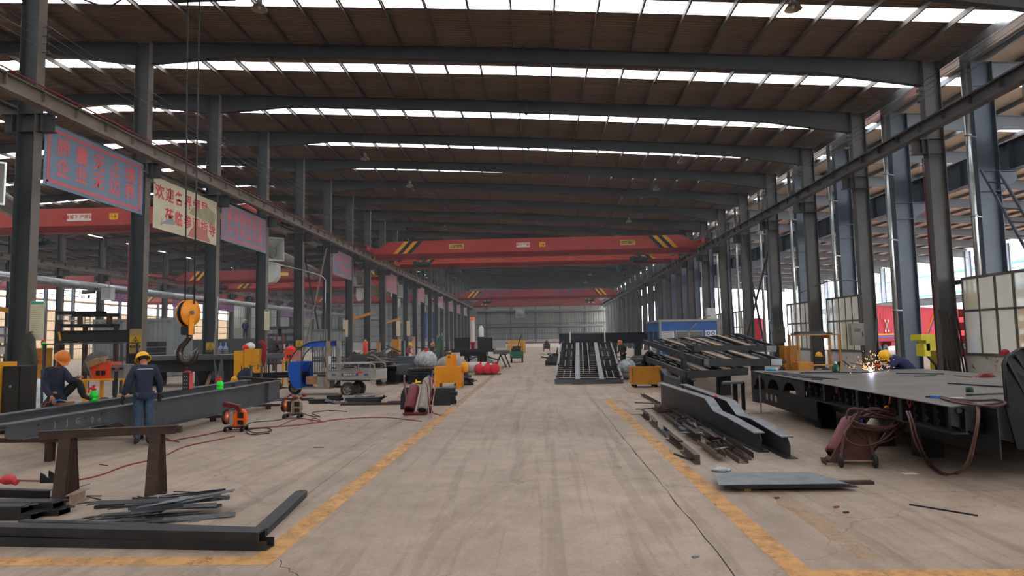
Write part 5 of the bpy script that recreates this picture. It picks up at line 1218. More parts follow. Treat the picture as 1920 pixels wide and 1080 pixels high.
for k, ch in enumerate('工具柜'): text(ch, basis((p.x, 23.99, zt2 - .14 - .2 * k), (1, 0, 0), (0, 0, 1)), .15, mat('sign_red', (0, 0, 0)), r)
sprayer(Vector((p.x, 24.2, zt2)), 'small green spray bottle on the ochre toolbox cabinet')
sack((py(73, 688, 18).x, 18, 0), (.28, .25, 1.05), mat('pale_blue_bag', (150, 180, 204), .6, 0, (230, 230, 226), 3, .5), 'pale blue and white bag beyond the seated worker')

# big dark I beam on a trestle table, scaffold frames, corrugated container
Yb_ = 24; a, b = py(104, 634, Yb_), py(238, 634, Yb_); zt2, zb2 = py(170, 620, Yb_).z, py(170, 645, Yb_).z
r = T('box_beam', 'deep black painted steel beam lying on a trestle table behind the workers', 'steel beam', ((a.x + b.x) / 2, Yb_, zb2))
O(MB().bx(a.x, b.x, Yb_, Yb_ + .02, zb2 + .04, zt2), 'web', M_BLACK, r); O(MB().bx(a.x, b.x, Yb_ - .1, Yb_ + .12, zt2 - .02, zt2).bx(a.x, b.x, Yb_ - .1, Yb_ + .12, zb2 + .04, zb2 + .06), 'flange', M_BLACK, r)
O(MB().plate([(a.x + .09, Yb_ - .02, zt2 - .02), (a.x + .17, Yb_ - .02, zt2 - .02), (a.x + .24, Yb_ - .02, zt2 - .36), (a.x + .16, Yb_ - .02, zt2 - .36)], (0, 1, 0), .015), 'yellow_mark', M_YEL, r)
table(a.x - .25, b.x + .1, Yb_ - .4, Yb_ + .7, zb2 + .03, M_STEEL, 'long dark steel trestle table carrying the black beam', 'trestle_table', None, .08)
r = T('trestle_stack', 'two rusty steel trestles stacked on top of the black beam table', 'trestle', (a.x + 1, Yb_ + 1.2, 0))
for (u0, u1, v) in ((108, 224, 611), (135, 224, 591), (106, 200, 587)):
    A_, B_ = py(u0, v, Yb_ + 1.3), py(u1, v, Yb_ + 1.3); O(MB().ibeam(A_, B_, .15, .14, .012, .01), 'rail', M_DKD, r)
for (u, v0, v1) in ((150, 592, 611), (205, 592, 611), (112, 600, 646), (160, 611, 646), (218, 611, 646)): A_, B_ = py(u, v0, Yb_ + 1.3), py(u, v1, Yb_ + 1.3); O(MB().bar(A_, Vector((B_.x, B_.y, 0 if v1 > 640 else B_.z)), .14, .14), 'leg', M_RUST, r)
r = T('pipe_rack', 'light grey tubular guard frame behind the black beam', 'frame', (py(140, 600, 30).x, 30, 0))
for (u0, v0, u1, v1) in ((109, 592, 109, 617), (109, 590, 119, 590), (119, 592, 119, 617), (120, 592, 148, 592), (120, 601, 148, 601), (159, 592, 159, 617), (169, 592, 169, 617), (159, 600, 169, 600), (159, 609, 169, 609), (109, 601, 119, 601), (109, 610, 119, 610), (130, 592, 130, 601), (139, 592, 139, 601)):
    A_, B_ = py(u0, v0, 30), py(u1, v1, 30); 
    if abs(u0 - u1) < 1 and v1 > 612: B_ = Vector((B_.x, 30, 0))
    O(MB().tube([A_, B_], .03, 6), 'tube', M_GALV, r)
def container(u0, u1, v, Y_, zt, m, lab, d=2.4, name='shipping_container'):
    x0, x1 = py(u0, v, Y_).x, py(u1, v, Y_).x; r = T(name, lab, 'container', ((x0 + x1) / 2, Y_, 0)); n = int((x1 - x0) / .3); P = []
    for k in range(n): q = x0 + .3 * k; P += [(q, 0), (q + .13, 0), (q + .17, .05), (q + .26, .05)]
    P.append((x1, 0)); vs = []
    for q, dd in P: vs += [(q, Y_ + dd, .15), (q, Y_ + dd, zt - .12)]
    O(MB().add(vs, [(2 * k, 2 * k + 2, 2 * k + 3, 2 * k + 1) for k in range(len(P) - 1)]), 'corrugated_side', m, r)
    mb = MB().bx(x0 - .05, x1 + .05, Y_ - .05, Y_ + .1, zt - .14, zt).bx(x0 - .05, x1 + .05, Y_ - .05, Y_ + .1, 0, .18)
    for x in (x0, x1): mb.bx(x - .07, x + .07, Y_ - .06, Y_ + .1, 0, zt)
    mb.bx(x0, x1, Y_ + .1, Y_ + d, .1, zt - .05); O(mb, 'frame', m, r); return r
M_CGREY = mat('container_grey', (132, 136, 138), .55, 0, (112, 116, 118), .6, .5)
container(176, 323, 640, 40, py(300, 597, 40).z, M_CGREY, 'grey corrugated container behind the second left column')
a, b = py(275, 640, 36), py(300, 640, 36)
r = T('panel_stack', 'stack of dark folded steel panels in front of the grey container', 'panel stack', (a.x + .4, 36, 0)); zz = py(288, 668, 36).z
for k in range(4): O(MB().bx(a.x, b.x, 35.7, 36.6, zz * 0 + .9 + .33 * k, .9 + .33 * k + .29), 'steel_panel', M_DKD, r)
O(MB().bx(a.x, b.x, 35.8, 36.5, 0, .9), 'base', M_DKD, r)
# flatbed trailer behind the hook
Yt = 30; a, b = py(279, 668, Yt), py(436, 660, Yt); zt2 = py(330, 667, Yt).z; zb2 = py(330, 676, Yt).z
r = T('flatbed_trailer', 'grey flatbed trailer chassis standing behind the hook and the third left column', 'trailer', ((a.x + b.x) / 2, Yt, 0))
O(MB().bx(a.x - 1.5, b.x + 1.5, Yt, Yt + 2.5, zb2, zt2), 'deck', M_HB, r); O(MB().bx(a.x - 1.2, b.x, Yt + .3, Yt + .45, zb2 - .55, zb2).bx(a.x - 1.2, b.x, Yt + 2.0, Yt + 2.15, zb2 - .55, zb2), 'main_beam', M_DKD, r)
for x in (a.x - .6, (a.x + b.x) / 2, b.x - .6): O(MB().bx(x, x + .2, Yt + .4, Yt + 2.2, 0, zb2 - .5), 'leg', M_DKD, r)
for k in range(5): O(MB().bx(a.x + k * .9, a.x + k * .9 + .12, Yt - .02, Yt, zb2, zt2 - .02), 'side_rib', M_GALV if k == 2 else M_HB, r)
Yu = 19.5; slab('steel_plate', M_HB, 'flat grey steel plate on the floor behind the beams, below the hook', 'steel plate', py(290, 715, Yu).x, py(385, 715, Yu).x, 20.5, 23.5, 0, .04)
# extinguisher, cylinders, yellow stand, cutouts, yellow cabinets
def gas_bottle(x, y, h, r_, m, lab, capm=None, z=0, tilt=None, grp=None):
    r = T('gas_cylinder', lab, 'gas cylinder', (x, y, z), grp)
    O(MB().lathe([(0, 0), (r_ * .92, 0), (r_, .03), (r_, h * .84), (r_ * .85, h * .91), (r_ * .4, h * .96), (r_ * .25, h * .97)], (x, y, z), n=18), 'body', m, r)
    O(MB().lathe([(r_ * .25, h * .96), (r_ * .3, h * .98), (r_ * .3, h * 1.05), (0, h * 1.06)], (x, y, z), n=10), 'valve', capm or M_BLACK, r)
    return r
M_CB = mat('cylinder_brown_grey', (112, 104, 98), .5, 0, (92, 86, 82), 4, .5); M_CBLUE = mat('cylinder_blue_cap', (120, 150, 184), .5)
Yg = 33.4
for k, u in enumerate((413, 422)):
    p = py(u, 690, Yg); g_ = gas_bottle(p.x, Yg, 1.95, .13, M_CB, ('left', 'right')[k] + ' grey gas cylinder with a pale blue shoulder beside the third left column', M_CBLUE)
    O(MB().lathe([(.131, 1.62), (.112, 1.775), (.053, 1.875), (.03, 1.89)], (p.x, Yg, 0), n=18), 'blue_shoulder', M_CBLUE, g_)
Yg = 30.6; a, b = py(405, 700, Yg), py(432, 700, Yg); zt2 = py(420, 684, Yg).z
table(a.x, b.x, Yg, Yg + .6, zt2 * 0 + 1.05, M_YEL, 'narrow yellow steel stand with gas cylinders behind it', 'steel_stand', None, .09)
p = py(375, 692, 33.6); gas_bottle(p.x, 33.6, 1.3, .16, M_REDD, 'dark red fire extinguisher cylinder with a yellow band left of the third column', M_BLACK)
mb = MB(); a, b = py(402, 722, 29), py(417, 715, 29); mb.plate([(a.x - .05, 29, 1.3), (a.x + .1, 28.95, .9), (a.x + .15, 28.9, .5), (a.x + .2, 28.9, .75), (a.x + .32, 28.95, 1.45), (a.x + .38, 28.95, 1.2), (a.x + .5, 28.85, 0), (a.x + .15, 28.8, 0)], (.1, 1, .1), .02)
O(mb, 'cut_plate', M_HB, None, 'grey plate cut-out with long tongues leaning near the third left column', 'steel plate')
a = py(383, 722, 30); b = py(398, 690, 31); O(MB().bar((a.x, 30.2, 0), (b.x, 31.2, b.z + .25), .16, .03), 'plank', M_TAN, None, 'beige plank leaning against the third left column', 'plank')
Yc_ = 27.5; a, b, c = py(438, 690, Yc_), py(456, 690, Yc_), py(479, 690, Yc_ - .3); d = py(492, 690, Yc_ + .3); z1, z2 = py(450, 658, Yc_).z, py(470, 655, Yc_).z
r = cabinet(a.x, b.x, Yc_, Yc_ + .5, z1, M_YEL, 'yellow steel locker, the lower left one of the pair', 1); cabinet(b.x + .02, d.x, Yc_, Yc_ + .6, z2, M_YEL, 'yellow steel locker, the taller right one of the pair carrying a red cap', 2)
p = py(471, 650, Yc_ + .3); sack((p.x - .05, Yc_ + .3, z2), (.2, .18, .3), M_WHITE, 'white cap lying on the taller yellow locker', name='cap', cat='cap'); sack((p.x - .17, Yc_ + .12, z2), (.13, .11, .2), M_REDP, 'red cap lying on the taller yellow locker', name='cap', cat='cap')
r = T('red_cloth', 'dark red cloth hanging down at the right side of the yellow lockers', 'cloth', (d.x + .1, Yc_, 1)); a = py(490, 640, Yc_); O(MB().tube([(a.x - .25, Yc_ + .3, z2 + .28), (a.x, Yc_, z2 + .32), (a.x + .14, Yc_, z2 + .15), (a.x + .12, Yc_ - .05, z2 - .5), (a.x + .1, Yc_, z2 - .75)], [.04, .09, .11, .09, .04], 10), 'cloth_body', mat('dark_red_cloth', (132, 34, 46), .9), r)
O(MB().bar((a.x + .1, Yc_ + .1, 0), (a.x + .1, Yc_ + .1, z2 + .3), .04, .04), 'post', M_STEEL, r)
Yc_ = 24.8
def hard_hat(c, m, lab, s_=1.0, rz=0.0, top=True):
    """hard hat: dome with ridge, brim and peak"""
    r = T('hard_hat', lab, 'hard hat', tuple(c)); hat_parts(r, Vector(c), m, rz, 0, 0); return r
def hat_parts(r, c, m, rz=0.0, rx=0.0, ry=0.0, s_=1.0):
    M = Matrix.Translation(c) @ Euler((rx, ry, rz)).to_matrix().to_4x4() @ Matrix.Scale(s_, 4)
    mb = MB().mtx(M); prof = [(.135, 0), (.134, .04), (.125, .085), (.1, .125), (.06, .15), (.0, .16)]
    mb.lathe([(a_, b_) for a_, b_ in prof], n=20, sx=.88); O(mb, 'hat_dome', m, r)
    mb = MB().mtx(M); mb.lathe([(.13, .012), (.165, .0), (.16, -.008), (.13, .0)], n=20, sx=.9)
    mb.plate([(-.1, -.12, .0), (-.06, -.2, -.012), (.06, -.2, -.012), (.1, -.12, .0), (.0, -.1, .01)], (0, 0, 1), .008); O(mb, 'hat_brim', m, r)
    mb = MB().mtx(M)
    for x in (-.03, 0, .03): mb.tube([(x, -.12, .06), (x, -.09, .115), (x, 0, .158 - abs(x) * .2), (x, .09, .115), (x, .12, .06)], .009, 6)
    O(mb, 'hat_ridge', m, r)
p = py(440, 700, Yc_); r_ = .6
sack((py(436, 710, Yc_).x, Yc_, 0), (.3, .25, .55), mat('dark_sack', (60, 58, 56), .9, 0, (84, 76, 66), 5, .5), 'dark rag bundle below the yellow hard hat, right of the yellow stand', name='rag_bundle', cat='rags'); sack((py(450, 712, Yc_).x, Yc_ - .2, 0), (.2, .2, .42), mat('tan_sack', (142, 124, 104), .9), 'tan rag bundle beside the dark one', name='rag_bundle', cat='rags')
hard_hat((py(440, 705, Yc_).x, Yc_ - .05, .56), M_YEL, 'yellow hard hat lying on the dark rag bundle')
sack((py(462, 700, 25.6).x, 25.6, 0), (.38, .3, 1.0), mat('navy_cloth', (44, 50, 66), .9, 0, (34, 38, 52), 5, .5), 'navy work jacket heaped in front of the yellow lockers', name='jacket', cat='jacket')
def ibeam_thing(u0, v0, Y0_, u1, v1, Y1_, h, m, lab, zb=None):
    a, b = py(u0, v0, Y0_), py(u1, v1, Y1_); return O(MB().ibeam(a, b, h * .6, h, .02, .014), 'steel_beam', m, None, lab, 'steel beam')
ibeam_thing(452, 714, 23.5, 522, 719, 22.8, .3, M_RUST, 'rust brown I beam lying behind the far end of the gooseneck beams')
ibeam_thing(470, 705, 25, 580, 702, 25, .22, M_DKD, 'dark I beam lying on supports behind the rusty one')
for k, (u, vt) in enumerate(((471, 686), (490, 686))):
    p = py(u, 706, 24.3); zt2 = py(u, vt, 24.3).z; r = T('roller_stand', f'small T-shaped steel stand in front of the lockers, {("left", "right")[k]} one', 'stand', (p.x, 24.3, 0))
    O(MB().bar((p.x, 24.3, 0), (p.x, 24.3, zt2), .06, .06), 'post', M_HB, r); O(MB().bx(p.x - .13, p.x + .13, 24.25, 24.35, zt2 - .02, zt2 + .01), 'top_bar', M_HB, r); O(MB().bx(p.x - .1, p.x + .1, 24.2, 24.4, 0, .02), 'foot', M_HB, r)
# clutter heaps beyond
def heap(u, v, Y_, w, h, m, lab, n=14, z=0, g=None, base=True):
    """a tangle of scrap: joined bars resting on a low lump"""
    c = py(u, v, Y_); r = T('scrap_heap', lab, 'scrap heap', (c.x, Y_, z), g)
    for k in range(n):
        a_ = R.uniform(0, PI); L = R.uniform(.3, .9) * w; zz = z + h * R.uniform(.05, .9) * (1 - .4 * R.random()); x = c.x + R.uniform(-.4, .4) * w; y = Y_ + R.uniform(-.3, .3) * w
        O(MB().box((x, y, zz), (L, R.choice((.03, .06, .12)), R.choice((.02, .05, .09))), a_, R.uniform(-.3, .3), R.uniform(-.35, .35)), 'scrap_piece', R.choice(m), r)
    if base:
        s2_ = MB().ell((0, 0, 0), (1, 1, 1), 12, 8); s2_.v = [Vector((c.x + v_.x * w * .5 * R.uniform(.85, 1.1), Y_ + v_.y * w * .35, z + max(0, v_.z) * h * R.uniform(.5, .72))) for v_ in s2_.v]; O(s2_, 'heap_core', m[0], r)
    return r
heap(506, 700, 27.5, 1.1, .95, (mat('dirty_rags', (84, 76, 68), .9, 0, (58, 54, 50), 6, .5), M_DKD, M_DK), 'tangled heap of rags and cables right of the yellow lockers')
welder(py(533, 665, 30).x, 30, py(540, 675, 30).z, .66, .48, .5, 'orange welding machine on a yellow stand left of the tricycle', False)
a, b = py(528, 680, 30), py(556, 680, 30); table(a.x, b.x, 29.9, 30.7, py(540, 675.5, 30).z, M_YEL, 'yellow steel stand under the orange welding machine left of the tricycle', 'steel_stand', None, .07)
sack((py(545, 650, 30.2).x, 30.2, py(540, 659, 30).z), (.2, .16, .25), M_REDP, 'red cloth on top of the orange welding machine', name='cloth', cat='cloth')
r = T('steel_rack', 'dark red tube rack with shelves between the lockers and the welding machine', 'rack', (py(512, 680, 33).x, 33, 0))
for u in (504, 518, 530): p = py(u, 660, 33); O(MB().bar((p.x, 33, 0), (p.x, 33, 2.4), .05, .05), 'post', M_REDD if u > 504 else M_STEEL, r)
for v in (646, 664, 682): A_, B_ = py(503, v, 33), py(532, v, 33); O(MB().bx(A_.x, B_.x, 32.8, 33.4, A_.z, A_.z + .04), 'shelf', M_STEEL, r)
heap(516, 662, 33.1, .9, .4, (M_DKD, M_RUST, M_DK), 'small parts heaped on the dark red tube rack', 8, py(516, 664, 33).z + .04, base=False)
# perforated grey panels standing upright
def slot_panel(u0, u1, v0, Y_, lab):
    a, b = py(u0, v0, Y_), py(u1, v0, Y_); r = T('slotted_panel', lab, 'panel', ((a.x + b.x) / 2, Y_, 0), 'grey slotted panels leaning behind the tricycle'); z = a.z
    mb = MB(); n = 6; w = (b.x - a.x)
    for k in range(n + 1): mb.bx(a.x + w * k / n - .04, a.x + w * k / n + .04, Y_, Y_ + .06, 0, z)
    for q in (0, .27, .34, .62, .69, .95): mb.bx(a.x, b.x, Y_, Y_ + .06, z * q, z * q + z * .05)
    O(mb, 'lattice', M_CGREY, r); return r
slot_panel(586, 612, 618, 40, 'grey slotted side panel standing behind the tricycle, left one'); slot_panel(621, 646, 618, 40, 'grey slotted side panel standing behind the tricycle, right one')
r = T('workshop_shelf', 'grey heavy shelf frame with light bins behind the lockers', 'shelf', (py(530, 630, 46).x, 46, 0))
for u in (497, 513, 537, 556): p = py(u, 630, 46); O(MB().bx(p.x - .08, p.x + .08, 46, 46.2, 0, py(u, 612, 46).z), 'post', M_STEEL, r)
for v in (613, 626, 640): A_, B_ = py(497, v, 46), py(557, v, 46); O(MB().bx(A_.x, B_.x, 45.9, 46.8, A_.z - .2, A_.z), 'shelf', M_STEEL, r)
for (u, v) in ((520, 619), (529, 619), (545, 620), (520, 632), (545, 632)): A_ = py(u, v, 46); O(MB().bx(A_.x - .3, A_.x + .3, 45.95, 46.7, A_.z - .25, A_.z + .2), 'bin', M_CGREY, r)
r = T('workshop_shelf', 'grey rack with pale bins at the far left edge behind the first column', 'shelf', (py(10, 640, 33).x, 33, 0))
for u in (-6, 12, 24): p = py(u, 640, 33); O(MB().bx(p.x - .06, p.x + .06, 33, 33.2, 0, py(u, 612, 33).z), 'post', M_HB, r)
for v in (612, 628, 647, 668): A_, B_ = py(-8, v, 33), py(25, v, 33); O(MB().bx(A_.x, B_.x, 32.9, 33.8, A_.z - .1, A_.z), 'shelf', M_HB, r)
for (u, v) in ((4, 620), (18, 620), (4, 636), (18, 636), (6, 657), (19, 657)): A_ = py(u, v, 33); O(MB().bx(A_.x - .14, A_.x + .12, 32.95, 33.7, A_.z - .2, A_.z + .18), 'bin', mat('pale_bin', (190, 190, 184), .6), r)
# ================================================================ tricycle
RC = pz(655, 741); FC = pz(546, 739); D_ = Vector((-math.cos(.13), math.sin(.13), 0)); N_ = Vector((D_.y, -D_.x, 0))     # N_ points away from the camera
if N_.y < 0: N_ = -N_
kx = .0222; kz = 1 / 48.6
def tp(u9, v9, w=0.0):
    u, v = 520 + u9 / 9, 630 + v9 / 9; return RC + D_ * ((655 - u) * kx) + N_ * w + Vector((0, 0, (741 - v) * kz))
tri = T('cargo_tricycle', 'grey cargo tricycle with a bright blue cab facing left', 'tricycle', tuple((RC + FC) / 2 * Vector((1, 1, 0)).x if False else ((RC.x + FC.x) / 2, (RC.y + FC.y) / 2, 0)))
M_TB = mat('cab_blue', (28, 84, 178), .4); M_TG = mat('cart_grey', (160, 156, 150), .5, 0, (138, 134, 128), 4, .5, wear=(108, 84, 66), wamt=.66)
def tpoly(pts, w0, w1, name, m): return O(MB().plate([tp(a, b, w0) for a, b in pts], N_, w1 - w0), name, m, tri)
tpoly([(232, 455), (212, 560), (218, 680), (262, 800), (350, 895), (440, 880), (440, 455)], 0.0, .03, 'cab_door', M_TB)
tpoly([(232, 455), (212, 560), (218, 680), (262, 800), (350, 895), (440, 880), (440, 455)], .92, .95, 'cab_side', M_TB)
fs_ = [(236, 455), (214, 560), (218, 680), (262, 800), (350, 892)]
mb = MB()
for k in range(len(fs_) - 1): mb.add([tp(*fs_[k], 0), tp(*fs_[k + 1], 0), tp(*fs_[k + 1], .95), tp(*fs_[k], .95)], [(0, 1, 2, 3)])
O(mb, 'cab_front', M_TB, tri)
arc = [(236, 455), (262, 385), (310, 310), (370, 250), (440, 206)]
mb = MB()
for w in (0, .95): mb.tube([tp(a, b, w) for a, b in arc] + [tp(540, 155, w), tp(650, 130, w), tp(835, 122, w)], .022, 8)
O(mb, 'roof_frame', M_BLACK, tri)
mb = MB()
for k in range(len(arc) - 1): mb.add([tp(*arc[k], .02), tp(*arc[k + 1], .02), tp(*arc[k + 1], .93), tp(*arc[k], .93)], [(0, 1, 2, 3)])
O(mb, 'windshield', sheet_mat('clear_glass', (190, 196, 196), .75), tri)
tpoly([(262, 430), (320, 330), (440, 225), (440, 450)], .0, .012, 'side_window', MATS['clear_glass'])
roof = [(440, 206), (540, 155), (650, 132), (835, 124), (835, 212), (440, 212)]
tpoly(roof, 0, .03, 'roof_side', M_TB); tpoly(roof, .92, .95, 'roof_side', M_TB)
mb = MB()
for k in range(3): mb.add([tp(*roof[k], 0), tp(*roof[k + 1], 0), tp(*roof[k + 1], .95), tp(*roof[k], .95)], [(0, 1, 2, 3)])
O(mb, 'roof_sheet', M_TB, tri)
for w in (0, .9): O(MB().bar(tp(870, 885, w), tp(870, 120, w), .16, .05, N_), 'rear_post', M_TAN if w == 0 else M_TG, tri)
for w in (0, .9): O(MB().bar(tp(437, 885, w), tp(437, 215, w), .03, .03), 'front_post', M_BLACK, tri)
O(MB().bar(tp(350, 892, .47), tp(880, 888, .47), .9, .05), 'floor_plate', M_TG, tri)
O(MB().bar(tp(665, 790, .5), tp(820, 790, .5), .7, .42), 'seat_box', M_TG, tri); O(MB().bar(tp(665, 690, .5), tp(820, 690, .5), .7, .08), 'seat_cushion', M_BLACK, tri)
O(MB().tube([tp(445, 490, .2), tp(500, 470, .3), tp(520, 500, .47), tp(500, 470, .65), tp(445, 490, .75)], .016, 6).bar(tp(500, 475, .47), tp(420, 700, .47), .05, .05), 'handlebar', M_BLACK, tri)
def wheel(c, r_, w, name='wheel'):
    q = O(MB().lathe([(r_ * .62, -w / 2), (r_ * .9, -w / 2), (r_, -w * .3), (r_, w * .3), (r_ * .9, w / 2), (r_ * .62, w / 2)], c, N_, 24), name, M_CABLE, tri)
    O(MB().lathe([(0, -w * .35), (r_ * .2, -w * .4), (r_ * .25, -w * .25), (r_ * .55, -w * .2), (r_ * .62, -w * .45), (r_ * .66, -w * .45), (r_ * .66, w * .3), (0, w * .3)], c, N_, 20), 'rim', mat('rim_grey', (120, 114, 104), .5, .3), q)
    mb = MB()
    for k in range(5):
        a_ = k * 2 * PI / 5; e = c + (D_ * math.cos(a_) + Vector((0, 0, 1)) * math.sin(a_)) * r_ * .42; mb.cyl(e - N_ * w * .24, e - N_ * w * .26, r_ * .1, 8)
    O(mb, 'rim_hole', M_BLACK, q)
wheel(tp(1190, 905, .0) + Vector((0, 0, -.02)), .28, .13); wheel(tp(1215, 905, .85) + Vector((0, 0, -.02)), .28, .13); wheel(tp(235, 885, .47), .27, .1)
O(MB().tube([tp(130, 800, .47), tp(170, 770, .47), tp(240, 765, .47), tp(300, 790, .47)], .05, 8), 'mudguard', M_BLACK, tri); O(MB().bar(tp(235, 885, .38), tp(320, 600, .42), .04, .04).bar(tp(235, 885, .56), tp(320, 600, .5), .04, .04), 'fork', M_CHAR, tri)
# cargo box
for (w, nm) in ((-.08, 'side_board'), (1.02, 'side_board')):
    tpoly([(880, 590), (1640, 590), (1640, 750), (1090, 765), (870, 750)], w, w + .03, nm, M_TG)
    mb = MB(); mb.tube([tp(900, 580, w), tp(905, 510, w), tp(950, 495, w), tp(1560, 493, w), tp(1615, 510, w), tp(1625, 580, w)], .028, 8); mb.tube([tp(1370, 500, w), tp(1370, 590, w)], .02, 6); mb.tube([tp(900, 600, w - .01), tp(1640, 600, w - .01)], .02, 6); mb.tube([tp(880, 745, w - .01), tp(1640, 745, w - .01)], .02, 6)
    O(mb, 'guard_rail', M_TG, tri); tpoly([(1540, 745), (1640, 745), (1640, 810), (1600, 835), (1575, 830)], w, w + .05, 'corner_leg', M_TG)
O(MB().bar(tp(880, 750, .47), tp(1640, 750, .47), 1.1, .04), 'cargo_floor', M_TG, tri); O(MB().bar(tp(1640, 670, -.08), tp(1640, 670, 1.05), .03, .33), 'tail_board', M_TG, tri); O(MB().bar(tp(880, 670, -.08), tp(880, 670, 1.05), .03, .33), 'front_board', M_TG, tri)
O(MB().bar(tp(930, 880, .1), tp(1040, 770, .1), .05, .07).bar(tp(900, 880, .47), tp(1210, 880, .47), .08, .08), 'leaf_spring', M_RUST, tri)
O(MB().bar(tp(1215, 905, 0.06), tp(1215, 905, .8), .06, .06), 'axle', M_CHAR, tri)
bd = tpoly([(1100, 645), (1365, 645), (1365, 695), (1100, 695)], -.095, -.085, 'name_plate', mat('plate_navy', (50, 58, 86), .5))
text('优质电动三轮', basis(tp(1232, 670, -.1), -D_, (0, 0, 1)), .085, M_WHITE, tri, bold=.001)
tpoly([(1350, 625), (1430, 625), (1430, 650), (1350, 650)], -.1, -.09, 'red_sticker', M_REDP)
for a_ in (945, 1460): tpoly([(a_, 655), (a_ + 65, 655), (a_ + 65, 690), (a_, 690)], -.09, -.085, 'emblem', mat('emblem_blue', (70, 90, 140), .5))
O(MB().cyl(tp(895, 370, .0), tp(895, 600, .0), .05, 10), 'bundle_roll', mat('roll_silver', (190, 190, 188), .3, .5), None, 'silver roll standing in the front corner of the tricycle box', 'roll')
q = tp(585, 835, .45); O(MB().bx(q.x - .3, q.x + .3, q.y - .25, q.y + .25, q.z + .02, q.z + .3), 'cardboard_box', M_CARD, None, 'cardboard box standing on the tricycle cab floor', 'box')

# ================================================================ things around the tricycle
def stackbars(u0, u1, v, n, rows, sz, m, lab, dep=None, kind='tube', cat='steel bundle', back=False):
    """strapped bundle of bars lying across the view"""
    a, b = pz(u0, v), pz(u1, v); y = min(a.y, b.y); r = T('bar_bundle', lab, cat, ((a.x + b.x) / 2, y, 0)); first = None
    for j in range(rows):
        for i in range(n):
            x0 = a.x + R.uniform(-.04, .04); x1 = b.x + R.uniform(-.1, .06); c = (y + i * sz * 1.04, j * sz * 1.03)
            mb = MB()
            if kind == 'tube': mb.prof([(-sz / 2, 0), (sz / 2, 0), (sz / 2, sz), (-sz / 2, sz)], (x0, c[0], c[1]), (x1, c[0], c[1]), caps=False).prof([(-sz * .38, sz * .12), (-sz * .38, sz * .88), (sz * .38, sz * .88), (sz * .38, sz * .12)], (x0, c[0], c[1]), (x1, c[0], c[1]), caps=False)
            else: mb.chan((x0, c[0], c[1]), (x1, c[0], c[1]), sz, sz * .9, .006)
            O(mb, 'bar', m, r)
    return r
stackbars(650, 715, 756, 3, 2, .09, M_DK, 'bundle of dark square tubes on the floor in front of the tricycle'); stackbars(645, 760, 759, 2, 1, .07, M_RUST, 'thin rusty channels on the floor in front of the dark tube bundle')
stackbars(810, 853, 758, 4, 4, .12, M_DK, 'stack of thick dark channels right of the gas bottle cart'); stackbars(728, 772, 757, 3, 1, .08, M_DK, 'low row of dark channels left of the gas bottle cart', kind='chan')
stackbars(519, 588, 751, 1, 1, .1, M_RUST, 'rusty channel on the floor below the tricycle front wheel', kind='chan'); stackbars(580, 612, 757, 4, 2, .07, M_DKD, 'short bundle of dark tubes left of the tube bundles')
stackbars(615, 640, 752, 3, 2, .09, M_DKD, 'short dark bundle with an orange scrap on it beside the tricycle')
for k in range(9):
    p = pz(532 + k * 4.4, 750); c = Vector((p.x, p.y + .25, .04 + .055 * (k % 3))); O(MB().cyl(c, c + Vector((R.uniform(-.12, .12), R.uniform(-.1, .1), R.uniform(-.01, .03))), .035, 8), 'red_pin', mat('pin_red', (150, 50, 50), .4, .2), None, 'small red-brown steel pin in the heap below the tricycle front wheel', 'pin', 'red pins heaped below the tricycle')
for (u, v, lab) in ((700, 748, 'clipped steel scraps beside the tricycle, left lot'), (640, 757, 'flat scraps between the tube bundles')):
    heap(u, v, pz(u, v).y, .8, .08, (M_CUT, M_DK), lab, 6, base=False)
fline(((742, 752), (746, 744), (752, 746), (755, 752)), .012, M_REDP, 'red strap loop on the floor left of the gas bottle cart', 'strap', cat='strap')
# gas bottle cart with maroon and grey bottle
Yq = 17.25
ct = T('bottle_cart', 'low dark red cart carrying two tilted gas bottles beside the left line', 'cart', tuple(pz(790, 780)))
def tilted_bottle(u0, v0, u1, v1, Ya, Yb, r_, m, lab, base_m):
    a, b = py(u0, v0, Ya), py(u1, v1, Yb); d = (b - a); L = d.length; r = T('gas_cylinder', lab, 'gas cylinder', tuple(a))
    O(MB().lathe([(0, .0), (r_ * .75, 0), (r_ * .8, -.02), (r_ * .98, .0), (r_, .04), (r_, L * .84), (r_ * .85, L * .92), (r_ * .45, L * .98), (r_ * .3, L)], a, d, 20), 'body', m, r)
    O(MB().lathe([(0, -.004), (r_ * .72, -.004), (r_ * .72, .0), (0, 0)], a, d, 18), 'foot_hollow', base_m, r)
    O(MB().lathe([(r_ * .28, L * .98), (r_ * .28, L * 1.04), (0, L * 1.05)], a, d, 10), 'valve', M_CHAR, r); return r, a, b, d.normalized()
g1, a1, b1, d1 = tilted_bottle(767, 768, 778, 722, Yq, Yq + .62, .15, M_MAROON, 'maroon gas bottle with worn white marks tilted on the cart, left one', M_BLACK)
g2, a2, b2, d2 = tilted_bottle(791, 769, 803, 708, Yq, Yq + .8, .14, M_GREYCYL, 'grey gas bottle with a blue cap tilted on the cart, right one', mat('hollow_blue', (40, 48, 60), .6))
O(MB().ell(tuple(b2 + d2 * .03), (.04, .04, .05)), 'blue_cap', mat('cap_blue', (40, 120, 220), .4), g2)
O(MB().ell(tuple(b1 + d1 * .06 + Vector((.02, 0, .04))), (.03, .03, .07)).ell(tuple(b1 + d1 * .05 + Vector((.09, 0, .03))), (.07, .03, .03)).ell(tuple(b1 + d1 * .05 + Vector((-.04, 0, .0))), (.06, .03, .03)), 'regulator', mat('regulator_yellow', (240, 200, 30), .4), g1)
q0 = pz(754, 780); q1 = pz(798, 780)
O(MB().bx(q0.x, q1.x, Yq - .12, Yq + .08, .02, .07), 'toe_plate', M_MAROON, ct)
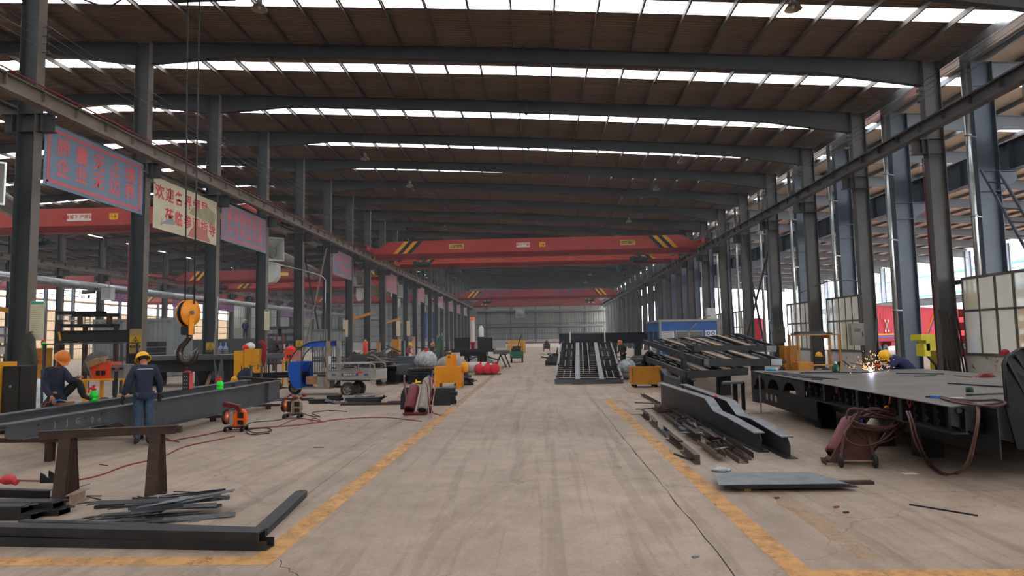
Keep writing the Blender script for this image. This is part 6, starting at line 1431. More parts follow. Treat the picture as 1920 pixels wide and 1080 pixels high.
for (u0, u1) in ((764, 757), (800, 812)):
    a = py(u0, 772, Yq + .15); b = py(u1, 706, Yq + .95); O(MB().bar((a.x, a.y, .06), b, .04, .05), 'frame_rail', M_MAROON, ct)
O(MB().bar(py(806, 708, Yq + .6), py(806, 750, Yq + .3), .05, .05), 'frame_strut', M_MAROON, ct)
O(MB().cyl(py(757, 716, Yq + .9), py(758, 704, Yq + .95), .02, 8), 'handle_grip', M_WHITE, ct)
for s_ in (q0.x - .02, q1.x + .02): O(MB().lathe([(0, -.02), (.1, -.02), (.1, .02), (0, .02)], (s_, Yq + .35, .1), (1, 0, 0), 16), 'wheel', M_CABLE, ct)
O(MB().tube([py(789, 716, Yq + .3), py(796, 714, Yq + .2), py(801, 725, Yq), py(803, 755, Yq - .1), pz(812, 775, .02), pz(826, 779, .015)], .014, 8), 'hose', mat('hose_dark_red', (130, 40, 50), .5), None, 'dark red hose running from the maroon bottle down to the floor', 'hose')
O(MB().tube([py(806, 708, Yq + .5), py(814, 712, Yq + .3), py(815, 730, Yq + .1), py(811, 755, Yq), pz(808, 783, .015)], .012, 8), 'hose', mat('hose_pink', (196, 108, 112), .5), None, 'pink hose hanging from the grey bottle', 'hose')
# dark plates with holes, leaning bars
def plate_holes(u, v, Y_, w, h, lab, lean=.12):
    c = py(u, v, Y_); c.z = 0; r = T('holed_plate', lab, 'steel plate', (c.x, Y_, 0)); P = [(-w / 2, 0), (w / 2, 0), (w * .42, h * .8), (w * .2, h), (-w * .25, h), (-w * .5, h * .7)]
    O(MB().plate([(c.x + a_, Y_ + b_ * lean, b_) for a_, b_ in P], (0, 1, 0), .03), 'plate', M_DKD, r)
    for a_, b_ in ((-.1, .75), (.12, .7), (.0, .3)): O(MB().cyl((c.x + a_ * w, Y_ + b_ * h * lean - .004, b_ * h), (c.x + a_ * w, Y_ + b_ * h * lean - .001, b_ * h), .03, 10), 'hole', M_BLACK, r)
plate_holes(762, 735, 18.6, .36, .62, 'dark holed gusset plate behind the maroon gas bottle'); plate_holes(828, 732, 19.6, .5, .52, 'dark holed gusset plate in front of the yellow counterweight')
a, b = pz(838, 732), py(821, 692, 21.5); O(MB().bar((a.x, 20.4, 0), (b.x, 20.6, b.z), .06, .02), 'steel_bar', M_HB, None, 'grey flat bar leaning on the yellow counterweight', 'steel bar')
# yellow counterweight
Yk = 26.6; a, b = py(814, 726, Yk), py(864, 726, Yk); zt2 = py(840, 688, Yk).z; zl_ = py(840, 665, Yk).z
M_CW = mat('counterweight_yellow', (226, 146, 24), .45, 0, (210, 130, 20), 2, .5, wear=(120, 84, 54), wamt=.68)
r = T('counterweight', 'big yellow steel counterweight block with a lifting lug', 'counterweight', ((a.x + b.x) / 2, Yk, 0))
O(MB().bx(a.x, b.x, Yk, Yk + 1.0, .22, zt2), 'block', M_CW, r)
O(MB().bx(b.x - .2, b.x, Yk, Yk + .15, 0, .22).bx(a.x, a.x + .2, Yk, Yk + .15, 0, .22).bx(b.x - .2, b.x, Yk + .85, Yk + 1, 0, .22).bx(a.x, a.x + .2, Yk + .85, Yk + 1, 0, .22), 'foot', M_CW, r)
for yy in (Yk - .03, Yk + .45):
    P = [(-.13, zt2 - .33 if yy < Yk else zt2), (.13, zt2 - .33 if yy < Yk else zt2), (.13, zl_ - .1), (.09, zl_), (-.09, zl_), (-.13, zl_ - .1)]; cx_ = py(842, 700, Yk).x
    O(MB().plate([(cx_ + (0 if yy < Yk else .12) + p_[0], yy, p_[1]) for p_ in P], (0, 1, 0), .05), 'lug', M_CW, r)
O(MB().cyl((cx_ + .0, Yk - .04, zl_ - .1), (cx_ + .0, Yk + .52, zl_ - .1), .045, 12), 'lug_pin', M_CHAR, r)
O(MB().cyl((b.x - .02, Yk + .45, zt2 - .05), (b.x + .25, Yk + .45, zt2 - .05), .22, 14), 'roller', M_CW, r)
# pallet grate with wrapped engine
Yp = 29.5; a, b = py(764, 715, Yp), py(806, 715, Yp); zt2 = py(785, 691, Yp).z
r = T('grate_stack', 'stack of dark steel gratings left of the yellow counterweight', 'grate stack', ((a.x + b.x) / 2, Yp, 0))
for k in range(6): O(MB().bx(a.x, b.x, Yp, Yp + 1.6, k * zt2 / 6, (k + .72) * zt2 / 6), 'grating', M_DKD, r)
for k in range(6): O(MB().bar((a.x + .05 + k * .17, Yp, zt2 + .0), (a.x + .25 + k * .17, Yp + 1.5, zt2 + .0), .06, .03), 'top_strip', M_TAN, r)
p = py(798, 690, Yp + .7); sack((p.x, Yp + .8, zt2 + .02), (.48, .5, .78), M_PLASTIC, 'engine wrapped in clear plastic film on the grating stack', 26, 'wrapped_engine', 'package')
O(MB().bx(p.x - .05, p.x + .15, Yp + .6, Yp + .8, zt2 + .78, zt2 + .88), 'red_box', M_REDP, None, 'small red box on top of the wrapped engine', 'box')
p = py(850, 672, 33); sack((p.x - .1, 33, .35), (.7, .5, .85), mat('dirty_wrap', (176, 166, 156), .5, 0, (140, 128, 118), 4, .5), 'beige wrapped load behind the yellow counterweight', 20, 'wrapped_load', 'package'); slab('load_base', M_DKD, 'dark pallet under the beige wrapped load', 'pallet', p.x - .8, p.x + .7, 32.6, 33.5, 0, .36)
# tube bundles end on
def end_bundle(u0, u1, v, Y_, rows, cols, m, lab, L=3.0):
    a, b = py(u0, v, Y_), py(u1, v, Y_); w = (b.x - a.x) / cols; r = T('tube_bundle', lab, 'steel bundle', ((a.x + b.x) / 2, Y_, 0)); f = None
    for j in range(rows):
        for i in range(cols):
            if f is None:
                f = O(MB().prof([(-w * .47, 0), (w * .47, 0), (w * .47, w * .94), (-w * .47, w * .94)], (a.x + w / 2, Y_, .08), (a.x + w / 2, Y_ + L, .08), caps=False).prof([(-w * .36, w * .11), (-w * .36, w * .83), (w * .36, w * .83), (w * .36, w * .11)], (a.x + w / 2, Y_, .08), (a.x + w / 2, Y_ + L, .08), caps=False), 'tube', m, r)
            else: inst(f, r, f.location + Vector((w * i + R.uniform(-.01, .01), R.uniform(-.1, .1), w * j)))
    O(MB().bx(a.x, b.x, Y_ + .3, Y_ + .4, 0, .08).bx(a.x, b.x, Y_ + L - .6, Y_ + L - .5, 0, .08), 'bearer', M_WOOD, r); return r
end_bundle(720, 743, 718, 29.5, 8, 6, M_DKD, 'tall bundle of dark square tubes seen end-on right of the tricycle'); end_bundle(703, 712, 716, 28.5, 9, 3, M_DKD, 'narrow stack of dark profiles right behind the tricycle')
end_bundle(746, 764, 712, 30.6, 4, 6, M_RUST, 'low bundle of rusty tubes left of the gratings')
for (u, v, Y_, w, h, ms, lab) in ((680, 700, 33, 2.2, 1.0, (M_DKD, M_DK, M_DKD), 'wide heap of dark profile offcuts behind the tricycle box'), (712, 690, 36, 2.4, 1.5, (M_DKD, M_DK, M_TAN), 'tall heap of dark profile offcuts behind the tricycle'), (665, 660, 38.5, 1.6, 2.0, (M_RUST, M_DK, M_CUT), 'tangle of tools and hoses at the seventh left column'),
                               (755, 690, 38, 2.2, 1.0, (M_CUT, M_DK, M_TAN), 'scattered cut parts left of the wrapped engine'), (870, 715, 28.5, .9, .4, (M_DKD, M_DK), 'low pile of dark bars right of the yellow counterweight'), (735, 655, 44, 2.0, 2.0, (M_RUST, M_TAN, M_DK), 'clutter of tools and boxes at the eighth left column'),
                               (790, 700, 34, 1.6, .5, (M_CUT, M_DK), 'low pile of bright offcuts behind the gratings'), (840, 690, 42, 2.4, .9, (M_DK, M_CUT, M_TAN), 'pile of parts in front of the dark press table'), (900, 672, 52, 2.6, .9, (M_CUT, M_DK, M_DKD), 'pile of parts under the dark press table'), (700, 655, 50, 2.6, 1.8, (M_DK, M_RUST, M_CUT), 'clutter at the ninth left column'), (820, 655, 60, 3.5, 1.8, (M_DK, M_DKD, M_RUST), 'dark clutter far back along the left row')):
    heap(u, v, Y_, w, h, ms, lab, 14)
slab('plate_stack', M_DK, 'pale flat plate on low supports behind the tricycle box', 'steel plate', py(695, 680, 33).x, py(740, 680, 33).x, 32.6, 33.6, py(710, 679, 33).z - .06, py(710, 679, 33).z)
for u in (706, 730): p = py(u, 690, 33); slab('block', M_CHAR, f'dark block under the pale flat plate, {"left" if u < 720 else "right"} one', 'block', p.x - .12, p.x + .12, 32.8, 33.3, 0, py(710, 679, 33).z - .062)
slab('machine_bed', mat('bed_blue_grey', (66, 76, 86), .5), 'dark blue-grey machine bed between tricycle and wrapped engine', 'machine', py(742, 676, 35).x, py(780, 676, 35).x, 35, 36.4, 0, py(760, 669, 35).z)
# small recognisable items along the left row
p = py(685, 655, 37); cylr = gas_bottle(p.x, 37, .8, .14, M_WELD, 'orange canister with a white cap behind the tricycle', M_WHITE, z=1.25); slab('bench', M_STEEL, 'dark bench under the orange canister', 'bench', p.x - .8, p.x + .9, 36.8, 37.6, 0, 1.25)
slab('cardboard_box', M_CARD, 'tan cardboard box standing on the clutter at the eighth left column', 'box', py(706, 655, 40).x, py(712, 655, 40).x, 40, 40.3, 1.1, 1.9); slab('bench', M_STEEL, 'dark bench under the tan cardboard box', 'bench', py(700, 655, 40).x, py(722, 655, 40).x, 39.9, 40.6, 0, 1.1)
p0, p1_ = py(734, 655, 44), py(748, 655, 44); cabinet(p0.x, p1_.x, 44, 44.6, 2.1, M_OCHRE, 'ochre cabinet far along the left row', 2)
p0, p1_ = py(749, 655, 46), py(757, 655, 46); cabinet(p0.x, p1_.x, 46, 46.6, 2.0, mat('cabinet_teal', (44, 62, 70), .5), 'dark teal cabinet right of the far ochre cabinet', 1)
p0, p1_ = py(773, 655, 50), py(777, 655, 50); slab('foam_roll', mat('foam_pink', (186, 140, 122), .9), 'pinkish board standing along the left row', 'board', p0.x, p1_.x, 50, 50.3, 0, 2.3)
for k, u in enumerate((820, 824, 829)): p = py(u, 650, 58); gas_bottle(p.x, 58, 2.3 + .1 * k, .14, mat('cyl_green', (66, 88, 78), .5), f'dark green gas bottle in the far rack, {ORD[k]} from the left', mat('cyl_cap', (150, 170, 150), .5), z=0)
for k, (u, v0, v1, Y_) in enumerate(((746, 606, 648, 56), (765, 606, 648, 62), (647, 606, 648, 42))):
    p, q = py(u, v0, Y_), py(u, v1, Y_); slab('rolled_sheet', mat('roll_cream', (200, 180, 150), .7), f'cream rolled sheet tied to a far left column, {ORD[k]}', 'roll', p.x - .15, p.x + .15, Y_, Y_ + .1, py(u, 626, Y_).z - .2, p.z + .2)
for k, (u, Y_) in enumerate(((798, 66), (812, 80))):
    p = py(u, 640, Y_); slab('blue_post', mat('post_blue', (50, 78, 140), .6), f'tall blue sheet on a far left column, {ORD[k]}', 'panel', p.x - .1, p.x + .1, Y_, Y_ + .1, 2.2, py(u, 585, Y_).z)
# red capped tubes
Yr = 36; r0_ = None
for k, (u, v) in enumerate(((899, 694), (914, 695), (928, 695))):
    c = py(u, v, Yr); rr_ = .27; r = T('capped_tube', f'big white-wrapped hydraulic tube with a red end cap, {("left", "middle", "right")[k]} one', 'tube', (c.x, Yr, 0), 'red capped tubes on the floor')
    dd = Vector((-1, .55, 0)).normalized(); cc_ = Vector((c.x, Yr, rr_ + .08))
    O(MB().lathe([(0, -.02), (rr_ * .8, -.02), (rr_, .02), (rr_, .16)], cc_, Vector((-.25, 1, 0)), 18), 'end_cap', mat('cap_red', (206, 40, 56), .5), r)
    O(MB().lathe([(rr_ * 1.05, .1), (rr_ * 1.08, .2), (rr_, .22)], cc_, Vector((-.25, 1, 0)), 18), 'collar', M_CHAR, r)
    O(MB().lathe([(rr_ * .9, .2), (rr_ * .9, 4.2), (0, 4.2)], cc_, Vector((-.25 - .5 * (k == 0), 1, 0)), 18), 'tube_body', mat('wrap_white_pink', (206, 190, 190), .5), r)
    O(MB().bx(c.x - .3, c.x + .3, Yr + .3, Yr + .5, 0, .09), 'chock', M_WOOD, r)
    O(MB().ell((c.x + .05, Yr + .12, rr_ * 2 + .12), (.07, .07, .07)), 'port_cap', mat('cap_red', (0, 0, 0)), r)
a, b = py(870, 690, 35), py(898, 690, 35); O(MB().cyl((a.x - .3, 36.6, .5), (b.x + .3, 36.2, .5), .22, 16), 'hydraulic_tube', mat('wrap_white_pink', (0, 0, 0)), None, 'white wrapped tube lying crosswise behind the red capped ones', 'tube')
# dark press table with panels and a tall wrapped cylinder
Yv = 47; a, b = py(846, 655, Yv), py(926, 655, Yv); zt2 = py(880, 655, Yv).z
r = T('press_table', 'big dark steel table with two upright panels left of the aisle', 'table', ((a.x + b.x) / 2, Yv, 0))
O(MB().bx(a.x, b.x, Yv, Yv + 2.6, zt2 - .22, zt2), 'tabletop', M_DKD, r); O(MB().bx(a.x + .6, b.x - .6, Yv + .2, Yv + 2.4, zt2 - .5, zt2 - .22), 'apron', M_DKD, r)
for x in (a.x + .9, (a.x + b.x) / 2 + .3, b.x - .9): O(MB().bx(x, x + .18, Yv + .3, Yv + .5, 0, zt2 - .5), 'leg', M_RUST, r); O(MB().bx(x, x + .18, Yv + 2, Yv + 2.2, 0, zt2 - .5), 'leg', M_RUST, r)
for (u0, u1) in ((851, 881), (895, 923)): p, q = py(u0, 640, Yv + .4), py(u1, 633, Yv + .4); O(MB().bx(p.x, q.x, Yv + .4, Yv + .5, zt2, q.z), 'upright_panel', M_DKD, r)
p = py(886, 640, Yv + .3); r = T('hydraulic_cylinder', 'tall white-wrapped hydraulic cylinder with red foot standing on the dark table', 'hydraulic cylinder', (p.x, Yv + .3, zt2)); z1, z2, z3 = py(886, 641, Yv).z, py(886, 600, Yv).z, py(886, 595, Yv).z
O(MB().lathe([(0, 0), (.12, 0), (.13, z1 - zt2 - .15), (.22, z1 - zt2 - .1), (.22, z1 - zt2), (.0, z1 - zt2)], (p.x, Yv + .3, zt2), n=14), 'red_foot', mat('foot_red', (190, 26, 48), .4), r)
O(MB().lathe([(.17, 0), (.16, z2 - z1)], (p.x, Yv + .3, z1), n=14), 'barrel', mat('wrap_white_pink', (0, 0, 0)), r); O(MB().lathe([(.17, z2 - z1), (.19, z2 - z1 + .02), (.19, z3 - z1), (0, z3 - z1)], (p.x, Yv + .3, z1), n=14), 'orange_cap', mat('cap_orange', (236, 110, 50), .5), r)
p = py(902, 632, Yv + .8); r = T('white_tank', 'small white tank standing on the dark table', 'tank', (p.x, Yv + .8, py(902, 632, Yv).z)); z2 = py(902, 610, Yv).z; z1 = p.z
O(MB().lathe([(0, 0), (.17, 0), (.18, .05), (.18, (z2 - z1) * .8), (.1, (z2 - z1) * .9), (.05, (z2 - z1)), (0, z2 - z1)], (p.x, Yv + .8, z1), n=14), 'shell', M_WHITE, r); O(MB().bx(p.x - .25, p.x + .25, Yv + .6, Yv + 1.0, zt2, z1), 'stand', M_DKD, r)
a, b = py(925, 655, 46), py(942, 655, 46); slab('steel_plate', M_HB, 'pale grey plate bundle on the sawhorses right of the dark table', 'steel plate', a.x, b.x + .5, 45.6, 47, zt2 - .35, zt2 - .1)
r = T('sawhorse', 'dark A-shaped sawhorse right of the dark press table', 'trestle', (py(940, 680, 45.8).x, 45.8, 0)); c = py(940, 660, 45.8)
for (u0, u1) in ((938, 929), (938, 949), (946, 956)): a, b = py(u0, 659, 45.8), py(u1, 683, 45.8); O(MB().bar(Vector((a.x, 45.8, zt2 - .4)), (b.x, 45.8, 0), .09, .09), 'leg', M_RUST, r)
O(MB().bx(py(936, 660, 46).x, py(950, 660, 46).x, 45.7, 45.95, zt2 - .42, zt2 - .36), 'rail', M_DKD, r)
# green cart, fence, far vehicle
Ye = 54; a, b = py(956, 678, Ye), py(981, 678, Ye); z1, z2 = py(968, 672, Ye).z, py(968, 659, Ye).z
r = T('green_cart', 'dark green cargo tricycle seen from behind left of the aisle', 'tricycle', ((a.x + b.x) / 2, Ye, 0)); M_GC = mat('cart_green', (44, 104, 88), .5)
O(MB().bx(a.x, b.x, Ye, Ye + .04, z1, z2).bx(a.x, a.x + .04, Ye, Ye + 1.7, z1, z2).bx(b.x - .04, b.x, Ye, Ye + 1.7, z1, z2).bx(a.x, b.x, Ye, Ye + 1.7, z1, z1 + .05), 'cargo_box', M_GC, r)
for x in (a.x + .06, b.x - .14): O(MB().lathe([(0, -.06), (.26, -.06), (.26, .06), (0, .06)], (x + .04, Ye + .6, .26), (1, 0, 0), 16), 'wheel', M_CABLE, r)
O(MB().bx(a.x + .15, b.x - .2, Ye + 1.7, Ye + 2.0, z1, z2 + .4).bar(((a.x + b.x) / 2, Ye + 2.3, z2 + .3), (b.x - .2, Ye + 2.6, py(975, 628, Ye).z), .06, .06), 'cab_frame', M_DKD, r)
O(MB().bx(a.x + .1, b.x - .2, Ye + .3, Ye + 1.4, z2 - .2, z2 + .25), 'load', M_RUST, r)
fn = T('yellow_barrier', 'row of yellow barrier posts far along the left side of the aisle', 'barrier', (py(965, 655, 90).x, 90, 0))
for k in range(11):
    u = 953 + 3.1 * k; p = py(u, 655, 90); O(MB().bx(p.x - .09, p.x + .09, 90, 90.1, 0, py(u, 638, 90).z if k < 10 else 1.9), 'post', M_YEL, fn)
O(MB().bx(py(953, 655, 90).x, py(985, 655, 90).x, 90.1, 90.15, .9, 1.0), 'rail', M_STEEL, fn)
vh = T('motor_cart', 'small dark motor cart far down the aisle, seen from behind', 'motor cart', (py(1025, 657, 100).x, 100, 0)); p = py(1025, 657, 100)
O(MB().bx(p.x - .5, p.x + .5, 100, 101.5, .4, 1.2), 'body', M_DKD, vh)
for s_ in (-.45, .4): O(MB().lathe([(0, -.06), (.3, -.06), (.3, .06), (0, .06)], (p.x + s_, 100.3, .3), (1, 0, 0), 12), 'wheel', M_CABLE, vh)
slab('red_kerb', M_REDD, 'red and white barrier along the foot of the far end wall', 'barrier', -8, 6, 155, 155.4, .9, 1.2); slab('white_block', M_WHITE, 'white blocks under the red barrier at the far end', 'block', -8, 6, 155, 155.4, 0, .88)

# ================================================================ right side
# inclined trailer frame beside the aisle
def trailer_frame(P, lab, nx=(0, .1, .30, .46, .6, .70, .9, 1), wide=(.30, .66), ncross=15, th=.16, lights=False, m=M_DKD, mtop=M_CUT, name='ladder_trailer'):
    """P: near-left, near-right, far-right, far-left (top surface)"""
    nl, nr, fr_, fl = [Vector(p) for p in P]; r = T(name, lab, 'trailer frame', (nl.x, nl.y, 0)); dn_ = Vector((0, 0, -th))
    def q(s, t): return nl.lerp(nr, s).lerp(fl.lerp(fr_, s), t)
    h = Vector((0, 0, -th / 2))
    O(MB().bar(q(0, 0) + h, q(1, 0) + h, .07, th), 'end_beam', M_HB if lights else m, r); O(MB().bar(q(0, 1) + h, q(1, 1) + h, .07, th), 'end_beam', m, r)
    for s in (0, 1): O(MB().bar(q(s, 0) + h, q(s, 1) + h, .08, th), 'side_beam', mtop if lights else m, r)
    for s in wide: O(MB().bar(q(s + .03, 0) - Vector((0, 0, .01)), q(s + .03, 1) - Vector((0, 0, .01)), .2, .03).bar(q(s + .03, 0) + h, q(s + .03, 1) + h, .03, th), 'main_beam', mtop if lights else M_TAN, r)
    f = None
    for k in range(1, ncross): t = k / ncross; O(MB().bar(q(0, t) + h * .9, q(1, t) + h * .9, .05, .07), 'cross_bar', m, r)
    for s in (.42, .52): O(MB().bar(q(s, .12) - Vector((0, 0, .02)), q(s, 1) - Vector((0, 0, .02)), .035, .03), 'rib', mtop, r)
    for s in (.12, .22, .78, .88):
        for t0 in (.02, .27, .52, .77): O(MB().bar(q(s, t0 + .03) - Vector((0, 0, .02)), q(s, t0 + .17) - Vector((0, 0, .02)), .03, .03), 'rib', mtop, r)
    if lights:
        for s in (.02, .98):
            for t in (.03, .3, .62, .98): c = q(s, t); O(MB().ell((c.x, c.y, c.z + .05), (.05, .05, .06), 8, 6), 'marker_light', M_REDD, r)
    return r, q
Pn = [py(1041, 711, 27.6), py(1167, 711, 27.8), py(1145, 642, 38), py(1052, 643, 38)]
zf1 = Pn[0].z; fr1, qf = trailer_frame(Pn, 'grey ladder-like trailer frame leaning up away from the camera right of the aisle', lights=True, ncross=22, th=.2)
for s in (.25, .75): p = qf(s, .9); O(MB().bx(p.x - .1, p.x + .1, p.y, p.y + .2, 0, p.z - .2), 'prop', M_DKD, fr1)
for s in (.3, .62): p = qf(s, .02); O(MB().bx(p.x - .15, p.x + .25, p.y, p.y + .3, 0, max(.05, p.z - .2)), 'prop', M_BLACK, fr1)
# stack of dark beams behind
r0_ = T('beam_stack', 'long stack of dark blue-black beams lying behind the leaning frame', 'beam stack', (py(1125, 640, 43).x, 43, 0)); a, b = py(1048, 645, 43), py(1209, 645, 43); z0_, z1_ = py(1100, 645, 43).z, py(1100, 625, 43).z
for k in range(3): O(MB().ibeam((a.x, 43, z0_ + (z1_ - z0_) * (k + .5) / 3), (b.x + 1, 43, z0_ + (z1_ - z0_) * (k + .5) / 3), .3, (z1_ - z0_) / 3, .03, .02), 'beam', mat('beam_navy', (40, 44, 50), .5), r0_)
for u in (1069, 1134): p = py(u, 640, 42.8); O(MB().bx(p.x - .04, p.x + .04, 42.8, 42.85, z0_ - .2, z1_ + .1), 'strap', M_WHITE, r0_)
for u in (1060, 1100, 1150, 1195): p = py(u, 645, 43); O(MB().bx(p.x - .2, p.x + .2, 42.8, 43.3, 0, z0_), 'support', M_DKD, r0_)
for (u, v, Y_, w, h, ms, lab) in ((1165, 690, 34, 2.0, 1.0, (M_DKD, M_DK, M_CUT), 'dark scrap heap behind the wrapped sack, right of the leaning frame'), (1150, 665, 38, 2.2, 1.2, (M_DKD, M_DK), 'dark scrap heap right of the far end of the leaning frame'), (1225, 700, 29, 1.4, .7, (M_DKD, M_CUT), 'pile of grey plates behind the yellow bin'), (1040, 672, 48, 1.6, 1.3, (M_DKD, M_DK), 'dark heap left of the beam stack'), (1200, 655, 39, 2.4, 1.3, (M_DKD, M_RUST), 'dark tangle in front of the blue cabin')):
    heap(u, v, Y_, w, h, ms, lab, 14)
p = py(1175, 690, 30.5); sack((p.x, 30.5, .3), (.38, .34, .62), M_PLASTIC, 'sack of parts wrapped in clear film right of the leaning frame', 24, 'wrapped_sack', 'package'); sack((p.x, 30.5, 0), (.42, .36, .42), mat('jute', (130, 122, 110), .9), 'jute base sack under the film-wrapped parts', name='sack')
# yellow bin
Yn = 25.4; a, b = py(1187, 725, Yn), py(1240, 725, Yn); zt2 = py(1210, 689, Yn).z
r = T('waste_bin', 'worn yellow steel scrap bin right of the aisle', 'bin', ((a.x + b.x) / 2, Yn, 0)); M_BIN = mat('bin_yellow', (206, 138, 34), .5, 0, (188, 122, 30), 4, .5, wear=(92, 58, 40), wamt=.6)
O(MB().plate([(a.x, Yn, .12), (b.x - .06, Yn, .12), (b.x, Yn, zt2), (a.x - .04, Yn, zt2)], (0, 1, 0), .03), 'front_panel', M_BIN, r); O(MB().plate([(a.x, Yn + .9, .12), (b.x - .06, Yn + .9, .12), (b.x, Yn + .9, zt2), (a.x - .04, Yn + .9, zt2)], (0, 1, 0), .03), 'rear_panel', M_BIN, r)
O(MB().bx(a.x - .02, a.x + .01, Yn, Yn + .93, .12, zt2).bx(b.x - .05, b.x - .02, Yn, Yn + .93, .12, zt2).bx(a.x, b.x - .05, Yn + .03, Yn + .9, .12, .15), 'side_panel', M_BIN, r)
O(MB().bar((a.x - .06, Yn - .01, zt2), (b.x + .03, Yn - .01, zt2), .05, .05).bar((a.x - .04, Yn, zt2), (a.x - .04, Yn + .93, zt2), .05, .05).bar((b.x, Yn, zt2), (b.x, Yn + .93, zt2), .05, .05), 'rim', M_BIN, r)
for x in (a.x + .1, b.x - .2): O(MB().lathe([(0, -.03), (.065, -.03), (.065, .03), (0, .03)], (x, Yn + .1, .065), (0, 1, 0), 12).lathe([(0, -.03), (.065, -.03), (.065, .03), (0, .03)], (x, Yn + .8, .065), (0, 1, 0), 12), 'caster', M_BLACK, r)
O(MB().bx(a.x + .05, b.x - .1, Yn + .05, Yn + .88, .15, zt2 - .12), 'scrap_fill', M_RUST, r)
O(MB().tube([(b.x - .1, Yn + .5, zt2 - .1), (b.x + .12, Yn + .6, zt2 + .2), (b.x + .1, Yn + .6, zt2 + .35)], .03, 6), 'bent_strip', M_HB, None, 'bent blue-grey strip sticking out of the yellow bin', 'steel strip')
# S-shaped small beam behind bin
mb = MB(); pts = [py(1243, 692, 24), py(1252, 704, 23.6), py(1275, 712, 22.5), py(1300, 714, 21.8)]
for k in range(3): mb.bar(pts[k], pts[k + 1], .22, .02)
for k in range(3): mb.add([pts[k], pts[k + 1], Vector((pts[k + 1].x, pts[k + 1].y, 0)), Vector((pts[k].x, pts[k].y, 0))], [(0, 1, 2, 3)])
O(mb, 'curved_beam', M_HB, None, 'short curved grey beam piece right behind the yellow bin', 'steel beam')
# stacked trailer frames
def lv(u, v, z): return pz(u, v, z)
A1 = [Vector((5.9, 20.8, 1.28)), Vector((8.75, 20.8, 1.28)), Vector((8.0, 33, 1.92)), Vector((5.3, 33, 1.92))]
B1 = [Vector((6.35, 24.4, 1.78)), Vector((9.6, 24.4, 1.78)), Vector((9.4, 35, 2.05)), Vector((6.6, 35, 2.05))]
Cc = [Vector((4.75, 20.6, .85)), Vector((7.4, 20.6, .85)), Vector((7.4, 33, 1.15)), Vector((5.0, 33, 1.15))]
fa, qa = trailer_frame([py(1318, 673, 20.8), py(1464, 673, 21.2), Vector((8.3, 33, 1.93)), py(1206, 637, 33)], 'dark trailer frame in the right-hand stack, middle one', th=.22, ncross=26)
fb, qb = trailer_frame([py(1300, 648, 24.4), py(1454, 648, 24.8), Vector((10.2, 34, 2.06)), py(1266, 636.5, 34)], 'dark trailer frame in the right-hand stack, topmost one', th=.24, ncross=20)
fc_, qc = trailer_frame([py(1287, 697, 20.6), py(1400, 690, 20.6), Vector((8, 32, 1.12)), py(1205, 666, 32)], 'dark trailer frame in the right-hand stack, lowest one', th=.22, ncross=24)
def stilt(q, s, t, fr, w=.22, below=0.0): p = q(s, t); O(MB().bx(p.x - w / 2, p.x + w / 2, p.y, p.y + w, below, p.z - .22), 'prop', M_DKD, fr)
for s in (.35, .8): stilt(qa, s, .06, fa, .35); stilt(qa, s, .8, fa, .3)
for s in (.15, .6): p = qb(s, .05); z_ = qa(s, .3).z; O(MB().bx(p.x - .15, p.x + .25, p.y + .2, p.y + .5, z_, p.z - .22), 'prop', M_DKD, fb)
for s in (.1, .7): stilt(qc, s, .1, fc_, .3); stilt(qc, s, .85, fc_, .3)
for (u, v0, v1, Y_) in ((1279, 650, 678, 22.5), (1284, 672, 702, 20.8)): a, b = py(u, v0, Y_), py(u, v1, Y_); O(MB().bx(a.x - .05, a.x + .05, Y_, Y_ + .1, 0, a.z), 'guide_post', M_DKD, fa)
for (s0, s1) in ((.0, .06), (.86, 1.0)): O(MB().bar(qa(s0, -.004) - Vector((0, .03, .1)), qa(s1, -.004) - Vector((0, .03, .1)), .02, .2), 'end_plate', M_GALV if s1 == 1 else M_HB, fa); 
O(MB().bar(qb(.88, -.004) - Vector((0, .03, .12)), qb(1, -.004) - Vector((0, .03, .12)), .02, .22), 'end_plate', M_CUT, fb)
# blue cabin
Yl = 35.5; a, b = py(1239, 660, Yl), py(1348, 660, Yl); zt2 = py(1290, 603, Yl).z; M_CAB = mat('cabin_blue', (40, 92, 160), .5, 0, (34, 82, 146), 1.5, .5)
r = T('site_cabin', 'blue site cabin with windows behind the stacked trailer frames', 'cabin', ((a.x + b.x) / 2, Yl, 0)); dpt = 4.2
O(MB().bx(a.x, b.x, Yl, Yl + dpt, 0, zt2), 'cabin_wall', M_CAB, r); O(MB().bx(a.x - .1, b.x + .1, Yl - .1, Yl + dpt + .1, zt2, zt2 + .12), 'roof_edge', M_DUCTL if False else mat('trim_grey', (140, 138, 134), .5), r)
for x in (a.x, b.x): O(MB().bx(x - .06, x + .06, Yl - .03, Yl + .02, 0, zt2), 'corner_trim', mat('trim_grey', (0, 0, 0)), r)
c0x, c1x = py(1266, 640, Yl).x, py(1318, 640, Yl).x; zw1 = py(1290, 620, Yl).z
wf_ = O(MB().bx(c0x, c1x, Yl - .05, Yl - .01, .9, zw1), 'window_frame', mat('trim_grey', (0, 0, 0)), r)
for q0_, q1_ in ((c0x + .06, (c0x + c1x) / 2 - .03), ((c0x + c1x) / 2 + .03, c1x - .06)): O(MB().bx(q0_, q1_, Yl - .06, Yl - .05, .96, zw1 - .06), 'pane', mat('dim_glass', (84, 86, 78), .15), wf_)
c = py(1332, 625, Yl); sg = O(MB().bx(c.x - .28, c.x + .28, Yl - .03, Yl, c.z - .2, c.z + .16), 'safety_sign', M_WHITE, r)
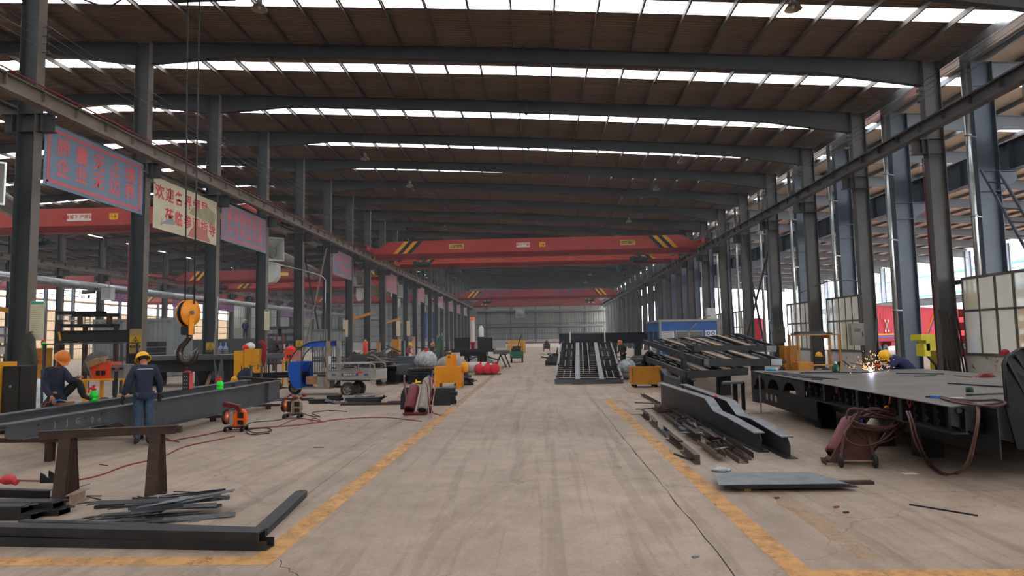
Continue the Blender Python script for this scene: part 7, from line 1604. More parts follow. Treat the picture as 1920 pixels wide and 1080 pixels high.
for s_ in (-.13, .13): O(MB().lathe([(0, 0), (.1, 0), (.1, .004), (0, .004)], (c.x + s_, Yl - .03, c.z + .0), (0, -1, 0), 16), 'blue_disc', mat('disc_blue', (30, 70, 150), .5), sg); O(MB().ell((c.x + s_, Yl - .036, c.z - .01), (.05, .004, .06), 8, 6), 'white_figure', M_WHITE, sg)
c = py(1251, 629, Yl); nb_ = O(MB().bx(c.x - .36, c.x + .36, Yl - .03, Yl, c.z - .35, c.z + .22), 'notice_board', mat('notice_white', (200, 204, 204), .6), r)
text('安全操作规程', basis((c.x, Yl - .035, c.z + .15), (1, 0, 0), (0, 0, 1)), .09, mat('sign_red', (0, 0, 0)), r); mb = MB()
for k in range(7): mb.bx(c.x - .3, c.x + .28, Yl - .034, Yl - .03, c.z + .05 - .05 * k, c.z + .065 - .05 * k)
O(mb, 'print_line', mat('print_grey', (0, 0, 0)), nb_)
for y in (Yl + .9, Yl + 2.4): O(MB().bx(a.x - .03, a.x - .005, y, y + .9, .9, zw1), 'side_window', mat('dim_glass', (0, 0, 0)), r)
c = py(1331, 590, Yl + .8); O(MB().bx(c.x - .22, c.x + .22, Yl + .5, Yl + .9, zt2 + .12, zt2 + .72), 'roof_box', M_DUCTL, None, 'small grey electric box on the roof of the blue cabin', 'electric box')
O(MB().tube([(c.x - .1, Yl + .4, zt2 + .3), (c.x - .7, Yl + .2, zt2 + .15), (c.x - 1.1, Yl - .08, zt2 - .2), (c.x - 1.4, Yl - .08, zt2 - .55)], .03, 6), 'cable', M_DUCT, None, 'grey cable running from the roof box down the front of the blue cabin', 'cable')
# gooseneck S beams
def s_beam(pa, pb, k1, k2, hz, hn, lab, w=.2):
    """from far end pa to near end pb (floor points); k1,k2 = kink positions 0..1; hz tall part, hn near height"""
    pa, pb = Vector(pa), Vector(pb); r = T('gooseneck_beam', lab, 'steel beam', tuple((pa + pb) / 2), 'S-shaped gooseneck beams on the right'); d = pb - pa; n = Vector((d.y, -d.x, 0)).normalized()
    Z = lambda h: Vector((0, 0, h)); tops = [(0, hz), (k1, hz - .02), (k2, hz - .23), (k2 + (1 - k2) * .35, hn + .1), (1, hn)]
    P = [pa + d * t + Z(h - .012) for t, h in tops]; mid = P + [pb + d.normalized() * .1 + Z(hn * .62 - .0), pb + d.normalized() * .08 + Z(.012), pa + Z(.012)]
    O(MB().plate([p - n * .006 for p in mid], n, .012), 'web', M_DK, r); mb = MB()
    for k in range(len(P) - 1): mb.bar(P[k], P[k + 1], w, .018)
    O(mb, 'top_flange', M_CUT, r); O(MB().bar(pa + Z(.008), pb + d.normalized() * .14 + Z(.008), w, .016), 'bottom_flange', M_DK, r); return r
s1_ = s_beam(pz(1240, 762), pz(1425, 846), .62, .7, .66, .31, 'S-shaped gooseneck beam on the right floor, the one nearer the aisle', .19)
s_beam(pz(1283, 762), pz(1478, 858), .60, .69, .62, .33, 'S-shaped gooseneck beam on the right floor, the one nearer the deck', .19)
p = pz(1341, 745, .66); O(MB().ell((p.x, p.y, .672), (.05, .03, .02), 8, 5), 'red_tag', M_REDP, None, 'small red clamp on the top of the nearer S-shaped beam', 'clamp')
# scrap channels beside the right line
gl = 'channel offcuts in rows beside the right yellow line'; mats_ = (M_RUST, mat('brown_channel', (104, 88, 78), .6, .2, (82, 68, 60), 4, .5), M_DK)
def row(u0, v0, u1, v1, n, labs_, dz=0, sz=.15):
    a, b = pz(u0, v0), pz(u1, v1)
    for k in range(n):
        t0, t1 = k / n + .01, (k + .93) / n; off = Vector((R.uniform(-.03, .03), 0, dz)); p, q = a.lerp(b, t0) + off, a.lerp(b, t1) + off + Vector((R.uniform(-.04, .04), 0, 0))
        mm = mats_[(k + int(dz * 10)) % 3]; up = Vector((-1, 0, .0)) if R.random() < .5 else Vector((0, 0, 1))
        O(MB().chan(p + (Vector((0, 0, sz / 2)) if up.x else Vector((0, 0, 0))), q + (Vector((0, 0, sz / 2)) if up.x else Vector((0, 0, 0))), sz, sz * .55, .008, up), 'channel_offcut', mm, None, f'{labs_}, {ORD[k]} from the far end', 'steel channel', gl)
row(1207, 777, 1312, 874, 5, 'brown channel offcut in the row nearest the yellow line'); row(1226, 768, 1352, 868, 5, 'channel offcut in the second row from the yellow line', .06); row(1243, 764, 1398, 872, 5, 'channel offcut in the third row from the yellow line'); row(1262, 764, 1408, 866, 4, 'channel offcut in the row next to the S-shaped beams', .03)
row(1204, 742, 1290, 790, 2, 'long brown channel across the far end of the rows', .03, .09)
for k in range(26):
    t = R.random(); a = pz(1232 + 120 * t + R.uniform(-14, 22), 772 + 84 * t); scrap_strip((a.x, a.y), R.uniform(.15, .5), R.uniform(.03, .09), R.uniform(-1.8, 1.8), R.uniform(.08, .17), R.uniform(-.15, .15), mats_[k % 3] if k % 4 else M_CUT, R.choice((0, 1, 2)), 'small bent offcut lying on the channel rows beside the right line', 'small offcuts on the channel rows')
for (u0, v0, u1, v1, lab) in ((1192, 768, 1268, 763, 'thin dark bar across the far end of the offcut rows'), (1190, 755, 1235, 757, 'short dark bar near the far end of the offcut rows'), (1264, 851, 1296, 862, 'bent dark rod in front of the offcut rows'), (1295, 800, 1318, 783, 'bent grey angle sticking up from the offcut rows')): rod(u0, v0, u1, v1, M_DKD, lab, .03, .02)
O(MB().plate([pz(1168, 728, .005), pz(1236, 728, .005), pz(1236, 736, .005), pz(1180, 737, .005)], (0, 0, 1), .008), 'floor_sheet', M_TAN, None, 'thin beige sheet on the floor in front of the yellow bin', 'steel sheet')
O(MB().plate([pz(1170, 768, .005), pz(1206, 766, .005), pz(1216, 777, .005), pz(1184, 778, .005)], (0, 0, 1), .008), 'floor_sheet', M_TAN, None, 'thin beige sheet on the floor left of the offcut rows', 'steel sheet')
# stack of thin plates
a, b, c, d = pz(1352, 915, .06), pz(1603, 912, .06), pz(1560, 882, .12), pz(1352, 880, .12)
for k in range(5):
    o_ = Vector((R.uniform(-.04, .05), R.uniform(-.02, .02), 0)); z = .045 + .012 * k
    P = [Vector((a.x + .03 * (4 - k), a.y, z)) + o_, Vector((b.x - .02 * k, b.y + .0, z)) + o_, Vector((b.x - .2, a.y + .72, z)) + o_, Vector((a.x + .12, a.y + .75, z)) + o_]
    O(MB().plate(P, (0, 0, 1), .006), 'steel_sheet', M_CUT if k == 4 else M_DK, None, f'thin steel sheet in the stack right of the aisle, {("lowest", "second", "third", "fourth", "topmost")[k]}', 'steel sheet', 'thin sheets stacked right of the aisle')
O(MB().bx(a.x + .3, a.x + .38, a.y + .05, a.y + .6, 0, .043), 'timber', M_WOOD, None, 'timber bearer under the left end of the thin sheet stack', 'timber'); p = pz(1610, 909); O(MB().box((p.x - .12, p.y + .03, .021), (.62, .1, .042), rz=.02), 'timber', M_RUST, None, 'dark brown timber sticking out right of the thin sheet stack', 'timber')
sack(tuple(pz(1353, 884)), (.13, .1, .07), M_PLASTIC, 'crumpled clear film on the floor behind the thin sheet stack', 20, 'plastic_film', 'film')
O(MB().box(tuple(pz(1706, 888, .003)), (.2, .1, .003), rz=.1), 'paper_sheet', M_WHITE, None, 'white sheet of paper on the floor right of the bottle cart', 'paper')
for (u, v, c_, lab) in ((1568, 952, M_REDD, 'small dark red plastic piece on the right foreground floor'), (1586, 962, M_RUST, 'tiny rusty chip on the right foreground floor'), (1456, 935, M_RUST, 'small rusty bolt on the floor in front of the thin sheets'), (1304, 1046, M_CUT, 'tiny grey chip on the floor near the bottom edge')):
    p = pz(u, v); O(MB().box((p.x, p.y, .008), (.06, .03, .016), rz=.4), 'floor_chip', c_, None, lab, 'debris')

# ================================================================ big trailer deck
DZ = 1.0
DA, DB = pz(1412, 697, DZ), pz(1781, 764, DZ); DC_ = Vector((9.6, 10.45, DZ)); DD = Vector((9.75, 17.0, DZ)); DM = pz(1890, 757, DZ)
M_DECK = mat('deck_plate', (122, 116, 111), .45, .25, (98, 93, 89), 1.2, .5, wear=(122, 98, 80), wamt=.62, bump=.15, bscale=3)
M_CHS = mat('black_chassis', (25, 25, 26), .6, 0, (19, 19, 20), 3, .5)
dk = T('trailer_deck', 'wide low trailer deck under construction with a gooseneck at its near end', 'trailer', (7.4, 13, 0))
O(MB().plate([DA, DB, DC_, DD], (0, 0, 1), .012), 'deck_plate', M_DECK, dk)
e = (DB - DA); e.z = 0; L_ = e.length; e.normalize(); en = Vector((-e.y, e.x, 0)); en = en if en.x > 0 else -en
# side skirt: arches in the far part, ribs after
def dp_(s, z): return DA + e * s + Vector((0, 0, z - DZ))
far = 3.0
P = [dp_(0, .985)]; P += [dp_(.05, .985)]
low = [(0, .62), (-.32, .45), (-.34, .16), (-.2, .06), (3.2, .06)]
def arch_poly():
    top = [dp_(-.05, .985), dp_(L_ * .42, .985)]; bot = [dp_(L_ * .42, .66), dp_(L_ * .36, .66)]
    for c in (2.75, 1.62, .55):
        for k in range(9): t = PI * k / 8; bot.append(dp_(c + .42 * math.cos(t), .66 + .24 * math.sin(t)))
    bot.append(dp_(-.05, .66)); return top + bot
O(MB().plate([p + en * .0 for p in arch_poly()], en, .02), 'arched_skirt', M_CHS, dk)
O(MB().plate([dp_(-.3, .8) + en * .25, dp_(.1, .985) + en * .25, dp_(.3, .6) + en * .25, dp_(3.6, .62) + en * .25, dp_(3.6, .18) + en * .25, dp_(-.25, .18) + en * .25, dp_(-.4, .3) + en * .25], en, .02), 'rear_beam', M_CHS, dk)
for s in (.25, .6, .95): O(MB().cyl(dp_(s, .38) + en * .245, dp_(s, .38) + en * .248, .085, 16), 'beam_hole', mat('light_hole', (170, 150, 134), .8), dk)
O(MB().plate([dp_(L_ * .42, .985) + en * .18, dp_(L_ - .02, .985) + en * .18, dp_(L_ - .02, .68) + en * .18, dp_(L_ * .42, .66) + en * .18], en, .02), 'side_web', M_CHS, dk)
O(MB().bar(dp_(L_ * .36, .655) + en * .1, dp_(L_, .675) + en * .1, .2, .02), 'side_flange', M_CHS, dk)
f = None
for k in range(19):
    s = L_ * .43 + k * .285
    if s > L_ - .1: break
    if k % 5 == 3: O(MB().bar(dp_(s, .985) + en * .1, dp_(s, .68) + en * .1, .16, .1, e), 'rib_box', M_DKD, dk)
    else:
        q = [(0, .98), (.11, .98), (.11, .93), (.075, .89), (.11, .84), (.06, .78), (.1, .73), (.02, .69), (0, .69)]
        O(MB().plate([dp_(s, z) + en * (.17 - w) for w, z in q], e, .012), 'hook_rib', M_CHS, dk)
for u, v in ((1518, 723), (1568, 732), (1629, 743), (1705, 757)):
    r_ = ray(u, v); dd_ = DA + en * .1; t = (dd_ - C0).dot(en) / r_.dot(en); c = C0 + r_ * t
    O(MB().tube([c + Vector((0, 0, .06)) - e * .04, c - e * .04, c + Vector((0, 0, -.05)), c + e * .04, c + Vector((0, 0, .06)) + e * .04], .014, 6), 'red_hook', M_REDD, dk)
# near end face and gooseneck
zb0, zb1 = py(1780, 798, DB.y).z, py(1925, 845, DM.y).z
ee = DB.lerp(DC_, .3)
O(MB().plate([DB, DC_, Vector((DC_.x, DC_.y, zb1)), Vector((ee.x, ee.y, zb1)), Vector((DB.x, DB.y, zb0))], (-.4, .9, 0), .03), 'end_plate', mat('end_plate_blue', (28, 30, 34), .55), dk)
c = py(1797, 826 - 56, DB.y + .03); O(MB().cyl((c.x, DB.y + .01, c.z), (c.x, DB.y + .02, c.z), .032, 16), 'end_hole', M_BLACK, dk)
g0 = py(1886, 760, 8.75); gt = py(1893, 668, 8.75); gx = g0.x
O(MB().plate([(gx, 8.75, .95), (gx, 8.75, gt.z - .1), (gx + .05, 8.75, gt.z + .0), (gx + .22, 8.75, gt.z + .1), (gx + 1.6, 8.4, gt.z + .12), (gx + 1.6, 8.4, .3), (gx + .1, 8.75, .42)], (0, 1, 0), .03), 'gooseneck_plate', M_CHS, dk)
O(MB().tube([(gx, 8.72, .95), (gx, 8.72, gt.z - .1), (gx + .05, 8.72, gt.z), (gx + .22, 8.72, gt.z + .1), (gx + 1.6, 8.38, gt.z + .12)], .018, 6), 'gooseneck_edge', M_DK, dk)
for k in range(3): O(MB().bar((gx + .04 + .12 * k, 8.72, gt.z - .05 + .06 * k), (gx + .28 + .2 * k, 8.7, 1.0), .02, .03), 'gooseneck_rib', M_DKD, dk)
# under the deck
O(MB().plate([DD + Vector((0, 0, -.02)), Vector((9.6, 10.45, DZ - .02)), Vector((9.6, 10.45, .2)), Vector((9.75, 17.0, .2))], (1, 0, 0), .02), 'far_skirt', M_CHS, dk)
O(MB().plate([DD + Vector((0, 0, -.02)), DA + Vector((0, 0, -.02)), Vector((DA.x, DA.y, .55)), Vector((9.75, 17.0, .3))], (0, 1, 0), .02), 'rear_skirt', M_CHS, dk)
for (s, o_) in ((3.4, .5), (4.5, .7), (5.6, .6), (6.7, .8)): p = dp_(s, 0) + en * o_; O(MB().bx(p.x - .12, p.x + .2, p.y, p.y + .3, 0, .62), 'stand', M_CHS, dk); p = p + en * 2.4; O(MB().bx(p.x - .12, p.x + .2, p.y, p.y + .3, 0, .62), 'stand', M_CHS, dk)
O(MB().plate([dp_(2.2, .4) + en * .55, dp_(L_, .36) + en * .55, dp_(L_, .98) + en * .55, dp_(2.2, .98) + en * .55], en, .02), 'main_girder', M_CHS, dk); O(MB().plate([dp_(.4, .4) + en * 3.0, dp_(L_, .36) + en * 3.0, dp_(L_, .98) + en * 3.0, dp_(.4, .98) + en * 3.0], en, .02), 'main_girder', M_CHS, dk)
for k in range(8): a = dp_(.8 + k, .9) + en * .2; O(MB().bar(a, a + en * 3.9, .08, .16), 'cross_member', M_CHS, dk)
for s in (3.0, 4.3, 5.6):
    for o_ in (1.6, 2.6): c = dp_(s, .5) + en * o_; O(MB().lathe([(.15, -.15), (.38, -.15), (.4, -.1), (.4, .1), (.38, .15), (.15, .15)], c, en, 18), 'wheel_hub', M_CHS, dk)
r = T('step_trestle', 'small steel step on a black leg at the far corner of the deck', 'trestle', tuple(pz(1375, 765))); a, b = py(1355, 718, 17.5), py(1392, 717, 17.3)
O(MB().bar(a, b, .5, .05), 'tread', M_HB, r); O(MB().bar(Vector((a.x + .28, 17.4, 0)), Vector((a.x + .28, 17.4, a.z)), .1, .1), 'leg', M_CHS, r); O(MB().bar(Vector((b.x, 17.3, 0)), Vector((b.x, 17.3, b.z)), .08, .08), 'leg', M_CHS, r)
# chain
ch = T('chain', 'bright steel chain hanging from the far deck edge to the floor', 'chain', tuple(pz(1420, 770))); zt2 = .93; c = dp_(.75, 0) - en * .06
for k in range(17):
    z = .04 + .055 * k; M_ = Matrix.Translation((c.x, c.y, z)) @ Matrix.Rotation(PI / 2 * (k % 2) + .3, 4, 'Z'); O(MB().mtx(M_).tube([(.018 * math.cos(t), 0, .036 * math.sin(t)) for t in [q * PI / 4 for q in range(8)]], .008, 5, closed=True), 'link', M_GALV, ch)
for k in range(14):
    M_ = Matrix.Translation((c.x - .45 + .055 * k, c.y - .02 * math.sin(k), .014)) @ Euler((PI / 2 * (k % 2), PI / 2, 0)).to_matrix().to_4x4(); O(MB().mtx(M_).tube([(.018 * math.cos(t), 0, .036 * math.sin(t)) for t in [q * PI / 4 for q in range(8)]], .008, 5, closed=True), 'link', M_GALV, ch)
for (u, v, Y_, w, h, lab) in ((1545, 690, 23.5, 1.0, 1.1, 'dark clutter of hoses and tools under the ochre shelf rack'), (1600, 690, 23, 1.5, 1.0, 'dark scrap and machine parts left of the welder'), (1466, 690, 24, .6, 1.2, 'dark clutter with a gas valve left of the ochre cabinets')): heap(u, v, Y_, w, h, (M_DKD, M_DK, M_RUST), lab, 14)
a, b = py(1635, 690, 23), py(1644, 598, 23.6); O(MB().bar((a.x, 23, 0), b, .06, .05), 'steel_bar', M_STEEL, None, 'dark bar leaning upright left of the welder against the right column', 'steel bar')
hard_hat(py(1535, 668, 24.4), M_YEL, 'yellow hard hat lying in the shelf rack'); hard_hat(py(1549, 634, 25.2), M_HOOKO, 'orange-yellow hard hat on the plates above the shelf rack')
# things on the deck
def dz_(u, v, z=DZ + .014): return pz(u, v, z)
def drod(u0, v0, u1, v1, m, lab, w=.04): a, b = dz_(u0, v0), dz_(u1, v1); return O(MB().bar(a + Vector((0, 0, .01)), b + Vector((0, 0, .01)), w, .02), 'steel_strip', m, None, lab, 'steel strip')
drod(1778, 720, 1887, 727, M_DKD, 'dark strip lying across the middle of the deck'); drod(1813, 742, 1888, 739, M_DK, 'grey channel strip lying near the gooseneck on the deck', .05); drod(1500, 700, 1636, 699, M_DKD, 'long dark strip along the far edge of the deck'); drod(1715, 706, 1755, 705, M_DK, 'thin strip on the far part of the deck'); drod(1522, 712, 1541, 713, M_DKD, 'short dark strip on the far left of the deck')
drod(1680, 701, 1770, 702, M_DK, 'pale long strip at the far right edge of the deck', .06); drod(1790, 705, 1822, 708, M_WOOD, 'orange-brown wooden lath at the far right edge of the deck')
for k in range(9): drod(1432 + k * 9, 699 + k * 1.2, 1475 + k * 12, 700 + k * 1.5, M_CUT if k % 2 else M_DK, f'bright bolt strip at the far corner of the deck, {ORD[k]} from the far edge', .035)
p = dz_(1818, 735); O(MB().lathe([(0, 0), (.05, 0), (.05, .075), (0, .075)], p, n=16), 'green_tin', mat('tin_green', (34, 66, 54), .4), None, 'small dark green tin on the deck', 'tin')
p = dz_(1800, 731); 
a = dz_(1782, 746); O(MB().box((a.x, a.y, a.z), (.34, .11, .004), rz=-.15), 'paper_sheet', M_WHITE, None, 'white paper lying on the deck under the torch hoses', 'paper'); a = dz_(1832, 752); O(MB().box((a.x, a.y, a.z), (.12, .06, .004), rz=-.1), 'paper_sheet', M_WHITE, None, 'small white paper on the deck near the hose bend', 'paper')
def hose3(pts, r_, m, lab, name='hose'):
    P = [Vector(p) for p in pts]; Q = []
    for i in range(len(P) - 1):
        p0_, p1__, p2__, p3__ = P[max(i - 1, 0)], P[i], P[i + 1], P[min(i + 2, len(P) - 1)]
        for k in range(6): t = k / 6; Q.append(.5 * ((2 * p1__) + (p2__ - p0_) * t + (2 * p0_ - 5 * p1__ + 4 * p2__ - p3__) * t * t + (3 * p1__ - p0_ - 3 * p2__ + p3__) * t ** 3))
    Q.append(P[-1]); return O(MB().tube(Q, r_, 8), name, m, None, lab, 'hose')
zz = DZ + .03
end_y = DB.y - .05
for k, (o_, lab) in enumerate(((0, 'brown twin hose from the bottle cart over the floor up onto the deck, outer one'), (5, 'brown twin hose from the bottle cart over the floor up onto the deck, inner one'))):
    hose3([py(1700 + o_, 772, 9.2), py(1706 + o_, 790, 9.0), py(1716 + o_ * 1.4, 830, 9.0), pz(1738 + o_, 868, .05), pz(1765 + o_, 889 - k, .02), pz(1795, 888 - k * 2, .02), py(1812 + o_, 868, 8.4), py(1824 + o_ * .6, 830, 8.25), py(1832 + o_ * .4, 790, 8.2), py(1832 + o_ * .3, 764, 8.35), dz_(1824, 756, zz), dz_(1790, 752, zz), dz_(1765, 746 + k, zz)], .014, M_HOSEB, lab)
hose3([dz_(1762, 744, zz), dz_(1790, 749, zz), dz_(1830, 751, zz), dz_(1868, 750, zz), dz_(1885, 756, zz), dz_(1862, 762, zz + .0), dz_(1832, 760, zz), dz_(1800, 756, zz), dz_(1768, 748, zz)], .014, M_HOSEB, 'brown hose looped on the near end of the deck')
r = T('cutting_torch', 'blue-handled cutting torch lying on the deck edge', 'torch', tuple(dz_(1752, 745, zz))); a, b = dz_(1744, 744, zz), dz_(1762, 745, zz); O(MB().bar(a, b, .03, .03), 'handle', mat('cap_blue', (0, 0, 0)), r); O(MB().bar(a, a + Vector((-.08, -.03, 0)), .02, .02), 'nozzle', M_CHAR, r)
def mask_at(c, m, lab): 
    r = T('welding_mask', lab, 'welding mask', tuple(c)); O(MB().plate([(c.x - .16, c.y, c.z), (c.x - .05, c.y - .02, c.z + .08), (c.x + .1, c.y, c.z + .09), (c.x + .2, c.y, c.z + .02), (c.x + .12, c.y, c.z - .0)], (0, 1, 0), .12), 'shell', m, r)
mask_at(dz_(1849, 708), M_REDD, 'dark red welding mask lying at the far right of the deck')
# spray bottle dark green on deck
p = dz_(1567, 697); r = T('spray_bottle', 'dark green spray bottle on the far deck edge left of the welder', 'spray bottle', tuple(p)); O(MB().lathe([(0, 0), (.085, 0), (.09, .02), (.085, .12), (.05, .17), (.03, .19), (0, .2)], p, n=14), 'bottle', mat('bottle_green', (26, 74, 54), .3), r); O(MB().lathe([(.03, .19), (.03, .24), (0, .25)], p, n=10), 'pump_head', M_WHITE, r)
p = py(1447, 683.0 + 4, 19.6) if False else py(1436, 693, 19.2); r = T('film_roll', 'blue and white film roll lying beyond the far deck corner', 'roll', tuple(p)); O(MB().cyl(p, p + Vector((.26, 0, 0)), .045, 12), 'roll', mat('roll_cyan', (60, 170, 200), .4), r); O(MB().cyl(p + Vector((.26, 0, 0)), p + Vector((.33, 0, 0)), .045, 12), 'roll_end', M_WHITE, r)
slab('roll_box', M_CHS, 'dark box under the blue and white film roll', 'box', p.x - .3, p.x + .6, 19.1, 19.6, 0, p.z - .046)
# ================================================================ bottle cart on the right, with coiled hoses
ct = T('bottle_cart', 'rusty two-wheeled cart leaning under a maroon gas bottle with coiled hoses', 'cart', tuple(pz(1600, 880)))
W1, W2 = pz(1577, 877), pz(1641, 878)
ax_ = (W2 - W1); ax_.z = 0; ax_.normalize(); fw = Vector((ax_.y, -ax_.x, 0))      # towards camera-left
fw = fw if fw.y < 0 else -fw
for c in (W1, W2): 
    c = Vector((c.x, c.y, .1)); q = O(MB().lathe([(.05, -.022), (.085, -.022), (.1, -.012), (.1, .012), (.085, .022), (.05, .022)], c, ax_, 20), 'wheel', M_CABLE, ct); O(MB().lathe([(0, -.026), (.06, -.02), (.06, .02), (0, .026)], c, ax_, 14), 'hub', M_RUST, q)
O(MB().bar(Vector((W1.x, W1.y, .1)), Vector((W2.x, W2.y, .1)), .02, .02), 'axle', M_TAN, ct)
mx_ = (W1 + W2) / 2
B0 = Vector((W1.x - .1, W1.y + .25, .05)); B1_ = Vector((W2.x + .0, W2.y + .28, .05))
h0, h1 = py(1613, 768, 10.0), py(1700, 762, 10.0)      # handle tops
for (a, b) in ((B0 + Vector((.05, 0, 0)), h0), (B1_, h1)): O(MB().bar(a, b, .05, .03), 'rail', mat('cart_rust', (92, 54, 46), .7, .1, (70, 42, 38), 6, .5), ct)
O(MB().bar(py(1608, 768, 10.0), py(1618, 764, 9.95), .04, .04), 'grip', M_CHAR, ct); O(MB().bar(h1, h1 + Vector((.06, 0, .08)), .04, .04), 'grip', M_CHAR, ct)
tpn = [pz(1541, 866), pz(1548, 872), pz(1620, 868), pz(1627, 858)]
O(MB().plate([Vector((p.x, p.y, .02)) for p in (pz(1541, 868), pz(1625, 868), pz(1630, 856), pz(1552, 856))], (0, 0, 1), .012).plate([pz(1541, 868, .02), pz(1550, 873, .02), py(1549, 858, 9.9), py(1538, 858, 10.0)], (0, 1, 0), .01), 'toe_plate', mat('cart_rust', (0, 0, 0)), ct)
O(MB().plate([py(1553, 868, 9.95), py(1632, 868, 9.9), py(1648, 815, 10.0), py(1640, 800, 10.05), py(1590, 800, 10.1)], (0, 1, 0), .012), 'back_plate', mat('cart_rust', (0, 0, 0)), ct)
for (a, b) in ((Vector((W1.x, W1.y, .1)), py(1582, 815, 10.0)), (Vector((W2.x, W2.y, .1)), py(1628, 818, 10.0))): O(MB().bar(a, b, .04, .03), 'wheel_bracket', mat('cart_rust', (0, 0, 0)), ct)
g1, a1, b1, d1 = tilted_bottle(1566, 852, 1600, 785, 10.25, 10.5, .155, mat('maroon_paint', (0, 0, 0)), 'large maroon gas bottle leaning on the rusty cart on the right', M_BLACK)
g2, a2, b2, d2 = tilted_bottle(1606, 852, 1655, 775, 10.35, 10.7, .11, M_GREYCYL, 'grey oxygen bottle leaning on the rusty cart behind the hoses', M_BLACK)
O(MB().ell(tuple(b2 + d2 * .02), (.075, .075, .07)), 'blue_shoulder', mat('cap_deep_blue', (30, 84, 160), .4), g2)
for k, (u, v, c_) in enumerate(((1663, 765, M_YEL), (1668, 758, mat('copper_wire', (0, 0, 0))), (1612, 789, mat('cap_blue', (0, 0, 0))))):
    p = py(u, v, 10.25); rg = T('regulator', ('brass gas regulator on top of the hose coil', 'copper torch tip sticking up from the hose coil', 'blue-faced pressure gauge on the maroon bottle')[k], 'regulator', tuple(p))
    if k == 1: O(MB().cyl(p, p + Vector((.03, 0, .16)), .018, 8), 'tip', c_, rg)
    else: O(MB().lathe([(0, -.02), (.035, -.02), (.035, .02), (0, .02)], p, (0, -1, .1), 14).cyl(p, p + Vector((.05, .05, -.05)), .012, 8), 'gauge', c_, rg)
    O(MB().cyl(p, Vector((p.x + .02, p.y + .25, p.z - .12)), .012, 6), 'stem', M_CHAR, rg)
coil = T('hose_coil', 'thick brown torch hoses coiled over the handles of the right cart', 'hose', tuple(py(1640, 800, 10)))
RR = random.Random(3)
for k in range(7):
    cu, cv = 1648 + RR.uniform(-6, 6), 782 + RR.uniform(-3, 12) + k * 1.2; ru, rv = RR.uniform(42, 56), RR.uniform(10, 20) + (12 if k > 4 else 0); ph = RR.uniform(0, 6); tl = RR.uniform(-.12, .2)
    pts = []
    for j in range(28):
        t = 2 * PI * j / 28; u = cu + ru * math.cos(t); v = cv + rv * math.sin(t) + 3 * math.sin(3 * t + ph) - tl * ru * math.cos(t) * .3; pts.append(py(u, v, 10.0 - .12 * math.sin(t) + .02 * k))
    O(MB().tube(pts, .013, 8, closed=True), 'hose_loop', M_HOSEB, coil)
hose3([py(1592, 800, 10), py(1583, 815, 9.85), py(1596, 832, 9.8), py(1625, 836, 9.8), py(1655, 826, 9.8), py(1675, 808, 9.9), py(1680, 795, 10)], .014, M_HOSEB, 'long low loop of brown hose hanging in front of the right cart')
hose3([py(1588, 785, 10), py(1590, 770, 9.95), py(1606, 766, 9.9), py(1640, 776, 9.9), py(1675, 785, 9.9), py(1700, 784, 9.9), py(1706, 775, 9.9), py(1702, 768, 9.95)], .014, M_HOSEB, 'brown hose crossing over the cart handles')
# ================================================================ people
M_SKIN = mat('skin', (170, 112, 86), .55); M_NAVY = mat('navy_jacket', (46, 50, 70), .9, 0, (36, 40, 58), 5, .5, bump=.4, bscale=9); M_JEANS = mat('blue_jeans', (66, 86, 108), .9, 0, (48, 64, 86), 6, .5, bump=.4, bscale=10)
M_TROU = mat('dark_trousers', (46, 48, 44), .9, 0, (34, 35, 33), 6, .5, bump=.4, bscale=9); M_BOOT = mat('boot', (48, 44, 40), .7); M_HAIR = mat('black_hair', (24, 22, 22), .6); M_GLOVE = mat('dark_glove', (34, 34, 38), .9)
M_HATO = mat('hat_orange', (214, 124, 44), .4, 0, (196, 108, 38), 5, .5); M_HATY = mat('hat_yellow', (244, 184, 30), .35)
def skinned(nodes, edges, material, parent, name, root, lev=2):
    me = bpy.data.meshes.new('tmp'); keys = list(nodes); off = wloc(parent)
    me.from_pydata([Vector(nodes[k][0]) - off for k in keys], [(keys.index(a), keys.index(b)) for a, b in edges], [])
    o = bpy.data.objects.new('tmp', me); COL.objects.link(o); o.modifiers.new('s', 'SKIN')
    for k, d in zip(keys, me.skin_vertices[0].data): r_ = nodes[k][1]; d.radius = (r_, r_) if not isinstance(r_, tuple) else r_; d.use_root = (k == root)
    s_ = o.modifiers.new('d', 'SUBSURF'); s_.levels = lev; bpy.context.view_layer.update()
    m2 = bpy.data.meshes.new_from_object(o.evaluated_get(bpy.context.evaluated_depsgraph_get())); bpy.data.objects.remove(o); bpy.data.meshes.remove(me)
    m2.polygons.foreach_set('use_smooth', [True] * len(m2.polygons)); m2.materials.clear(); m2.materials.append(material); m2.name = name
    r = bpy.data.objects.new(name, m2); COL.objects.link(r); r.parent = parent; return r
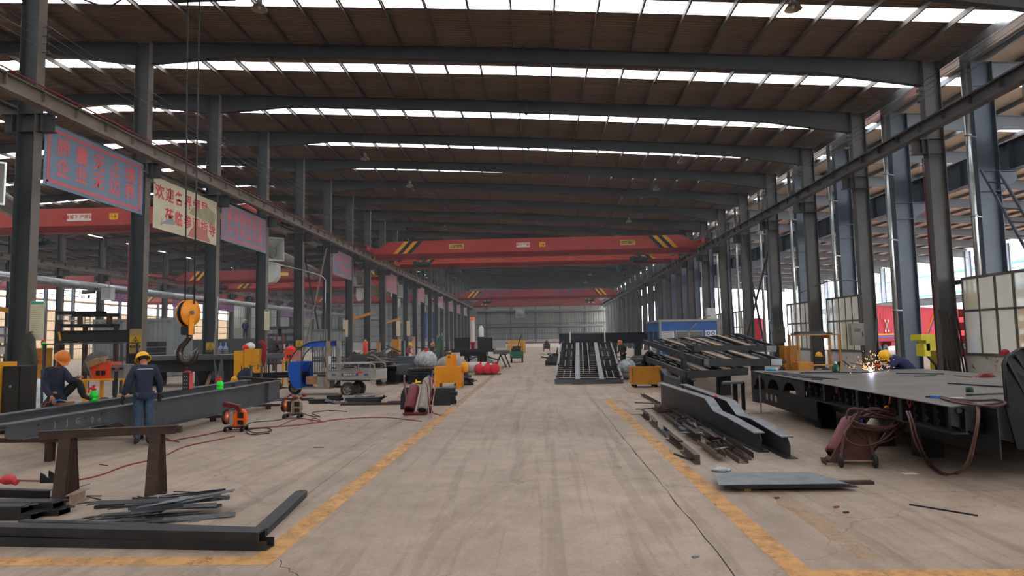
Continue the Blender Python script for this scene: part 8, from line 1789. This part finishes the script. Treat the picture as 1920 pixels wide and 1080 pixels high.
def hand(parent, w, d, m, side, curl=.5, s_=1.0):
    """palm with four curled fingers of unequal length and a thumb leaving its side; d = direction of the forearm"""
    w = Vector(w); d = Vector(d).normalized(); x = d.cross(Vector((0, 0, 1)));
    if x.length < .2: x = d.cross(Vector((0, 1, 0)))
    x.normalize(); n = x.cross(d).normalized(); mb = MB()
    mb.tube([w - d * .02, w + d * .03, w + d * .085 * s_], [.027, .036 * s_, .034 * s_], 10)
    for k, L in enumerate((.062, .074, .07, .055)):
        b = w + d * .08 * s_ + x * (-.03 + .02 * k) * s_; a1_ = b + d * L * .45 * s_ - n * L * .12 * curl * 2; a2_ = a1_ + d * L * .3 * s_ - n * L * .4 * curl * 2; a3_ = a2_ + d * L * .08 - n * L * .35 * curl * 2
        mb.tube([b - d * .02, b, a1_, a2_, a3_], [.011, .0105, .0095, .0085, .006], 7)
    t0 = w + d * .03 + x * (.03 * side); mb.tube([t0 - x * .02 * side, t0, t0 + x * .028 * side + d * .025 - n * .01, t0 + x * .03 * side + d * .055 - n * .022], [.013, .013, .011, .007], 7)
    return O(mb, 'hand', m, parent)
def person(N, lab, jacket, trousers, hat, glove=None, face=None, group=None, stripe=False, boots=M_BOOT, tilt=(0, 0), lev=2, fine=True, hatz=.05, mask=False):
    """N: world joint positions; face: horizontal facing direction"""
    N = {k: Vector(v) for k, v in N.items()}; low = min(N['toeL'].z, N['toeR'].z); base = (N['toeL'] + N['toeR']) / 2
    r = T('person', lab, 'person', (N['pelvis'].x, N['pelvis'].y, max(0, low - .04)), group); f = Vector(face).normalized(); hx_ = (N['head'] - N['neck']).normalized()
    R_ = {'pelvis': .115, 'spine': .115, 'chest': .13, 'neck': .055, 'head': .088, 'shL': .045, 'shR': .045, 'elL': .034, 'elR': .034, 'wrL': .03, 'wrR': .03, 'hipL': .085, 'hipR': .085, 'knL': .056, 'knR': .056, 'anL': .03, 'anR': .03, 'toeL': .035, 'toeR': .035}
    E_ = [('pelvis', 'spine'), ('spine', 'chest'), ('chest', 'neck'), ('neck', 'head')] + [(a + s, b + s) for s in 'LR' for a, b in (('sh', 'el'), ('el', 'wr'), ('hip', 'kn'), ('kn', 'an'), ('an', 'toe'))] + [('chest', 'shL'), ('chest', 'shR'), ('pelvis', 'hipL'), ('pelvis', 'hipR')]
    skinned({k: (N[k], R_[k]) for k in R_}, E_, M_SKIN, r, 'body', 'pelvis', lev)
    up_ = (N['spine'] - N['pelvis']).normalized()
    J = {'hem': (N['pelvis'] - up_ * .1, .17), 'pelvis': (N['pelvis'] - up_ * .02, .165), 'spine': (N['spine'], .168), 'chest': (N['chest'], .175), 'collar': (N['chest'].lerp(N['neck'], .95), .085)}
    for s in 'LR':
        J['sh' + s] = (N['sh' + s], .108); J['el' + s] = (N['el' + s], .075); J['wr' + s] = (N['el' + s].lerp(N['wr' + s], .93), .056)
    skinned(J, [('hem', 'pelvis'), ('pelvis', 'spine'), ('spine', 'chest'), ('chest', 'collar'), ('chest', 'shL'), ('chest', 'shR'), ('shL', 'elL'), ('shR', 'elR'), ('elL', 'wrL'), ('elR', 'wrR')], jacket, r, 'jacket', 'chest', lev)
    O(MB().tube([N['pelvis'] + up_ * .03, N['pelvis'] - up_ * .05, N['pelvis'] - up_ * .13], [.15, .172, .17], 18), 'jacket_hem', jacket, r)
    K = {'pelvis': (N['pelvis'], .13)}
    for s in 'LR': K['hip' + s] = (N['hip' + s], .112); K['kn' + s] = (N['kn' + s], .086); K['an' + s] = (N['kn' + s].lerp(N['an' + s], 1.0), .066)
    skinned(K, [('pelvis', 'hipL'), ('pelvis', 'hipR'), ('hipL', 'knL'), ('hipR', 'knR'), ('knL', 'anL'), ('knR', 'anR')], trousers, r, 'trousers', 'pelvis', lev)
    for s in 'LR':
        an, to = N['an' + s], N['toe' + s]; d = (to - an); 
        skinned({'a': (an + Vector((0, 0, .05)), .052), 'b': (an - Vector((0, 0, .01)), .052), 'h': (an - d.normalized() * .05 - Vector((0, 0, .03)), .042), 't': (to, .045), 'e': (to + d.normalized() * .05, .035)}, [('a', 'b'), ('b', 'h'), ('b', 't'), ('t', 'e')], boots, r, 'boot', 'b', 1)
        hand(r, N['wr' + s], N['wr' + s] - N['el' + s], glove or M_SKIN, -1 if s == 'L' else 1)
    hc = N['head'] + hx_ * .02; rt = f.cross(hx_).normalized(); ff = hx_.cross(rt).normalized(); ff = ff if ff.dot(f) > 0 else -ff
    mb = MB(); hd = MB(); hd.ell((0, 0, 0), (.078, .098, .118), 16, 12); Mh = basis(hc, rt, ff)
    hd.v = [Mh @ Vector((v.x * (1 - .25 * max(0, -v.z / .118)), v.y, v.z)) for v in hd.v]; ho = O(hd, 'head', M_SKIN, r)
    def hp(x, y, z): return Mh @ Vector((x, y, z))
    mb = MB().tube([hp(0, .092, .012), hp(0, .112, -.012), hp(0, .118, -.026), hp(0, .1, -.036)], [.008, .011, .015, .008], 8); O(mb, 'nose', M_SKIN, ho)
    O(MB().tube([hp(-.026, .087, -.06), hp(0, .094, -.062), hp(.026, .087, -.06)], [.003, .0065, .003], 6), 'mouth', mat('lips', (138, 80, 70), .5), ho)
    for s_ in (-1, 1):
        O(MB().ell(tuple(hp(s_ * .03, .088, .006)), (.011, .011, .008), 8, 6), 'eye', M_HAIR, ho); O(MB().tube([hp(s_ * .018, .095, .024), hp(s_ * .045, .085, .026)], .005, 5), 'eyebrow', M_HAIR, ho)
        O(MB().tube([hp(s_ * .078, 0, .03), hp(s_ * .09, -.01, .015), hp(s_ * .088, -.012, -.012), hp(s_ * .076, 0, -.03)], [.008, .012, .011, .007], 7), 'ear', M_SKIN, ho)
    hr = MB().ell((0, 0, 0), (.084, .1, .112), 16, 10); hr.v = [Mh @ Vector((v.x, min(v.y, .055) - .012, max(v.z, -.05) + .012)) for v in hr.v]; O(hr, 'hair', M_HAIR, r)
    # hard hat sits on the head, tilted with it
    q = Matrix.Translation(hc + hx_ * hatz); mm = basis(hc + hx_ * hatz, -rt, -ff); 
    hm = MB(); hm.M = mm; hm.lathe([(.142, -.03), (.14, .01), (.13, .055), (.104, .095), (.06, .12), (0, .128)], n=20, sx=.9); O(hm, 'hard_hat', hat, r)
    hm = MB(); hm.M = mm; hm.lathe([(.138, -.02), (.168, -.034), (.166, -.042), (.138, -.032)], n=20, sx=.92); hm.plate([(-.1, -.12, -.035), (-.06, -.205, -.05), (.06, -.205, -.05), (.1, -.12, -.035)], (0, 0, 1), .008); O(hm, 'hat_brim', hat, r)
    hm = MB(); hm.M = mm
    for x in (-.035, 0, .035): hm.tube([(x, -.12, .035), (x, -.085, .09), (x, 0, .128 - abs(x) * .25), (x, .085, .09), (x, .12, .035)], .009, 6)
    O(hm, 'hat_ridge', hat, r)
    if stripe:
        c_ = N['chest'] + Vector((0, 0, .04)); sd = (N['shR'] - N['shL']).normalized(); bk = -f
        O(MB().tube([N['shL'] + bk * .06 + Vector((0, 0, -.02)), c_ - sd * .1 + bk * .15, c_ + bk * .168, c_ + sd * .1 + bk * .15, N['shR'] + bk * .06 + Vector((0, 0, -.02))], .012, 6), 'reflective_stripe', mat('reflective', (176, 178, 172), .4), r)
    if mask: O(MB().plate([hp(-.09, .14, .08), hp(.09, .14, .08), hp(.09, .17, -.12), hp(-.09, .17, -.12)], ff, .012), 'face_shield', M_CHAR, r)
    return r
def stand_at(base, f, h=1.72, lean=0.0, arms=None, spread=.1):
    b = Vector(base); f = Vector((f[0], f[1], 0)).normalized(); rt = Vector((f.y, -f.x, 0)); k = h / 1.75
    def q(a, c, z): return b + (rt * a + f * (c + lean * max(0, z - .9))) * k + Vector((0, 0, z * k))
    N = dict(pelvis=q(0, 0, .98), spine=q(0, .01, 1.15), chest=q(0, .02, 1.36), neck=q(0, .04, 1.53), head=q(0, .08, 1.64), shL=q(-.17, .02, 1.43), shR=q(.17, .02, 1.43), elL=q(-.25, .0, 1.16), elR=q(.25, .0, 1.16), wrL=q(-.26, .08, .93), wrR=q(.26, .08, .93),
             hipL=q(-.09, 0, .92), hipR=q(.09, 0, .92), knL=q(-spread, .03, .5), knR=q(spread, .03, .5), anL=q(-spread - .01, -.02, .1), anR=q(spread + .01, -.02, .1), toeL=q(-spread - .02, .1, .045), toeR=q(spread + .02, .1, .045))
    for kk, v in (arms or {}).items(): N[kk] = q(*v)
    return N
# standing worker seen from behind
bs = pz(267, 834); N = stand_at((bs.x, bs.y, 0), (-.62, .78), 1.80, .03, dict(head=(-.01, .13, 1.60), neck=(0, .07, 1.51), elL=(-.28, .0, 1.16), wrL=(-.34, .06, .93), elR=(.27, .02, 1.17), wrR=(.28, .1, .94)), .09)
person(N, 'standing worker seen from behind in striped navy jacket, blue jeans and yellow hard hat', M_NAVY, M_JEANS, M_HATY, M_GLOVE, (-.62, .78, -.35), stripe=True)
# seated worker on the rear beam
b = lambda u, v, Y_: py(u, v, Y_)
N = dict(pelvis=b(106, 742, 13.25), spine=b(104, 726, 13.22), chest=b(104, 706, 13.15), neck=b(108, 688, 13.12), head=b(115, 674, 13.05), shL=b(120, 697, 13.3), shR=b(88, 698, 13.0), elL=b(133, 716, 13.2), wrL=b(144, 709, 13.15), elR=b(84, 726, 12.95), wrR=b(97, 746, 12.85),
         hipL=b(114, 744, 13.35), hipR=b(100, 746, 13.12), knL=b(147, 714, 13.3), anL=b(156, 742, 13.45), toeL=b(168, 747.5, 13.3), knR=b(103, 766, 12.95))
kn = N['knR']; kn.x = -10.1 if kn.x > -10.1 else kn.x; N['anR'] = Vector((kn.x - .02, kn.y + .15, .1)); N['toeR'] = Vector((kn.x + .1, kn.y + .1, .045))
person(N, 'seated worker in navy jacket and worn orange hard hat, one foot on the beam', M_NAVY, M_TROU, M_HATO, None, (.75, -.45, -.65))
p = N['pelvis']; slab('seat_box', M_CARD, 'dark cardboard box under the seated worker', 'box', p.x - .25, p.x + .14, p.y - .1, p.y + .35, 0, p.z - .15)
a = N['wrR'] + Vector((.03, -.03, -.07)); r = T('cutting_torch', 'cutting torch with blue handle held by the seated worker', 'torch', tuple(a)); O(MB().bar(a, a + Vector((.16, -.02, .03)), .022, .022), 'handle', mat('cap_blue', (0, 0, 0)), r); O(MB().cyl(a + Vector((.16, -.02, .03)), a + Vector((.34, -.03, .0)), .01, 8), 'nozzle', M_GALV, r)
O(MB().tube([a, a + Vector((-.12, 0, -.03)), a + Vector((-.2, .02, -.15)), a + Vector((-.24, .05, -.4)), (a.x - .28, a.y + .1, .05)], .012, 6), 'hose', M_HOSE, None, 'dark red torch hose hanging behind the seated worker', 'hose')
# welder behind the deck
N = dict(pelvis=b(1712, 702, 17.75), spine=b(1701, 689, 17.65), chest=b(1685, 677, 17.55), neck=b(1671, 671, 17.4), head=b(1661, 668, 17.35), shL=b(1679, 674, 17.2), shR=b(1687, 677, 17.85), elL=b(1668, 692, 17.12), wrL=b(1650, 690, 17.12), elR=b(1673, 695, 17.6), wrR=b(1650, 694, 17.35))
p = N['pelvis']; 
for s_, y in (('L', -.1), ('R', .1)): N['hip' + s_] = p + Vector((.02, y, -.05)); N['kn' + s_] = Vector((p.x + .04, p.y + y, .5)); N['an' + s_] = Vector((p.x + .12, p.y + y, .1)); N['toe' + s_] = Vector((p.x - .02, p.y + y, .045))
for s_ in 'LR': N['wr' + s_].z = max(N['wr' + s_].z, DZ + .09)
person(N, 'welder in navy jacket and yellow hard hat bending over the far edge of the deck', mat('navy_blue', (40, 50, 88), .9, 0, (32, 40, 74), 5, .5), M_TROU, M_HATY, M_WELD, (-.8, -.35, -.55), mask=True)
w_ = dz_(1633, 697, DZ + .03); r = T('welding_torch', 'welding torch with glowing arc at the far deck edge', 'torch', tuple(w_)); hw = N['wrL']
O(MB().tube([hw + Vector((-.06, 0, -.02)), hw.lerp(w_, .5) + Vector((0, 0, .03)), w_ + Vector((.02, 0, .02))], .014, 6), 'torch_neck', M_CHAR, r)
me_ = bpy.data.materials.new('arc_light'); me_.use_nodes = True; bs_ = me_.node_tree.nodes['Principled BSDF']; bs_.inputs['Emission Color'].default_value = (.55, .65, 1, 1); bs_.inputs['Emission Strength'].default_value = 60
O(MB().ell(tuple(w_ + Vector((0, 0, .02))), (.035, .03, .035), 12, 8), 'arc', me_, r)
ms_ = bpy.data.materials.new('spark_glow'); ms_.use_nodes = True; bs_ = ms_.node_tree.nodes['Principled BSDF']; bs_.inputs['Emission Color'].default_value = (1, .34, .1, 1); bs_.inputs['Emission Strength'].default_value = 9; bs_.inputs['Base Color'].default_value = (1, .4, .2, 1)
mb = MB(); RS = random.Random(5)
for k in range(130):
    t = RS.uniform(-1.2, 1.25); d = Vector((math.sin(t) * RS.uniform(.6, 1), RS.uniform(-.4, .4), abs(math.cos(t)) * RS.random() ** .25)); q = RS.random() ** 1.6; a = w_ + d * (.05 + .75 * q) - Vector((0, 0, .25 * q * q)); L = RS.uniform(.006, .035)
    a.z = max(a.z, DZ + .02); mb.bar(a, a + d * L, .003 + .003 * RS.random(), .004)
O(mb, 'welding_sparks', ms_, None, 'orange sparks spraying up from the welding arc', 'sparks', kind='stuff')
al = bpy.data.lights.new('arc_lamp', 'POINT'); al.energy = 9; al.color = (.6, .7, 1); al.shadow_soft_size = .03; ao = bpy.data.objects.new('arc_lamp', al); COL.objects.link(ao); ao.parent = r; ao.location = (0, 0, .1)
# far workers
M_PINK = mat('rose_jacket', (150, 70, 84), .9); M_OLIVE = mat('olive_jacket', (58, 60, 48), .9); M_BLUJ = mat('blue_jacket', (44, 62, 92), .9)
def far_person(u, v, Y_, f, lab, jk, hat, h=1.7, z=0.0, lean=.1):
    p = py(u, v, Y_); N = stand_at((p.x, Y_, z), f, h, lean, dict(wrL=(-.2, .3, 1.0), wrR=(.2, .3, 1.0)), .11); return person(N, lab, jk, M_TROU, hat, None, (f[0], f[1], -.2), lev=1)
far_person(762, 650, 52, (.8, -.3), 'distant worker in a rose jacket and yellow hard hat along the left row', M_PINK, M_HATY, 1.72, lean=.35)
far_person(805, 650, 47, (.7, -.5), 'distant worker in olive clothes and orange hard hat left of the dark table', M_OLIVE, M_HATO, 1.75, lean=.3)
far_person(875, 650, 56, (.6, -.8), 'distant worker behind the dark table with an orange hard hat', M_BLUJ, M_HATO, 1.7)
pp = py(459, 635, 60); far_person(459, 635, 60, (-.3, .9), 'distant worker in blue standing on a frame in the near left hall', M_BLUJ, M_HATY, 1.72, z=pp.z, lean=0)
slab('platform', M_STEEL, 'grey steel platform carrying the distant blue worker in the near left hall', 'platform', pp.x - 5, pp.x + 3, 59.5, 61.5, 0, pp.z)
far_person(978, 648, 92, (.2, -1), 'tiny distant worker beside the yellow barrier posts', M_BLUJ, M_HATY, 1.78)
far_person(1168, 655, 40.5, (-.6, -.7), 'distant worker with an orange hard hat bending behind the dark beam heap', M_OLIVE, M_HATO, 1.72, lean=.3)
far_person(1208, 660, 31, (.5, -.8), 'stooping worker in dark clothes with a white cap in front of the blue cabin', M_TROU, M_WHITE, 1.45, lean=.8)
p = py(1025, 655, 100.6); N = stand_at((p.x, 100.6, .25), (0, 1), 1.6, 0, dict(knL=(-.15, .4, .95), knR=(.15, .4, .95), anL=(-.16, .42, .5), anR=(.16, .42, .5), toeL=(-.16, .5, .45), toeR=(.16, .5, .45))); person(N, 'tiny distant rider in dark clothes with orange hard hat driving the motor cart', M_TROU, M_TROU, M_HATO, None, (0, 1, 0), lev=1)
# ================================================================ thin workshop haze
hz = bpy.data.materials.new('haze'); hz.use_nodes = True; t = hz.node_tree; t.nodes.clear(); o_ = t.nodes.new('ShaderNodeOutputMaterial'); v_ = t.nodes.new('ShaderNodeVolumeScatter')
v_.inputs['Color'].default_value = (.86, .92, 1, 1); v_.inputs['Density'].default_value = .0011; v_.inputs['Anisotropy'].default_value = .2; t.links.new(v_.outputs[0], o_.inputs['Volume'])
hz.cycles.homogeneous_volume = True if hasattr(hz.cycles, 'homogeneous_volume') else None
O(MB().bx(-76, 16.2, 14, FAR - 1, .05, 12.2), 'haze', hz, None, 'thin blue-grey welding haze filling the halls', 'haze', kind='stuff')
